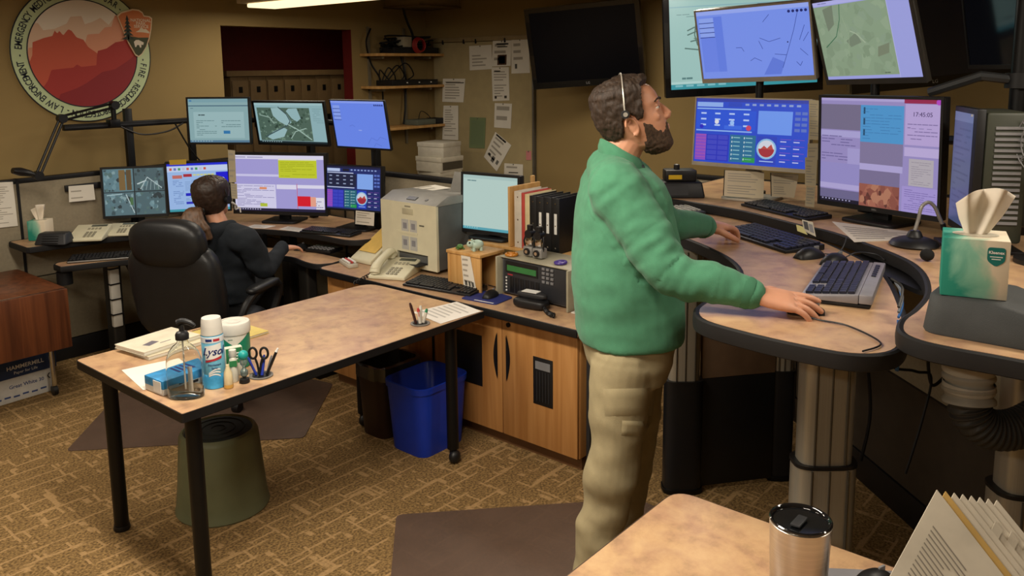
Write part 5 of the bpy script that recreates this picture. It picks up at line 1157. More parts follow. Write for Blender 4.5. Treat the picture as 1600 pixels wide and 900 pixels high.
def column(x, y, wlo, wup, zsplit, ztop, label_lo, m_lo=None, rz=0.0, ft=.03):
    x -= 3.0; y -= 1.2
    def rp(w_, k=.62, n=28):
        out = []
        for i in range(n):
            a = 2*PI*i/n; c_, s_ = math.cos(a), math.sin(a); px = w_/2*math.copysign(abs(c_)**.6, c_); py = w_*k/2*math.copysign(abs(s_)**.6, s_)
            out.append((x+px*math.cos(rz)-py*math.sin(rz), y+px*math.sin(rz)+py*math.cos(rz)))
        return out
    lo = MB().prism(rp(wlo), .025, zsplit).build('lift_column_lower', m_lo or alu, RC); MB().prism(rp(wlo*1.03), zsplit+.0002, zsplit+.012).build('column_collar', black_p, RC)
    up = MB().prism(rp(wup), zsplit+.0122, ztop).build('lift_column_upper', alu, RC)
    for s in (-.28, .0, .3):
        for (w_, z0, z1, par) in ((wlo, .03, zsplit-.003, lo), (wup, zsplit+.014, ztop-.004, up)):
            if par is lo and m_lo: continue
            for sd in (-1, 1):
                lx, ly = s*w_, sd*(w_*.31+.0002); gx, gy = x+lx*math.cos(rz)-ly*math.sin(rz), y+lx*math.sin(rz)+ly*math.cos(rz)
                MB().cyl((gx, gy, z0), (gx, gy, z1), .0035, n=6).build('column_groove', mat('groove', '55524C', .4, metal=.6), par)
    ft = MB().prism(off_poly(rp(wlo*1.02), ft), 0, .025).build('column_foot', black_m, RC, .004)
cr = math.radians(-50)
column(2.66, .905, .205, .175, .60, KZ-.05, 'near', rz=cr)
column(3.20, 1.72, .17, .14, .52, KZ-.05, 'behind', black_p, cr, .004)
column(3.58, 1.42, .11, .09, .52, KZ-.05, 'far', black_p, cr, .004)
column(2.84, .335, .24, .205, .62, RZ-.05, 'right', rz=cr)
a, b_ = V(3.25, 1.66, 0), V(3.53, 1.44, 0); d = (b_-a).normalized(); nn = V(-d.y, d.x, 0)*.012
MB().prism([((a+nn).x-3, (a+nn).y-1.2), ((b_+nn).x-3, (b_+nn).y-1.2), ((b_-nn).x-3, (b_-nn).y-1.2), ((a-nn).x-3, (a-nn).y-1.2)], .02, .53).build('modesty_panel', black_p, RC, .003)
MB().prism([((a+nn).x-3, (a+nn).y-1.2), ((b_+nn).x-3, (b_+nn).y-1.2), ((b_-nn).x-3, (b_-nn).y-1.2), ((a-nn).x-3, (a-nn).y-1.2)], .532, KZ-.05).build('upper_modesty_panel', mat('tan_panel', '7A6450', .6), RC, .002)
MB().prism(round_poly([(-.02, -.56), (.30, -.42), (.45, -.2), (.30, -.14), (.05, -.36), (-.08, -.5)], .03), KZ-.02, KZ-.004).build('cable_trough', black_p, RC)
partition('dark fabric partition panel behind the standing console', (4.95, 2.75), (4.95, -.4), 1.2, seams=(.008, 1.5, 3.1))
P1, P2 = at(1330, 700, .1), at(1424, 780, .1); dd = (P2-P1).normalized()
A_, B_ = P1-dd*.55, P2+dd*.9
partition('angled fabric panel under the console tier near the hose', (A_.x, A_.y), (B_.x, B_.y), 1.10, seams=(.008,), lowm=mat('shaded_fabric', '3C3226', .95))  # lower fabric coloured darker for the shade under the tier
# cables under the tier
R = random.Random(9)
for k, (lab, pts, r_, m_) in enumerate((('black cable drooping under the console tier', [(1352, 520), (1360, 640), (1345, 720)], .006, cable_m), ('thin black cable looping below the tier edge', [(1385, 560), (1430, 580), (1455, 590), (1440, 660), (1415, 740)], .005, cable_m), ('thick black cable beside the grey corrugated hose', [(1450, 540), (1455, 600), (1475, 590)], .006, cable_m))):
    pp = [atD(x, y, 2.95) for x, y in pts]; o_ = pp[0].copy()
    o_.z = RZ-.05; T = thing('under_desk_cable', lab, 'cable', o_); MB().tube(catmull([V(0, 0, 0)]+[p-o_ for p in pp], 8), r_, 6).build('cable', m_, T)
T = thing('blue_lanyard', 'blue strap hanging between the two console surfaces', 'strap', (2.46, .60, 0))
l0 = [atD(x, y, 2.35) for x, y in ((1404, 500), (1405, 525), (1405, 552), (1401, 580))]
MB().tube(catmull([p-V(2.46, .6, 0) for p in l0], 6), .005, 8, flat=.4).build('strap', mat('strap_blue', '2A5C9A', .6), T)
for k in range(3): MB().tube(catmull([atD(1393+6*k, 435+6*k, 2.5)-V(2.46, .6, 0), atD(1410, 450+12*k, 2.45)-V(2.46, .6, 0), atD(1404, 480+8*k, 2.4)-V(2.46, .6, 0)], 6), .004, 6).build('loop', (cable_m, mat('grey_cord', '5A6068', .5), MATS['strap_blue'])[k], T)

# ---- monitors
silver_f = mat('monitor_silver', 'A9A296', .4, metal=.2)
def s_radio_b(L): s_radio(L, dark=False)
RG = 'monitors of the standing console'
zt = RZ+.0008
monitor('flat_monitor', 'bright blue control panel monitor facing the standing person', (4.024, 1.818, 1.566), -179.8, -3.5, -.3, .625, .362, .007, .02, s_radio_b, frame_m=silver_f, base_z=zt, group=RG)
def s_cad2(L):
    L.r(0, 0, 1, 1, '9C90C8', 0); L.r(0, 0, .72, .025, 'B4A8DC', 1); L.r(.72, 0, 1, .035, '9A2450', 2); L.disc(.985, .02, .012, 'B848C8', 4)
    L.text(.02, .03, .6, .05, 1, '5C5488', 2, .6, seed=2); L.r(0, .06, .36, .30, '78708E', 1); L.r(0, .31, .36, .37, 'B0A8DC', 1); L.text(.01, .35, .32, .6, 9, '6E649C', 2, .3, seed=5); L.r(.25, .47, .36, .62, 'A9A0D6', 3); L.r(0, .62, .36, .82, '9890CC', 1)
    L.r(0, .82, .36, .87, 'B4AADC', 2); L.r(0, .88, .36, 1, '6E6890', 1)
    L.r(.36, .06, .72, .40, '4E9AD4', 2); L.text(.38, .08, .7, .38, 11, '3A7CB4', 3, .18, seed=7)
    for k in range(3): L.r(.385, .08+.1*k, .40, .14+.1*k, '1C4A6C', 3)
    L.r(.36, .40, .72, .60, '847AA0', 1); L.r(.36, .60, .72, .66, 'B4AADC', 2); L.r(.36, .66, .70, .80, '7C7298', 1)
    L.r(.36, .79, .70, 1, '9A5A4C', 2); L.blobs(.365, .79, .70, .995, 40, ('A86854', '7A4038', 'B47A60', '8C5044', '5E342E'), 3, 17, .015, .05)
    L.r(.73, .04, 1, .40, 'BCA8DC', 2); L.grid(.78, .25, .96, .26, 3, 1, '8C7CB0', 3, .6)
    L.text(.75, .2, .98, .36, 5, '8474A8', 3, .25, seed=12); L.r(.73, .42, 1, .5, 'C0B0E0', 2); L.r(.77, .52, .96, .76, 'B8B0B8', 3); L.text(.79, .54, .94, .75, 11, '8C8494', 4, .2, seed=13)
    L.r(.72, .77, 1, 1, 'A898D8', 2); L.text(.74, .79, .98, .98, 10, '7868AC', 3, .25, seed=15)
    L.r(0, .965, .36, 1, '14122A', 4); L.grid(.02, .97, .3, .99, 9, 1, 'A8A4CC', 5, .45)
m2 = monitor('flat_monitor', 'large lavender dispatch monitor nearest the standing person', (3.752, 1.113, 1.524), -199, 1.9, .5, .601, .506, .012, .022, s_cad2, base_z=zt, group=RG, logo='DELL')
Rm_ = Euler((math.radians(.5), math.radians(1.9), 0)).to_matrix()
text_mesh('17:45:05', .026, mat_attr('clock_ink') if False else mat('clock_ink', '3A2E5C', .5, emit=.6, var=0), m2, Rm_ @ V(.0025, (.865-.5)*.577, (.5-.12)*.472), (Rm_ @ Euler((PI/2, 0, PI/2)).to_matrix()).to_euler(), 'clock_lettering')
def s_trail(L):
    L.r(0, 0, 1, 1, '7C98F6', 0); L.r(0, .0, 1, .06, '9CB0FA', 1); L.r(.02, .09, .16, .9, '6E8AF0', 1); L.r(.16, .09, .235, .9, '6684EC', 1)
    for k in range(4): L.r(.02, .1+.07*k, .155, .165+.07*k, '92ABF8', 2); L.r(.015, .17+.07*k, .157, .178+.07*k, '1A2868', 3)
    for k in range(5): L.disc(.83+.035*k, .10, .0075, '16246C', 3, 12)
    L.poly([(.66, .72), (.76, .80), (.72, .97), (.57, .97)], '6480E4', 1)
    for p_ in ([(.9, .12), (.86, .35), (.8, .62), (.74, .88)], [(.6, .22), (.66, .12)], [(.56, .44), (.64, .5), (.74, .46)], [(.55, .48), (.58, .6)], [(.34, .56), (.39, .56), (.41, .62)], [(.46, .76), (.5, .72), (.56, .77)], [(.95, .3), (.92, .42), (.9, .5)], [(.98, .4), (.93, .52)], [(.9, .62), (.96, .72)], [(.86, .8), (.89, .86), (.91, .8)], [(.68, .68), (.78, .7)]): L.line(p_, .0025, '2E469C', 2)
    L.disc(.80, .52, .004, '182458', 3, 8)
monitor('flat_monitor', 'upper blue trail map monitor above the bright blue control panel', (4.141, 1.865, 2.019), -180, 13.7, 2.0, .627, .397, .009, .024, s_trail, frame_m=silver_f, base_z=zt, stand='pole', group=RG)
def s_topo(L):
    L.r(0, 0, 1, 1, 'A4A8E8', 0); L.r(.0, .06, .78, .96, '8FA487', 1)
    L.blobs(.01, .07, .77, .95, 90, ('93A78B', '8A9E82', '97AB8E', '8FA38A', '869A7E'), 1.5, 23, .02, .07)
    L.poly([(.1, .1), (.22, .06), (.2, .3), (.12, .38)], '7A8670', 3); L.poly([(.62, .62), (.74, .58), (.72, .7), (.6, .74)], '7E8870', 3); L.poly([(.3, .52), (.42, .42), (.46, .55), (.34, .6)], '7C8A74', 3)
    L.line([(.3, .06), (.27, .25), (.2, .45), (.06, .58)], .004, '2F6A48', 4); L.line([(.36, .4), (.42, .44), (.5, .56)], .006, 'A8B89C', 4); L.line([(.3, .2), (.34, .45), (.3, .7)], .003, '9CB090', 4)
    L.r(.78, .0, .785, 1, 'C0C0F0', 2); L.r(0, 0, 1, .05, 'B8B8F0', 2); L.text(.02, .01, .3, .04, 1, '8C8CC4', 3); L.text(.62, .92, .77, .95, 1, '5C6C58', 4)
monitor('flat_monitor', 'upper green terrain map monitor tilted down at upper right', (3.991, 1.261, 2.026), -210.1, 16.3, 2.0, .628, .426, .016, .026, s_topo, frame_m=mat('frame_taupe', '3E3B36', .45), base_z=zt, stand='pole', group=RG, depth=.025)
def s_tv(L):
    L.r(0, 0, 1, 1, 'A4CCC6', 0); L.text(.05, .3, .3, .34, 2, '6E9494', 2, .3, seed=3)
    for p_ in ([(.12, .5), (.2, .46), (.24, .52), (.3, .5)], [(.14, .56), (.22, .54), (.28, .58)], [(.18, .4), (.17, .5), (.19, .6)], [(.1, .62), (.2, .64)], [(.12, .46), (.17, .43), (.22, .44)]): L.line(p_, .008, '5A7A74', 2)
    L.poly([(.16, .53), (.24, .52), (.28, .56), (.2, .57)], '748C7C', 1.5); L.poly([(.22, .6), (.3, .6), (.29, .64), (.24, .65)], 'B0847C', 1.5); L.r(.6, .245, .78, .265, '5C6878', 2); L.r(0, .235, 1, .245, '8CB8C0', 1)
    L.r(.0, .93, 1, .95, 'B8DCD8', 1); L.r(0, .955, 1, 1, '3A9AA6', 2); L.grid(.03, .96, .4, .99, 5, 1, '84C4CC', 3, .7); L.text(.05, .88, .25, .92, 1, '5C8484', 2)
off_m = mat_attr('off_screen', .3, .28); off_m.node_tree.nodes['Principled BSDF'].inputs['Specular IOR Level'].default_value = .12; off_m.node_tree.nodes['Principled BSDF'].inputs['Base Color'].default_value = (.002, .002, .003, 1)
def tv(name, label, c, yaw, tilt, roll, w, h, lay=None, logo='LG', scr=None, dark=False):
    T = monitor(name, label, c, yaw, tilt, roll, w, h, .035, .05, lay, depth=.07, frame_m=mat('tv_gloss', '0A0A0C', .18, var=.05, coat=.3), logo=logo, cat='television', scr=scr)
    d_ = (XW-c[0])*1.0; n_ = Matrix.Rotation(-math.radians(yaw), 3, 'Z') @ V(1, 0, 0)
    s_ = V(-.07, 0, 0); e = V(0, 0, 0)+n_*(d_-.012)
    MB().tube([s_, (s_+e)/2+V(0, 0, -.02), e], .022, 8).build('wall_arm', black_m, T); MB().boxc(e, (.16, .16, .02), Euler((0, PI/2, -math.radians(yaw))).to_matrix()).build('wall_plate', black_m, T)
    return T
tv('wall_television', 'switched off black television hanging beside the pin board', atD(913, 71, 6.35), -158.2, 11.2, 3.7, .89, .627, lambda L: L.r(0, 0, 1, 1, '030406', 0), scr=off_m)
tv('wall_television', 'wall television with pale green map behind the blue trail map monitor', atD(1161, 52, 5.2), -142, 0, 2.6, .98, .755, s_tv, logo=None)
tv('wall_television', 'dark glossy television at the upper right corner', atD(1459, 30, 4.3), -142, 1.7, 5.3, .86, .69, lambda L: L.r(0, 0, 1, 1, '040508', 0), scr=mat_attr('dark_gloss_screen', .5, .08))
# turned monitor at right seen from its side
TM = thing('turned_monitor', 'thick dark monitor turned side on behind the tissue box', 'monitor', (3.46, .72, zt), math.radians(-243.6))
gg = mat('olive_grey_plastic', '33362C', .5)
MB().box(-.03, 0, -.13, .16, .06, .53).build('bezel', black_p, TM, .004); lyt = Lay(.24, .42); lyt.r(0, 0, 1, 1, '5E6C9C', 0).r(0, 0, 1, .08, '7E8CBC', 1).text(.1, .12, .9, .9, 14, '4C5A88', 1, .3, seed=6); lyt.build('screen', mat_attr('dim_screen', .45, .3), TM, (.0006, 0, .30))
MB().box(-.17, -.0305, -.12, .165, .05, .52).build('rear_case', gg, TM, .012)
for k in range(18): MB().box(-.15, -.06, .1652, .169, .12+.02*k, .13+.02*k).build('vent_slat', grey_p, TM)
MB().box(-.24, -.171, -.06, .11, .1, .46).build('rear_bulge', gg, TM, .02); MB().box(-.10, -.04, -.05, .05, .01, .06).build('neck', black_p, TM); MB().box(-.2, .05, -.12, .12, 0, .012).build('foot', black_p, TM, .004)
MB().boxc((.0012, .1, .505), (.001, .02, .008)).build('badge', wh_i, TM); MB().boxc((.0012, .12, .10), (.001, .03, .012)).build('sticker', wh_i, TM)
# fan
FN = thing('desk_fan', 'black wire desk fan at the right picture edge', 'fan', (3.35, .42, zt), math.radians(150))
MB().cyl((0, 0, 0), (0, 0, .015), .09).build('base', black_p, FN); MB().cyl((0, 0, .015), (0, 0, .34), .012).build('stem', black_p, FN)
for r in (.03, .06, .09, .115):
    for x in (-.04, .04): MB().tube([(x*(1.2-r*3), r*math.cos(a*PI/14), .42+r*math.sin(a*PI/14)) for a in range(28)], .0022, 5, True).build('grille_ring', grey_p, FN)
for k in range(10):
    a = 2*PI*k/10; MB().tube([(.044, .03*math.cos(a), .42+.03*math.sin(a)), (.034, .115*math.cos(a), .42+.115*math.sin(a)), (-.034, .115*math.cos(a), .42+.115*math.sin(a)), (-.044, .03*math.cos(a), .42+.03*math.sin(a))], .0018, 5).build('grille_spoke', grey_p, FN)
MB().cyl((-.1, 0, .42), (-.0, 0, .42), .035).build('motor', black_p, FN)
for k in range(3):
    a = 2*PI*k/3; MB().face([(.0, .02*math.cos(a), .42+.02*math.sin(a)), (.012, .1*math.cos(a-.4), .42+.1*math.sin(a-.4)), (-.012, .1*math.cos(a+.4), .42+.1*math.sin(a+.4))]).build('blade', dark_p, FN)
# equipment mast with arms
MS = thing('equipment_mast', 'black vertical mast with clamped arms at the right edge', 'mast', (3.9, .62, zt))
MB().cyl((0, 0, 0), (0, 0, 1.3), .035).build('pole', black_m, MS)
MB().cyl((0, 0, 0), (0, 0, .03), .08).build('pole_base', black_m, MS)
for k, z in enumerate((.62, .36)):
    MB().cyl((0, 0, z-.03), (0, 0, z+.03), .055).build('clamp', black_p, MS)
    MB().tube([V(0, 0, z), V(-.10, .12, z+.02), V(-.05+.1*k, .32, z+.05*(k-1))], .02, 8).build('arm', mat('arm_grey', '3C3E40', .4, metal=.4), MS)
monitor('flat_monitor', 'dark monitor turned almost edge on at the top right corner', atD(1557, 27, 3.7), -228, 10, 0, .50, .46, .012, .018, lambda L: L.r(0, 0, 1, 1, '05070C', 0), frame_m=black_p, depth=.03, scr=mat_attr('dark_gloss_screen', .5, .08), group=RG)

# ---- papers around the monitors
def onD(px, D): return [atD(x, y, D) for x, y in px]
sheet('note_strip', 'upper narrow note strip at the right edge of the bright blue monitor', onD([(1264, 156), (1282, 157), (1281, 219), (1264, 218)], 4.02), 14, 'C9BDA0', 61, cat='note')
sheet('note_strip', 'second narrow note strip below the upper one on the bright blue monitor', onD([(1262, 224), (1279, 224), (1278, 250), (1262, 250)], 4.01), 5, 'C6BA9E', 62, cat='note')
sheet('note_strip', 'third narrow note strip hanging over the monitor corner', onD([(1258, 246), (1277, 247), (1275, 291), (1258, 290)], 3.99), 9, 'C9BDA0', 63, cat='note')
sheet('note_strip', 'lowest narrow note strip hanging toward the black keyboard', onD([(1260, 291), (1274, 292), (1272, 324), (1258, 322)], 4.0), 6, 'C4B89C', 64, cat='note')
for k, (q, lab) in enumerate((([(1133, 266), (1194, 269), (1193, 311), (1131, 306)], 'white printed placard below the left part of the bright blue monitor'), ([(1205, 270), (1248, 273), (1241, 309), (1206, 307)], 'white printed placard below the right part of the bright blue monitor'))):
    P_ = onD(q, 4.28); b0 = (P_[2]+P_[3])/2; 
    for i in (2, 3): P_[i].z = max(P_[i].z, RZ+.003)
    T = sheet('standing_placard', lab, P_, 9, 'CBBFA6', 66+k, cat='placard')
    c0 = T.location; bk = [p-c0+V(.02, .02, 0)*.3 for p in P_]; MB().add(bk+[p+V(.006, .005, 0) for p in bk], [(0, 1, 2, 3), (7, 6, 5, 4), (0, 4, 5, 1), (1, 5, 6, 2), (2, 6, 7, 3), (3, 7, 4, 0)]).build('backing', black_p, T, smooth=0)
sheet('loose_sheet', 'white printed sheet on the tier in front of the lavender monitor', [at(1300, 346, RZ+.0015), at(1425, 362, RZ+.0015), at(1436, 374, RZ+.0015), at(1335, 378, RZ+.0015)], 7, 'D0C8BA', 70, ink='9A948A')
# ---- devices
p = at(1072, 311, RZ)
T = thing('radio_charger', 'black radio base under a smaller unit with yellow label', 'radio', (p.x+.06, p.y+.07, zt), math.radians(-50))
MB().add([(-.12, -.08, 0), (.12, -.08, 0), (.12, .08, 0), (-.12, .08, 0), (-.105, -.06, .085), (.105, -.06, .085), (.105, .07, .085), (-.105, .07, .085)], [(0, 3, 2, 1), (4, 5, 6, 7), (0, 1, 5, 4), (1, 2, 6, 5), (2, 3, 7, 6), (3, 0, 4, 7)]).build('case', black_p, T, .01, 3)
MB().boxc((-.03, -.0705, .04), (.12, .004, .05), Euler((-.23, 0, 0)).to_matrix()).build('grille', dark_p, T)
T2 = thing('portable_radio', 'small black unit with a yellow label on the radio base', 'radio', (p.x+.06, p.y+.07, zt+.0858), math.radians(-50))
MB().box(-.085, .08, -.045, .06, 0, .06).build('case', black_p, T2, .008); MB().box(-.07, .0, -.0475, -.0455, .012, .035).build('yellow_label', mat('label_yellow', 'C9A51E', .5), T2)
MB().cyl((-.02, .0, .0605), (-.02, .0, .085), .016).build('knob', black_p, T2); MB().cyl((-.02, 0, .0852), (-.02, 0, .087), .008).build('knob_cap', wh_i, T2)
keyboard('black keyboard on the tier under the blue and lavender monitors', (3.80, 1.53, zt), math.radians(-118), .46, .155)
kblue = mat('key_dark_blue', '1D2030', .35)
keyboard('dark keyboard under the left hand of the standing person', (3.365, 1.415, KZ+.0008), math.radians(-121), .47, .19, black_p, kblue, tilt=4)
keyboard('silver and black keyboard beside the held mouse', (2.79, .925, KZ+.0135), math.radians(-168), .48, .17, mat('kb_silver', '8E8C92', .4, metal=.3), kblue, tilt=6)
K3 = bpy.data.objects['keyboard.005'] if 'keyboard.005' in bpy.data.objects else [o for o in bpy.data.objects if o.get('label', '').startswith('silver and black')][0]
MB().box(-.24, .24, .0855, .125, .002, .032).build('media_strip', MATS['kb_silver'], K3, .004); MB().box(-.235, .235, -.08, .12, -.012, .0).build('underside', black_p, K3, .004)
for k in range(6): MB().boxc((-.17+.03*k, .105, .0335), (.02, .014, .006)).build('media_key', kblue, K3, .001)
p = at(1072, 334, KZ)
T = thing('dial_keypad', 'grey keyed dial pad under the standing person\'s forearm', 'keypad', (p.x, p.y, KZ+.0008), math.radians(-125))
MB().box(-.1, .1, -.06, .06, 0, .025).build('case', dark_p, T, .006); kb = MB()
for i in range(6):
    for j in range(4): kb.boxc((-.075+.028*i, -.042+.026*j, .028), (.02, .016, .007))
kb.build('keys', mat('key_light_grey', '9A9890', .5), T, .001, kind='stuff')
mouse('dark grey mouse at the corner of the dark keyboard', (3.16, 1.165, KZ+.0008), math.radians(-25), black_p, 1.15, cord=[(.055, 0, .01), (.12, -.03, .012), (.19, .0, .06), (.2, .06, .03)])
mouse('black mouse with pale dot behind the silver keyboard', (3.12, 1.055, KZ+.0008), math.radians(-15), black_p, 1.15, cord=[(.055, 0, .01), (.11, -.02, .03), (.14, -.08, .03), (.12, -.13, .02)])
p = at(1271, 490, KZ)
mouse('black mouse with silver top under the standing person\'s right hand', (p.x-.012, p.y+.02, KZ+.0008), math.radians(-62), black_p, .98, mat('mouse_silver', 'A8A6A2', .3, metal=.4), cord=[(-.05, .01, .008), (.02, -.07, .004), (.1, -.12, .004), (.16, -.26, .004), (.1, -.34, .004)])
sheet('photo_card', 'small card with a dark picture standing at the tier edge', [atD(x, y, 3.5) for x, y in ((1253, 343), (1270, 347), (1275, 370), (1256, 361))], 0, 'C8C2B2', 72, deco=[(.1, .1, .48, .75, '4A4A4E'), (.55, .2, .9, .8, '8A8A8E')], cat='card')
sheet('sticky_note', 'pale yellow sticky note beside the small picture card', [atD(x, y, 3.47) for x, y in ((1244, 351), (1254, 354), (1262, 367), (1246, 361))], 0, 'CFC78A', 73, cat='sticky note')
# gooseneck microphone
p = at(1428, 384, RZ)
T = thing('gooseneck_microphone', 'black desk microphone with a bent silver gooseneck', 'microphone', (p.x, p.y, zt), 0)
MB().lathe([(.085, 0), (.09, .006), (.08, .02), (.055, .03), (.03, .036), (.022, .055), (.016, .06), (.0, .06)], n=32).build('base', black_p, T)
u = V(.647, -.763, 0)
MB().tube(catmull([V(0, 0, .06), u*.01+V(0, 0, .10), u*.02+V(0, 0, .15), u*.045+V(0, 0, .168), u*.07+V(0, 0, .15), u*.09+V(0, 0, .11), u*.105+V(0, 0, .08)], 6), .007, 10).build('gooseneck', silver_p, T)
MB().tube([u*.105+V(0, 0, .085), u*.112+V(0, 0, .06)], .010, 10).build('mic_capsule', black_p, T)
p = at(1448, 408, RZ); T = thing('foam_ball', 'small black foam ball lying at the tier edge', 'foam ball', (p.x, p.y, zt)); MB().ball((0, 0, .022), (.024, .024, .022), 16, 10).build('ball', mat('foam', '151515', .95), T)
# grey molded holder with tissue box
GH = thing('plastic_tray', 'dark grey moulded plastic base carrying the large tissue box', 'tray', (2.30, .30, zt))
gm = mat('moulded_grey', '3E4142', .7, bump=.4, bscale=500)
def slab(z, x0, x1, y0, y1, r): return [V(x, y, z) for x, y in round_poly([(x0, y0), (x1, y0), (x1, y1), (x0, y1)], r, 5)]
MB().ring([slab(0, -.01, .27, -.2, .245, .05), slab(.006, -.012, .275, -.2, .248, .05), slab(.06, .0, .26, -.14, .243, .05), slab(.094, .012, .25, .05, .238, .035), slab(.0995, .02, .24, .06, .23, .03)]).build('base', gm, GH, smooth=50)
MB().ring([slab(.0, .02, .25, -.36, -.17, .04), slab(.04, .04, .24, -.34, -.18, .04)]).build('side_wing', gm, GH, smooth=50)
TB = tissue_box('large teal and cream tissue box with a raised tissue', (2.405, .455, zt+.1005), math.radians(194), .150, .152)
tissue(TB, .152, .125, .022, .068, (.018, 0), 5)
gk = mat('kleenex_green', '14706A', .5)
MB().prism(round_poly([(.025, .135), (.065, .135), (.065, .10), (.045, .085), (.025, .10)], .008, 4), 0, .0006).build('brand_shield', gk, TB, rot=(PI/2, 0, PI/2), loc=(.0756, 0, 0))
text_mesh('Kleenex', .0105, wh_i, TB, (.0766, .045, .122), (PI/2, 0, PI/2), 'brand_lettering', bold=.0003)
for k in range(2): MB().boxc((.0764, .045, .111-.006*k), (.0004, .028-.008*k, .0022)).build('brand_line', wh_i, TB)
for k, lab in enumerate(('lower folded paper pad behind the large tissue box', 'middle folded paper pad behind the large tissue box', 'upper folded paper pad behind the large tissue box')):
    T = thing('paper_pad', lab, 'paper pad', (2.66, .34, zt+.001+.012*k), .15*k, 'paper pads behind the tissue box'); MB().box(-.08, .08, -.06, .06, 0, .010).build('sheets', mat('pad_cream', 'C9BFA8', .7), T, .002); MB().box(-.081, .081, -.061, -.05, .0101, .0115).build('binding', mat('pad_tape', 'A89C80', .7), T)
T = thing('comb_bound_pad', 'white comb bound pad at the right picture edge', 'notepad', (2.52, .24, zt+.041), -.2)
MB().box(-.06, .06, -.09, .09, 0, .012).build('pages', paper_m, T, .001); b = MB()
for k in range(12): b.boxc((-.062, -.08+.0145*k, .008), (.012, .006, .012))
b.build('comb', white_p, T, kind='stuff')
# corrugated hoses
HS = thing('corrugated_hose', 'white then black corrugated duct hose below the console tier', 'hose', (2.52, .46, 0))
oH = V(2.52, .46, 0)
def hose(pts, r, rib, name, m_):
    path = catmull(pts, 16); L_ = [0]
    for a, b2 in zip(path, path[1:]): L_.append(L_[-1]+(b2-a).length)
    n = max(20, int(L_[-1]/rib*4)); q = []; 
    for i in range(n+1):
        s = L_[-1]*i/n; j = max(k for k in range(len(L_)) if L_[k] <= s+1e-9); j = min(j, len(path)-2); t = (s-L_[j])/max(1e-9, L_[j+1]-L_[j]); q.append(path[j].lerp(path[j+1], t))
    MB().tube(q, [r*(1+.06*(1 if (i % 4) in (1, 2) else -1)) for i in range(n+1)], 24).build(name, m_, HS, smooth=50)
H0 = atD(1513, 545, 2.3); H1 = atD(1514, 628, 2.3)
hose([V(H0.x, H0.y, RZ-.05)-oH, (H0+H1)/2-oH, H1-oH], .064, .032, 'white_hose', mat('hose_white', '8C8A80', .6))
for zz in (.35, .7): 
    c = H0.lerp(H1, zz)-oH; MB().lathe([(.0655, -.012), (.0665, -.01), (.0665, .01), (.0655, .012)], c, n=28, cap=False).build('clamp_band', mat('hose_band', 'A5A297', .5), HS)
hose([H1-oH+V(0, 0, .02), atD(1514, 634, 2.3)-oH, atD(1524, 656, 2.3)-oH, atD(1546, 670, 2.3)-oH, atD(1574, 672, 2.3)-oH, atD(1602, 664, 2.3)-oH, atD(1635, 645, 2.3)-oH, atD(1665, 615, 2.3)-oH], .053, .014, 'black_hose', mat('hose_black', '2C2A26', .55))

# ================================================================== near desk at the bottom
ND = thing('near_desk', 'laminate desk corner in the foreground at the bottom', 'desk', (1.3, .3, 0))
npoly = round_poly([(-.45, -1.2), (.655, -1.2), (.655, .765), (-.45, .765)], [.02, .02, .06, .02], 6)
MB().prism(npoly, .71, .74).build('top', lam_m, ND)
b = MB(); oo = off_poly(npoly, .004); b.ring([[V(*p, .7388) for p in npoly], [V(*p, .7388) for p in oo], [V(*p, .706) for p in oo], [V(*p, .706) for p in off_poly(npoly, -.006)]], cap=False); b.build('edge_band', mat('edge_brown', '4A382C', .5), ND)
for x, y in ((-.38, .68), (.58, .68), (-.38, -1.1), (.58, -1.1)): MB().cyl((x, y, 0), (x, y, .709), .028).build('leg', black_m, ND)
MP2 = thing('keyboard_platform', 'grey keyboard base behind the steel tumbler on the near desk', 'keyboard', (1.80, .53, .7408), math.radians(-55))
MB().prism(round_poly([(-.16, -.07), (.2, -.07), (.2, .07), (-.16, .07)], .05), 0, .014).build('base', mat('base_grey', '77767A', .5), MP2, .004); MB().prism(round_poly([(-.168, -.078), (.208, -.078), (.208, .078), (-.168, .078)], .055), -.0001, .006).build('rim', black_p, MP2, .002)
mouse('black mouse beside the steel tumbler on the near desk', (1.83, .50, .7555), math.radians(-20), black_p, 1.0)
p = at(1251, 815, .925)
TU = thing('steel_tumbler', 'brushed steel tumbler with clear black lid in the foreground', 'tumbler', (p.x, p.y, .7408))
steel = mat('brushed_steel', 'C9C4BA', .3, metal=.9, var=.08, scale=4, stretch=(1, 1, 60))
MB().lathe([(.057, 0), (.059, .003), (.0655, .178), (.066, .1845), (.064, .186), (.0625, .178)], n=48).build('cup', steel, TU, smooth=50)
MB().lathe([(.0625, .183), (.0645, .1865), (.0665, .188), (.0665, .191), (.064, .193), (.060, .1915), (.057, .185), (.02, .184), (.0, .184)], n=48).build('lid', mat('lid_clear_black', '15171A', .08, trans=.35, coat=.6), TU, smooth=50)
MB().boxc((-.01, .0, .1895), (.05, .022, .006)).build('slider', dark_p, TU, .004)
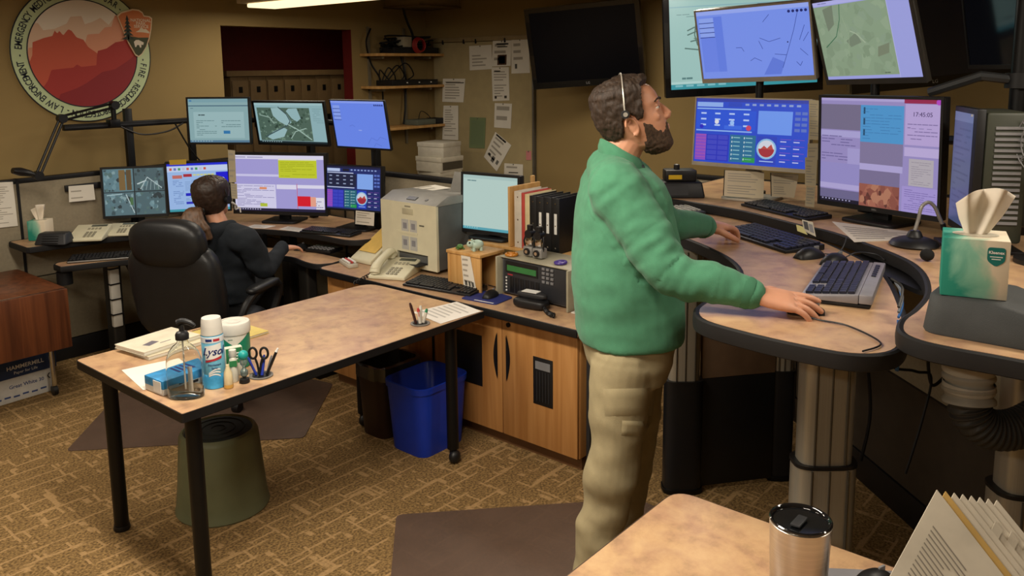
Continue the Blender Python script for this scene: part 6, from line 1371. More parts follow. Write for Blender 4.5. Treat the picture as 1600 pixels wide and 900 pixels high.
# reference flip organizer
FO = thing('reference_organizer', 'tilted reference organizer with tabbed pages in the foreground at right', 'organizer', (1.30, .20, .7408))
oF = V(1.30, .20, .7408)
TLp, BLp, TRp = atD(1464, 765, 1.40), atD(1388, 905, 1.30), atD(1588, 925, 1.30)
dn = (BLp-TLp).normalized()*.34; rt = (TRp-TLp); nf = dn.cross(rt).normalized()
if nf.dot(CAMP-TLp) < 0: nf = -nf
VD_ = V(math.cos(HEAD), math.sin(HEAD), 0); IR_ = V(math.sin(HEAD), -math.cos(HEAD), 0)
for k in range(8):
    o_ = IR_*(.0165*k)+V(0, 0, -.0045*k)+VD_*(.003*k)
    q = [TLp+o_-oF, TLp+rt+o_-oF, TLp+rt+dn+o_-oF, TLp+dn+o_-oF]
    M_ = mat('page_'+('manila' if k == 1 else 'white'), 'C9A45A' if k == 1 else 'D2C9B6', .7)
    pg = MB().add(q+[x-nf*.003 for x in q], [(0, 1, 2, 3), (7, 6, 5, 4), (0, 4, 5, 1), (1, 5, 6, 2), (2, 6, 7, 3), (3, 7, 4, 0)]).build('page', M_, FO, smooth=0)
    if k >= 3:
        a_ = q[0]+rt*(.10+.09*k); w_ = rt*.09; up_ = -dn.normalized()*.02
        MB().add([a_, a_+w_, a_+w_+up_, a_+up_]+[x-nf*.002 for x in (a_, a_+w_, a_+w_+up_, a_+up_)], [(0, 1, 2, 3), (7, 6, 5, 4), (0, 4, 5, 1), (1, 5, 6, 2), (2, 6, 7, 3), (3, 7, 4, 0)]).build('tab', MATS.get('tab_m') or mat('tab_m', 'C4BBA8', .6), pg, smooth=0)
    if k == 0:
        bl = MB(); RR_ = random.Random(12)
        def pt(u, v): return q[0]+rt*u+dn*v+nf*.0006
        for i in range(30):
            v = .16+.026*i; e = RR_.uniform(.25, .62)
            bl.face([pt(.12, v+.008), pt(.12+e, v+.008), pt(.12+e, v), pt(.12, v)], '8C8478')
        bl.build('print', print_m, pg, smooth=0)
bz = [TLp+dn*.95+rt*.02-oF, TLp+dn*.95+rt*.98-oF]
zb = 0.0
foot = [(min(b.x for b in bz)-.02, min(b.y for b in bz)-.03), (max(b.x for b in bz)+.14, min(b.y for b in bz)-.03), (max(b.x for b in bz)+.14, max(b.y for b in bz)+.03), (min(b.x for b in bz)-.02, max(b.y for b in bz)+.03)]
MB().prism(round_poly(foot, .02), 0, .012).build('base', black_p, FO, .003)
mid = (bz[0]+bz[1])/2-nf*.05
MB().box(mid.x-.02, mid.x+.02, mid.y-.05, mid.y+.05, .012, max(.05, mid.z+.05)).build('support', black_p, FO, .003)
# ================================================================== people
def solidify(mb, voxel, it=2, name='tmp'):
    me = mb.mesh(name, smooth=0); o = bpy.data.objects.new(name, me); COL.objects.link(o)
    r = o.modifiers.new('r', 'REMESH'); r.mode = 'VOXEL'; r.voxel_size = voxel; r.use_smooth_shade = True
    if it: s = o.modifiers.new('s', 'SMOOTH'); s.factor = .5; s.iterations = it
    dg = bpy.context.evaluated_depsgraph_get(); out = bpy.data.meshes.new_from_object(o.evaluated_get(dg)); bpy.data.objects.remove(o); bpy.data.meshes.remove(me)
    out.polygons.foreach_set('use_smooth', [True]*len(out.polygons)); return out
def displace(me, fn):
    n = [v.normal.copy() for v in me.vertices]
    for v, k in zip(me.vertices, n): v.co += k*fn(v.co)
    me.update()
def limb(b, pts, rr, n=16, sub=6, flat=1.0):
    P = catmull(pts, sub); k = len(pts)-1; R_ = []
    for i in range(len(P)): t = i/sub; j = min(int(t), k-1); u = t-j; u = u*u*(3-2*u); R_.append(rr[j]*(1-u)+rr[j+1]*u)
    b.tube(P, R_, n, flat=flat); b.ball(P[0], R_[0], 12, 8); b.ball(P[-1], R_[-1], 12, 8)
def lerp_tab(tab, z):
    if z <= tab[0][0]: return tab[0][1:]
    for a, b in zip(tab, tab[1:]):
        if a[0] <= z <= b[0]:
            t = (z-a[0])/(b[0]-a[0]); t = t*t*(3-2*t)*.5+t*.5; return tuple(x*(1-t)+y*t for x, y in zip(a[1:], b[1:]))
    return tab[-1][1:]
#         z      front   back   half width
HEADT = [(.0, .062, .03, .014), (.006, .078, .022, .032), (.018, .087, .0, .045), (.035, .089, -.035, .053), (.055, .089, -.062, .058), (.07, .090, -.078, .063), (.085, .0905, -.088, .067), (.105, .088, -.096, .071),
         (.125, .083, -.102, .073), (.138, .0815, -.105, .0745), (.155, .0865, -.107, .076), (.18, .081, -.106, .077), (.2, .071, -.1, .074), (.215, .054, -.086, .065), (.228, .030, -.06, .046), (.235, .006, -.03, .02), (.2365, -.004, -.02, .008)]
def head_rings(nz=64, nu=64):
    out = []; z0, z1 = HEADT[0][0], HEADT[-1][0]
    for j in range(nz+1):
        t = j/nz; z = z0+(z1-z0)*(.5-.5*math.cos(PI*t)); f_, b_, w_ = lerp_tab(HEADT, z); xc, a = (f_+b_)/2, (f_-b_)/2; e = 2/2.25
        out.append([V(xc+a*math.copysign(abs(math.cos(2*PI*i/nu))**e, math.cos(2*PI*i/nu)), w_*math.copysign(abs(math.sin(2*PI*i/nu))**e, math.sin(2*PI*i/nu)), z) for i in range(nu)])
    return out
def ring_normals(rings):
    nz, nu = len(rings), len(rings[0]); N_ = []
    for j in range(nz):
        row = []
        for i in range(nu):
            du = rings[j][(i+1) % nu]-rings[j][i-1]; dv = rings[min(nz-1, j+1)][i]-rings[max(0, j-1)][i]; q = du.cross(dv)
            row.append(q.normalized() if q.length > 1e-12 else V(0, 0, 1 if j > nz/2 else -1))
        N_.append(row)
    return N_
def pl(tab, x):
    if x <= tab[0][0]: return tab[0][1]
    for (a, b), (c, d) in zip(tab, tab[1:]):
        if a <= x <= c: return b+(d-b)*(x-a)/(c-a)
    return tab[-1][1]
def sm(x): x = max(0., min(1., x)); return x*x*(3-2*x)
def head_shell(thick, mask, M, name, material, parent, root, inset=.006, noise_a=.004, nz=90, nu=110, comb=(9, 9, 40)):
    R_ = head_rings(nz, nu); N_ = ring_normals(R_); b = MB()
    out = []
    for rj, nj in zip(R_, N_):
        row = []
        for p, n in zip(rj, nj):
            m_ = sm(mask(p)); q = p+n*(thick(p)*m_-inset*(1-m_))
            if m_ > 0: q += n*noise_a*m_*(noise.noise(V(p.x*comb[0]*10, p.y*comb[1]*10, p.z*comb[2]))+.6*noise.noise(V(p.x*190, p.y*190, p.z*90)))
            row.append(M @ q-root)
        out.append(row)
    b.ring(out); return b.build(name, material, parent, smooth=75)
def add_head(b, M, s_ear=True, nose=1.0):
    b.ring([[M @ p for p in r] for r in head_rings()])
    R3 = M.to_3x3(); sc = R3.col[0].length
    def ball(c, r): b.ball(M @ Vector(c), [k for k in r] if not isinstance(r, float) else (r, r, r), 14, 10, R3)
    P = [M @ V(*p) for p in ((.078, 0, .146), (.0875, 0, .131), (.097, 0, .116), (.1025, 0, .1065), (.099, 0, .099), (.086, 0, .092))]
    b.tube(P, [sc*k*nose for k in (.006, .0085, .0105, .0118, .011, .008)], 12)
    for s in (-1, 1):
        ball((.0925, s*.0115, .0985), (.0095, .0065, .0075)); ball((.0725, s*.030, .1545), (.0105, .022, .007)); ball((.046, s*.046, .108), (.028, .014, .020))
        ball((.0665, s*.0335, .1405), (.0125, .0155, .0058)); ball((.0665, s*.0335, .1285), (.0118, .0150, .0048))
        P = [M @ V(-.019+.0165*math.cos(a)-.004*math.sin(a), s*(.0765+.009*(math.cos(a-2.4)*.5+.5)), .1005+.027*math.sin(a)) for a in [(-1.9+.26*i) for i in range(20)]]
        b.tube(P, sc*.0042, 8); ball((-.016, s*.075, .099), (.013, .0055, .021)); ball((-.012, s*.0775, .0755), (.007, .0048, .008)); ball((-.006, s*.077, .099), (.004, .005, .007))
    ball((.0905, 0, .0715), (.0075, .021, .0048)); ball((.0895, 0, .062), (.0085, .019, .0052)); ball((.084, 0, .028), (.012, .018, .014))
def hand(b, M, side=1, bends=((8, 18, 12), (10, 22, 14), (12, 24, 16), (14, 24, 16)), thumb=((.5, .78, -.25), (.78, .5, -.35), (.9, .25, -.35)), spread=4.0, s=1.0):
    """x along the fingers, z out of the back of the hand, thumb on +y*side"""
    T_ = lambda x, y, z: M @ V(x*s, y*s*side, z*s)
    rings = []
    for x, w_, t, z in ((-.012, .026, .019, .0), (.01, .029, .0185, .001), (.035, .037, .0175, .001), (.06, .0415, .016, .002), (.08, .0425, .0145, .002), (.094, .041, .012, .001), (.1, .036, .008, .0)):
        rings.append([T_(x, w_*math.copysign(abs(math.cos(a))**.75, math.cos(a)), z+t*math.copysign(abs(math.sin(a))**.85, math.sin(a))) for a in [2*PI*i/24 for i in range(24)]])
    b.ring(rings)
    b.ball(T_(.032, .026, -.006), (.026*s, .02*s, .016*s), 12, 8, M.to_3x3().normalized())
    for i, (y, L_, r) in enumerate(((.030, .075, .0092), (.010, .084, .0094), (-.0105, .077, .009), (-.0295, .06, .0078))):
        a = 0; p = V(.088, y, .003); az = math.radians(spread*(1.2-i)); pts = [p.copy()-V(.014, 0, 0)]; pts.append(p.copy()); R_ = [r*1.02, r*1.12]
        for k, fr in enumerate((.46, .30, .24)):
            a += math.radians(bends[i][k]); d = V(math.cos(a)*math.cos(az), math.cos(a)*math.sin(az), -math.sin(a)); p = p+d*L_*fr; pts.append(p.copy()); R_.append(r*(1.04, .96, .78)[k])
        W_ = [T_(*q) for q in pts]; b.tube(catmull(W_, 4), [R_[min(int(j/4), len(R_)-2)]*(1-(j/4) % 1)*s+R_[min(int(j/4)+1, len(R_)-1)]*((j/4) % 1)*s if j < 4*(len(W_)-1) else R_[-1]*s for j in range(4*(len(W_)-1)+1)], 12)
        b.ball(W_[-1], R_[-1]*s, 10, 8)
    p = V(.022, .028, -.004); pts = [p.copy()]
    for d, L_ in zip(thumb, (.036, .032, .024)): p = p+V(*d).normalized()*L_; pts.append(p.copy())
    W_ = [T_(*q) for q in pts]; rr = [.013, .0118, .0105, .0085]
    b.tube(catmull(W_, 4), [rr[min(int(j/4), 2)]*(1-(j/4) % 1)*s+rr[min(int(j/4)+1, 3)]*((j/4) % 1)*s if j < 12 else rr[3]*s for j in range(13)], 12); b.ball(W_[-1], rr[3]*s, 10, 8)
def basis(o, x, up):
    x = x.normalized(); z = (up-x*up.dot(x)).normalized(); y = z.cross(x); m_ = Matrix((x, y, z)).transposed().to_4x4(); m_.translation = o; return m_
skin_m = mat('skin', 'C99275', .48, var=.06, scale=18, bump=.12, bscale=260); skin_m.node_tree.nodes['Principled BSDF'].inputs['Subsurface Weight'].default_value = .08; skin_m.node_tree.nodes['Principled BSDF'].inputs['Subsurface Radius'].default_value = (.01, .004, .002)
def shifted(me, root):
    me.transform(Matrix.Translation(-root)); return me

# ---------------------------------------------------------------- standing person
GF = at(938, 945, 0); ROOT = V(GF.x, GF.y, 0)
VD = V(math.cos(HEAD), math.sin(HEAD), 0); IR = V(math.sin(HEAD), -math.cos(HEAD), 0)
PW = lambda y: 2.86/FPX
J = dict(shR=atD(964, 293, 2.70), elR=atD(1050, 424, 2.585), wrR=atD(1180, 461, 2.50), shL=atD(985, 288, 3.02), elL=atD(1040, 350, 3.24), wrL=atD(1103, 354, 3.47))
FWD = (IR*math.cos(.12)+VD*math.sin(.12)).normalized(); LAT = V(-FWD.y, FWD.x, 0)
def torso(b, secs, D, grow=0.0, n=36):
    R_ = []
    for y, xb, xf, hw in secs:
        c = atD((xb+xf)/2, y, D); a = (xf-xb)/2*D/FPX+grow
        R_.append([c+FWD*(a*math.copysign(abs(math.cos(2*PI*i/n))**.9, math.cos(2*PI*i/n)))+LAT*((hw+grow)*math.copysign(abs(math.sin(2*PI*i/n))**.82, math.sin(2*PI*i/n))) for i in range(n)])
    b.ring(R_)
SECS = [(527, 905, 1064, .187), (521, 904, 1066, .192), (500, 901, 1067, .197), (460, 896, 1066, .200), (400, 895, 1060, .200), (345, 898, 1051, .205), (305, 904, 1042, .208), (284, 910, 1032, .195), (268, 918, 1020, .155), (256, 928, 1008, .105), (246, 938, 1000, .075)]
hc = atD(984, 193, 2.80)
fh = (IR*math.cos(-.06)+VD*math.sin(-.06)).normalized(); tilt = math.radians(15)
hx = fh*math.cos(tilt)+V(0, 0, 1)*math.sin(tilt); hy = V(-fh.y, fh.x, 0); hz = hx.cross(hy)
HS_ = 1.09; HM = Matrix((hx*HS_, hy*HS_, hz*HS_)).transposed().to_4x4(); HM.translation = hc-(HM.to_3x3() @ V(-.018, 0, .105))
# body: one continuous surface
b = MB(); add_head(b, HM)
limb(b, [HM @ V(-.03, 0, .06), atD(972, 236, 2.82), atD(962, 262, 2.85)], [.060, .063, .072], 20)
torso(b, [(y, xb+12, xf-12, hw-.03) for y, xb, xf, hw in SECS[3:]], 2.86); limb(b, [atD(980, 470, 2.86), atD(981, 540, 2.86)], [.11, .10])
limb(b, [J['shR'], J['elR'], J['wrR']], [.06, .046, .031]); limb(b, [J['shL'], J['elL'], J['wrL']], [.06, .046, .031])
hipR, knR, anR = atD(976, 560, 2.80), atD(962, 705, 2.77), V(0, 0, 0)+at(926, 950, .09); hipL, knL, anL = atD(988, 555, 2.94), atD(988, 690, 2.98), at(957, 890, .09)
limb(b, [hipR, knR, anR], [.07, .055, .042]); limb(b, [hipL, knL, anL], [.07, .055, .042])
HR = basis(J['wrR'], atD(1262, 480, 2.475)-J['wrR']+V(0, 0, .004), V(0, 0, 1)+VD*-.35)
hand(b, HR, 1, ((0, 8, 8), (3, 15, 10), (6, 20, 12), (9, 22, 14)), spread=6, s=1.18)
HL = basis(J['wrL'], atD(1172, 353, 3.66)-J['wrL'], V(0, 0, 1)-VD*.1)
hand(b, HL, -1, ((14, 30, 22), (14, 32, 24), (16, 34, 24), (18, 32, 22)), thumb=((.6, .7, -.3), (.85, .35, -.35), (.95, .1, -.3)), s=1.22)
MAN = link_mesh('person', shifted(solidify(b, .0031, 2), ROOT), None, ROOT); MAN.data.materials.append(skin_m)
tag(MAN, 'standing person in green fleece and khaki trousers using a mouse at the console', 'person')
def man_part(o): return o
# eyes
for s in (-1, 1):
    c = HM @ V(.0655, s*.0335, .1345)-ROOT; e = MB().ball(c, .0140, 16, 12).build('eye', mat('eye_white', 'D8D2C8', .25), MAN)
    d = (hx+hy*s*.12).normalized(); MB().ball(c+d*.0066, (.0086, .0086, .0086), 12, 10).build('iris', mat('iris_brown', '2A1C14', .2), e)
# hair
hair_m = mat('hair_brown', '32251B', .62, var=.4, scale=110, stretch=(1, 1, .3), bump=.8, bscale=420)
beard_m = mat('beard_brown', '443326', .8, var=.5, scale=130, bump=.9, bscale=500)
HL_ = [(-.14, .066), (-.05, .066), (-.043, .085), (-.039, .118), (-.018, .134), (-.004, .124), (.003, .108), (.018, .108), (.024, .122), (.0265, .16), (.030, .196), (.04, .205), (.06, .209), (.13, .212)]
def hair_mask(p): return (p.z-pl(HL_, p.x)+.005*noise.noise(p*110))/.015
def hair_thick(p): return .012+.008*sm((p.z-.17)/.05)+.006*sm((-.05-p.x)/.05)+.008*sm((p.x-.02)/.04)*sm((p.z-.18)/.03)+.004*noise.noise(p*45)
head_shell(hair_thick, hair_mask, HM, 'hair', hair_m, MAN, ROOT, noise_a=.0028, nz=150, nu=190, comb=(16, 16, 60))
BL_ = [(.0, .098), (.018, .110), (.03, .106), (.038, .100), (.056, .074), (.072, .066), (.08, .072), (.0865, .087), (.13, .09)]
def beard_mask(p):
    d = min((pl(BL_, p.x)-p.z+.007*noise.noise(p*130))/.011, (p.x-(.010 if p.z > .045 else .002))/.008, 1)
    if p.x > .078 and abs(p.y) < .017 and abs(p.z-.0665) < .0062: d = -1
    return d
head_shell(lambda p: .0018+(.0065*sm((.06-p.z)/.05)+.003*sm((p.x-.07)/.03))*(1-.75*sm((abs(p.y)-.02)/.03)), beard_mask, HM, 'beard', beard_m, MAN, ROOT, inset=.008, noise_a=.0022, nz=130, nu=150, comb=(20, 20, 80))
for s in (-1, 1):
    MB().tube(catmull([HM @ V(.0885, s*.013, .1555)-ROOT, HM @ V(.0865, s*.027, .161)-ROOT, HM @ V(.077, s*.042, .1595)-ROOT, HM @ V(.066, s*.052, .154)-ROOT], 5), [.0040]*16, 8, flat=.6).build('eyebrow', hair_m, MAN)
# fleece
fl_m = mat('green_fleece', '457F61', .95, var=.08, scale=35, bump=.35, bscale=420, sheen=.08)
b = MB(); torso(b, SECS[:9], 2.86)
torso(b, SECS[8:10], 2.86)
sh = lambda p: p
limb(b, [J['shR']+V(0, 0, -.01), (J['shR']+J['elR'])/2+V(0, 0, -.01), J['elR']+V(0, 0, -.004), J['elR'].lerp(J['wrR'], .5), J['wrR'].lerp(J['elR'], .045)], [.098, .085, .072, .062, .047], 20)
limb(b, [J['shL']+V(0, 0, -.01), (J['shL']+J['elL'])/2, J['elL'], J['elL'].lerp(J['wrL'], .5), J['wrL'].lerp(J['elL'], .03)], [.095, .08, .068, .058, .048], 20)
b.ball(atD(962, 292, 2.74), (.10, .09, .10), 16, 12); b.ball(atD(985, 290, 2.98), (.10, .09, .10), 16, 12)
limb(b, [atD(950, 262, 2.86), atD(962, 285, 2.75)], [.075, .085]); limb(b, [atD(965, 262, 2.88), atD(985, 285, 2.98)], [.07, .08])
me = solidify(b, .007, 5)
ax = (J['elR']-J['shR']).normalized(); fx = (J['wrR']-J['elR']).normalized()
def wr(p):
    d = .0
    dR = (p-J['elR']).length; dn_ = min((p-J['shR'].lerp(J['elR'], t)).length for t in (.1, .3, .5, .7, .9)); df = min((p-J['elR'].lerp(J['wrR'], t)).length for t in (.1, .3, .5, .7, .9))
    if min(dn_, df) < .12:
        k = (p-J['shR']).dot(ax) if dn_ < df else (p-J['elR']).dot(fx)
        d += .007*noise.noise(V(k*17, p.x*13, p.z*13+p.y*9))*(1.4 if dR < .16 else .7)+.0035*noise.noise(V(k*36, p.z*20, p.x*20))
    else:
        d += .008*noise.noise(V(p.x*5+p.z*3, p.y*5, p.z*7))+.004*noise.noise(V(p.x*11, p.y*11, p.z*20))
        d += .004*math.exp(-((p.z-.90)/.018)**2)
    return d
displace(me, wr)
FL = link_mesh('fleece_pullover', shifted(me, ROOT), MAN); me.materials.append(fl_m); FL['label'] = 'green fleece pullover'
# collar, folded over
def collar_ring(c, f_, l_, tiltc, dz, n=40, open_=0.0):
    fx_ = (FWD*math.cos(tiltc)-V(0, 0, 1)*math.sin(tiltc)); return [c+fx_*(f_*math.cos(2*PI*i/n))+LAT*(l_*math.sin(2*PI*i/n))+V(0, 0, dz) for i in range(n)]
cc = atD(970, 246, 2.84)-ROOT; tc_ = .50
b = MB(); b.ring([collar_ring(cc, .088, .094, tc_, -.026), collar_ring(cc, .088, .092, tc_, .0), collar_ring(cc, .081, .082, tc_, .026), collar_ring(cc, .076, .076, tc_, .030), collar_ring(cc, .070, .070, tc_, .025), collar_ring(cc, .072, .072, tc_, -.02)], closed=True)
co = b.build('collar', fl_m, FL, smooth=70)
for (ua, va, ub, vb) in (((1003, 258, 1017, 290)),): 
    MB().tube([atD(ua, va, 2.80)-ROOT, atD(ub, vb, 2.79)-ROOT, atD(1026, 312, 2.79)-ROOT], .006, 6).build('zip_placket', mat('zip_dark', '1E2A2A', .5), FL)
for w0_, w1_, r_ in ((J['wrR'], J['elR'], .047), (J['wrL'], J['elL'], .047)):
    a = w0_.lerp(w1_, .02)-ROOT; d = (w1_-w0_).normalized(); MB().tube([a, a+d*.012, a+d*.03], [r_-.002, r_+.003, r_+.003], 20).build('cuff', mat('cuff_green', '3D7256', .95), FL)
# trousers
tr_m = mat('khaki_twill', '978B6B', .9, var=.08, scale=25, bump=.3, bscale=380)
b = MB(); torso(b, [(585, 928, 1036, .155), (560, 918, 1046, .170), (530, 911, 1052, .176), (490, 910, 1052, .174)], 2.86)
limb(b, [atD(974, 570, 2.775), atD(966, 640, 2.77), knR, knR.lerp(anR, .5)+FWD*-.01, at(925, 945, .115)], [.110, .102, .088, .080, .074], 22)
limb(b, [atD(990, 565, 2.955), atD(990, 635, 2.965), knL, knL.lerp(anL, .5), at(957, 893, .115)], [.108, .098, .084, .078, .074], 22)
me = solidify(b, .007, 4)
def wr2(p):
    h = p.z; k = sm((.9-h)/.3); side = (p-ROOT).dot(VD)
    q = (p-ROOT).dot(IR)
    d = .009*k*noise.noise(V(q*9+h*8, side*6, h*9-q*6))+.0035*noise.noise(V(q*16+h*12, side*12, h*20))
    d += .009*k*sm((.7-h)/.25)*math.sin(24*h+18*q+4*noise.noise(V(q*5, side*5, h*4)))*sm(.5+noise.noise(V(q*6, side*6, h*6+3)))
    d += .005*math.sin(h*70+8*q)*math.exp(-((h-.12)/.06)**2)
    return d
displace(me, wr2)
TRS = link_mesh('trousers', shifted(me, ROOT), MAN); me.materials.append(tr_m); TRS['label'] = 'khaki cargo trousers'
def surf_patch(name, quad_px, D, off, material, th=.006, ob=None):
    """a sewn-on patch laid over the outside of the trousers"""
    P = [atD(x, y, D)-ROOT for x, y in quad_px]; nx, ny = 8, 6; rows = []; bm = bmesh.new(); bm.from_mesh(ob.data)
    from mathutils.bvhtree import BVHTree
    T_ = BVHTree.FromBMesh(bm); bm.free()
    o_ = CAMP-ROOT
    for j in range(ny+1):
        r = []
        for i in range(nx+1):
            q = P[0].lerp(P[1], i/nx).lerp(P[3].lerp(P[2], i/nx), j/ny); d = (q-o_).normalized(); h, n, _, _ = T_.ray_cast(o_, d)
            e = min(i, nx-i)/1.0; e2 = min(j, ny-j); k = off*min(1, min(e, e2)*1.0) 
            r.append((h if h else q)-d*(k+.0008))
        rows.append(r)
    vs = [p for r in rows for p in r]; n = nx+1; fs = [(j*n+i, j*n+i+1, (j+1)*n+i+1, (j+1)*n+i) for j in range(ny) for i in range(nx)]
    return MB().add(vs, fs).build(name, material, ob, smooth=60)
surf_patch('cargo_pocket', [(942, 608), (1024, 606), (1020, 650), (945, 650)], 2.7, .006, tr_m, ob=TRS)
surf_patch('pocket_flap', [(972, 657), (1018, 659), (1006, 682), (971, 680)], 2.7, .006, tr_m, ob=TRS)
for k, (p0, p1, z0_, lp) in enumerate(((anR, 'R', 0, 0), (anL, 'L', 0, 0))):
    c = V(p0.x, p0.y, 0)-ROOT; b = MB(); rings = []
    for x, w_, h in ((-.10, .022, .06), (-.085, .034, .085), (-.03, .038, .10), (.03, .042, .085), (.10, .047, .055), (.15, .042, .04), (.175, .02, .02)):
        rings.append([c+FWD*x+LAT*(w_*math.cos(a))+V(0, 0, max(0.001, h*math.sin(a) if math.sin(a) > 0 else .001)) for a in [2*PI*i/20 for i in range(20)]])
    b.ring(rings).build('shoe', mat('shoe_dark', '2A2420', .6), MAN, smooth=60)
# headset
HSd = thing('headset', 'thin silver headset band over the standing person\'s brown hair', 'headset', HM @ V(-.02, 0, .26)); oh = HSd.location
arc = [HM @ V(-.030+.022*math.sin(a), -.101*math.copysign(abs(math.cos(a))**.75, math.cos(a)), .147+.114*max(0, math.sin(a))**.8)-oh for a in [PI*i/36 for i in range(37)]]
MB().tube(arc, .0025, 8).build('band', mat('headset_silver', 'C4BFB4', .3, metal=.5), HSd)
for s in (-1, 1):
    c = HM @ V(-.030, s*.099, .143)-oh; MB().cyl(c-hy*.008, c+hy*.008, .0135, n=20).build('ear_pad', dark_p, HSd); MB().cyl(c+hy*.0085*s, c+hy*.0115*s, .0075, n=16).build('ear_cap', MATS['headset_silver'], HSd)
c = HM @ V(-.03, .101, .143)-oh; MB().tube(catmull([c, c+hx*.06-hz*.02, c+hx*.11-hz*.05-hy*.03], 6), .003, 6).build('mic_boom', black_p, HSd)

# ---------------------------------------------------------------- seated person
SRT = V(2.60, 4.52, 0); sf = V(math.cos(math.radians(34)), math.sin(math.radians(34)), 0); sl = V(-sf.y, sf.x, 0)
yaw_h = math.radians(24); hf = V(math.cos(yaw_h), math.sin(yaw_h), 0); hl = V(-hf.y, hf.x, 0); th_ = math.radians(6)
qx = hf*math.cos(th_)+V(0, 0, 1)*math.sin(th_); qz = qx.cross(hl); SM = Matrix((qx*1.0, hl*1.0, qz*1.0)).transposed().to_4x4()
SM.translation = atD(333, 307, 4.92)-(SM.to_3x3() @ V(0, 0, .125))
nk = atD(342, 350, 4.92); K = dict(shR=atD(386, 376, 4.82), elR=atD(414, 420, 4.92), wrR=atD(440, 388, 5.14), shL=atD(300, 368, 5.10), elL=atD(318, 430, 5.25), wrL=atD(352, 400, 5.42))
b = MB(); add_head(b, SM, nose=.85); limb(b, [SM @ V(-.02, 0, .05), nk], [.05, .055])
pel = SRT+V(0, 0, .60)
def storso(b, g):
    R_ = []
    for t, a, w_ in ((0, .13, .185), (.15, .135, .185), (.4, .115, .165), (.65, .12, .18), (.85, .115, .19), (.95, .09, .15), (1, .065, .08)):
        c = (pel+V(0, 0, -.06)).lerp(nk, t); R_.append([c+sf*((a+g)*math.cos(2*PI*i/28))+sl*((w_+g)*math.sin(2*PI*i/28)) for i in range(28)])
    b.ring(R_)
storso(b, -.02)
for s in 'RL': limb(b, [K['sh'+s], K['el'+s], K['wr'+s]], [.05, .04, .028])
kn = {}; 
for s, q in ((-1, 'R'), (1, 'L')):
    h_ = pel+sl*(s*.10)+V(0, 0, -.06); k_ = h_+sf*.40+V(0, 0, .0); a_ = k_+sf*.03+V(0, 0, -.44); kn[q] = (h_, k_, a_); limb(b, [h_, k_, a_], [.075, .055, .04])
hand(b, basis(K['wrR'], atD(466, 386, 5.22)-K['wrR'], V(0, 0, 1)), 1, s=.92); hand(b, basis(K['wrL'], sf+V(0, 0, -.05), V(0, 0, 1)), -1, s=.92)
WO = link_mesh('person', shifted(solidify(b, .006, 2), SRT), None, SRT); WO.data.materials.append(skin_m)
tag(WO, 'seated person with brown ponytail and dark hooded jacket seen from behind', 'person')
hair2 = mat('hair_dark_brown', '2E2018', .5, var=.35, scale=50, stretch=(1, 1, .3), bump=.5, bscale=200)
head_shell(lambda p: .020+.006*sm((-.02-p.x)/.06), lambda p: (p.z-pl([(-.14, .02), (-.04, .03), (.0, .06), (.03, .12), (.05, .17), (.07, .195), (.13, .2)], p.x))/.012, SM, 'hair', hair2, WO, SRT, noise_a=.003)
p0 = SM @ V(-.105, .02, .06)-SRT; cx_ = lambda x, y, D: atD(x, y, D)-SRT
pb = MB(); Rn = random.Random(8)
for k in range(9):
    ox, oy = Rn.uniform(-13, 13), Rn.uniform(-6, 8); pb.tube(catmull([p0, cx_(303+ox*.5, 330, 4.76), cx_(301+ox, 346, 4.72), cx_(310+ox, 362+oy, 4.71), cx_(318+ox*.9, 378+oy, 4.73)], 6), [.02]+[.022]*6+[.024]*6+[.022]*6+[.016]*5+[.004], 10)
pm = solidify(pb, .006, 2); displace(pm, lambda p: .003*noise.noise(V(p.x*60, p.y*60, p.z*15))); PT = link_mesh('ponytail', pm, WO); pm.materials.append(mat('hair_lighter', '5A4230', .5, var=.35, scale=60, stretch=(1, 1, .3), bump=.5))
MB().tube([p0+(cx_(306, 328, 4.78)-p0)*.08, p0+(cx_(306, 328, 4.78)-p0)*.35], .032, 16).build('hair_tie', black_p, WO)
jk = mat('navy_jacket', '171D24', .9, var=.1, scale=25, bump=.3, bscale=300)
b = MB(); storso(b, .025)
limb(b, [K['shR'], (K['shR']+K['elR'])/2+V(0, 0, -.005), K['elR'], K['wrR']], [.078, .07, .06, .046]); limb(b, [K['shL'], K['elL'], K['wrL']], [.078, .06, .046]); limb(b, [nk+V(0, 0, -.05), K['shR']], [.075, .08]); limb(b, [nk+V(0, 0, -.05), K['shL']], [.075, .08])
me = solidify(b, .009, 4); displace(me, lambda p: .010*noise.noise(V(p.x*9, p.y*9, p.z*14))+.004*noise.noise(p*22))
JK = link_mesh('hooded_jacket', shifted(me, SRT), WO); me.materials.append(jk); JK['label'] = 'dark navy hooded jacket'
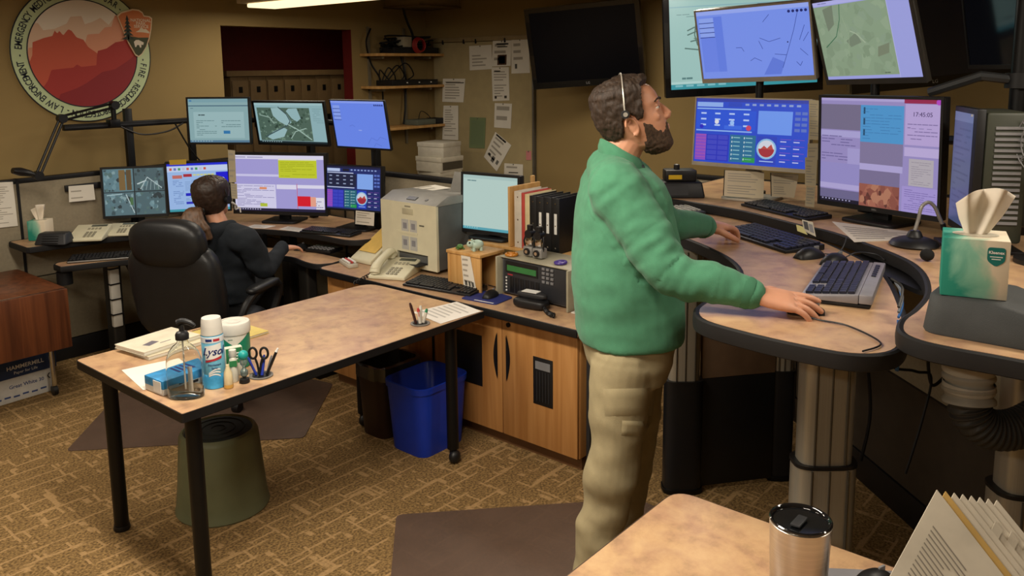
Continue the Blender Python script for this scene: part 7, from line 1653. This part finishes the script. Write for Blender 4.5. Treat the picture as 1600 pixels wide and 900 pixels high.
b = MB(); limb(b, [nk+V(0, 0, .0)+sl*.09-sf*.02, nk-sf*.10+V(0, 0, -.03), nk-sl*.09-sf*.02], [.03, .055, .03], 14, 8); limb(b, [nk-sf*.09+V(0, 0, -.03), nk-sf*.12+V(0, 0, -.12)], [.06, .035])
me = solidify(b, .008, 3); displace(me, lambda p: .006*noise.noise(p*18)); HD = link_mesh('hood', shifted(me, SRT), JK); me.materials.append(jk)
b = MB()
for q in 'RL': h_, k_, a_ = kn[q]; limb(b, [h_, k_, a_+V(0, 0, .06)], [.10, .075, .065])
TS = link_mesh('trousers', shifted(solidify(b, .01, 3), SRT), WO); TS.data.materials.append(mat('dark_trousers', '1C1E22', .9))
for q in 'RL':
    a_ = kn[q][2]; c = V(a_.x, a_.y, a_.z-.06)-SRT; zf = max(.0, 0.002); 
    rings = [[V(c.x, c.y, .006)+sf*x+sl*(w_*math.cos(a))+V(0, 0, max(.0, h*math.sin(a))) for a in [2*PI*i/18 for i in range(18)]] for x, w_, h in ((-.08, .02, .05), (-.06, .032, .08), (.0, .036, .08), (.08, .042, .05), (.14, .03, .03), (.155, .012, .015))]
    MB().ring(rings).build('shoe', black_p, WO, smooth=60)
HS2 = thing('headset', 'headset with pale cable on the seated person', 'headset', SM @ V(0, 0, .26)); oh = HS2.location
MB().tube([SM @ V(-.01, -.103*math.cos(a), .12+.135*max(0, math.sin(a)))-oh for a in [PI*i/24 for i in range(25)]], .004, 8).build('band', black_p, HS2)
for s in (-1, 1): c = SM @ V(-.005, s*.102, .11)-oh; MB().cyl(c-hl*.01, c+hl*.01, .025, n=18).build('ear_pad', black_p, HS2)
c = SM @ V(.0, -.105, .10)-oh
MB().tube(catmull([c, c+qx*.06-qz*.04, c+qx*.11-qz*.07+hl*.03], 6), .005, 6).build('mic_boom', white_p, HS2)
MB().tube(catmull([c, atD(366, 318, 4.95)-oh, atD(368, 327, 4.97)-oh, atD(374, 324, 5.0)-oh, atD(376, 332, 5.0)-oh], 6), .004, 6).build('cable', white_p, HS2)
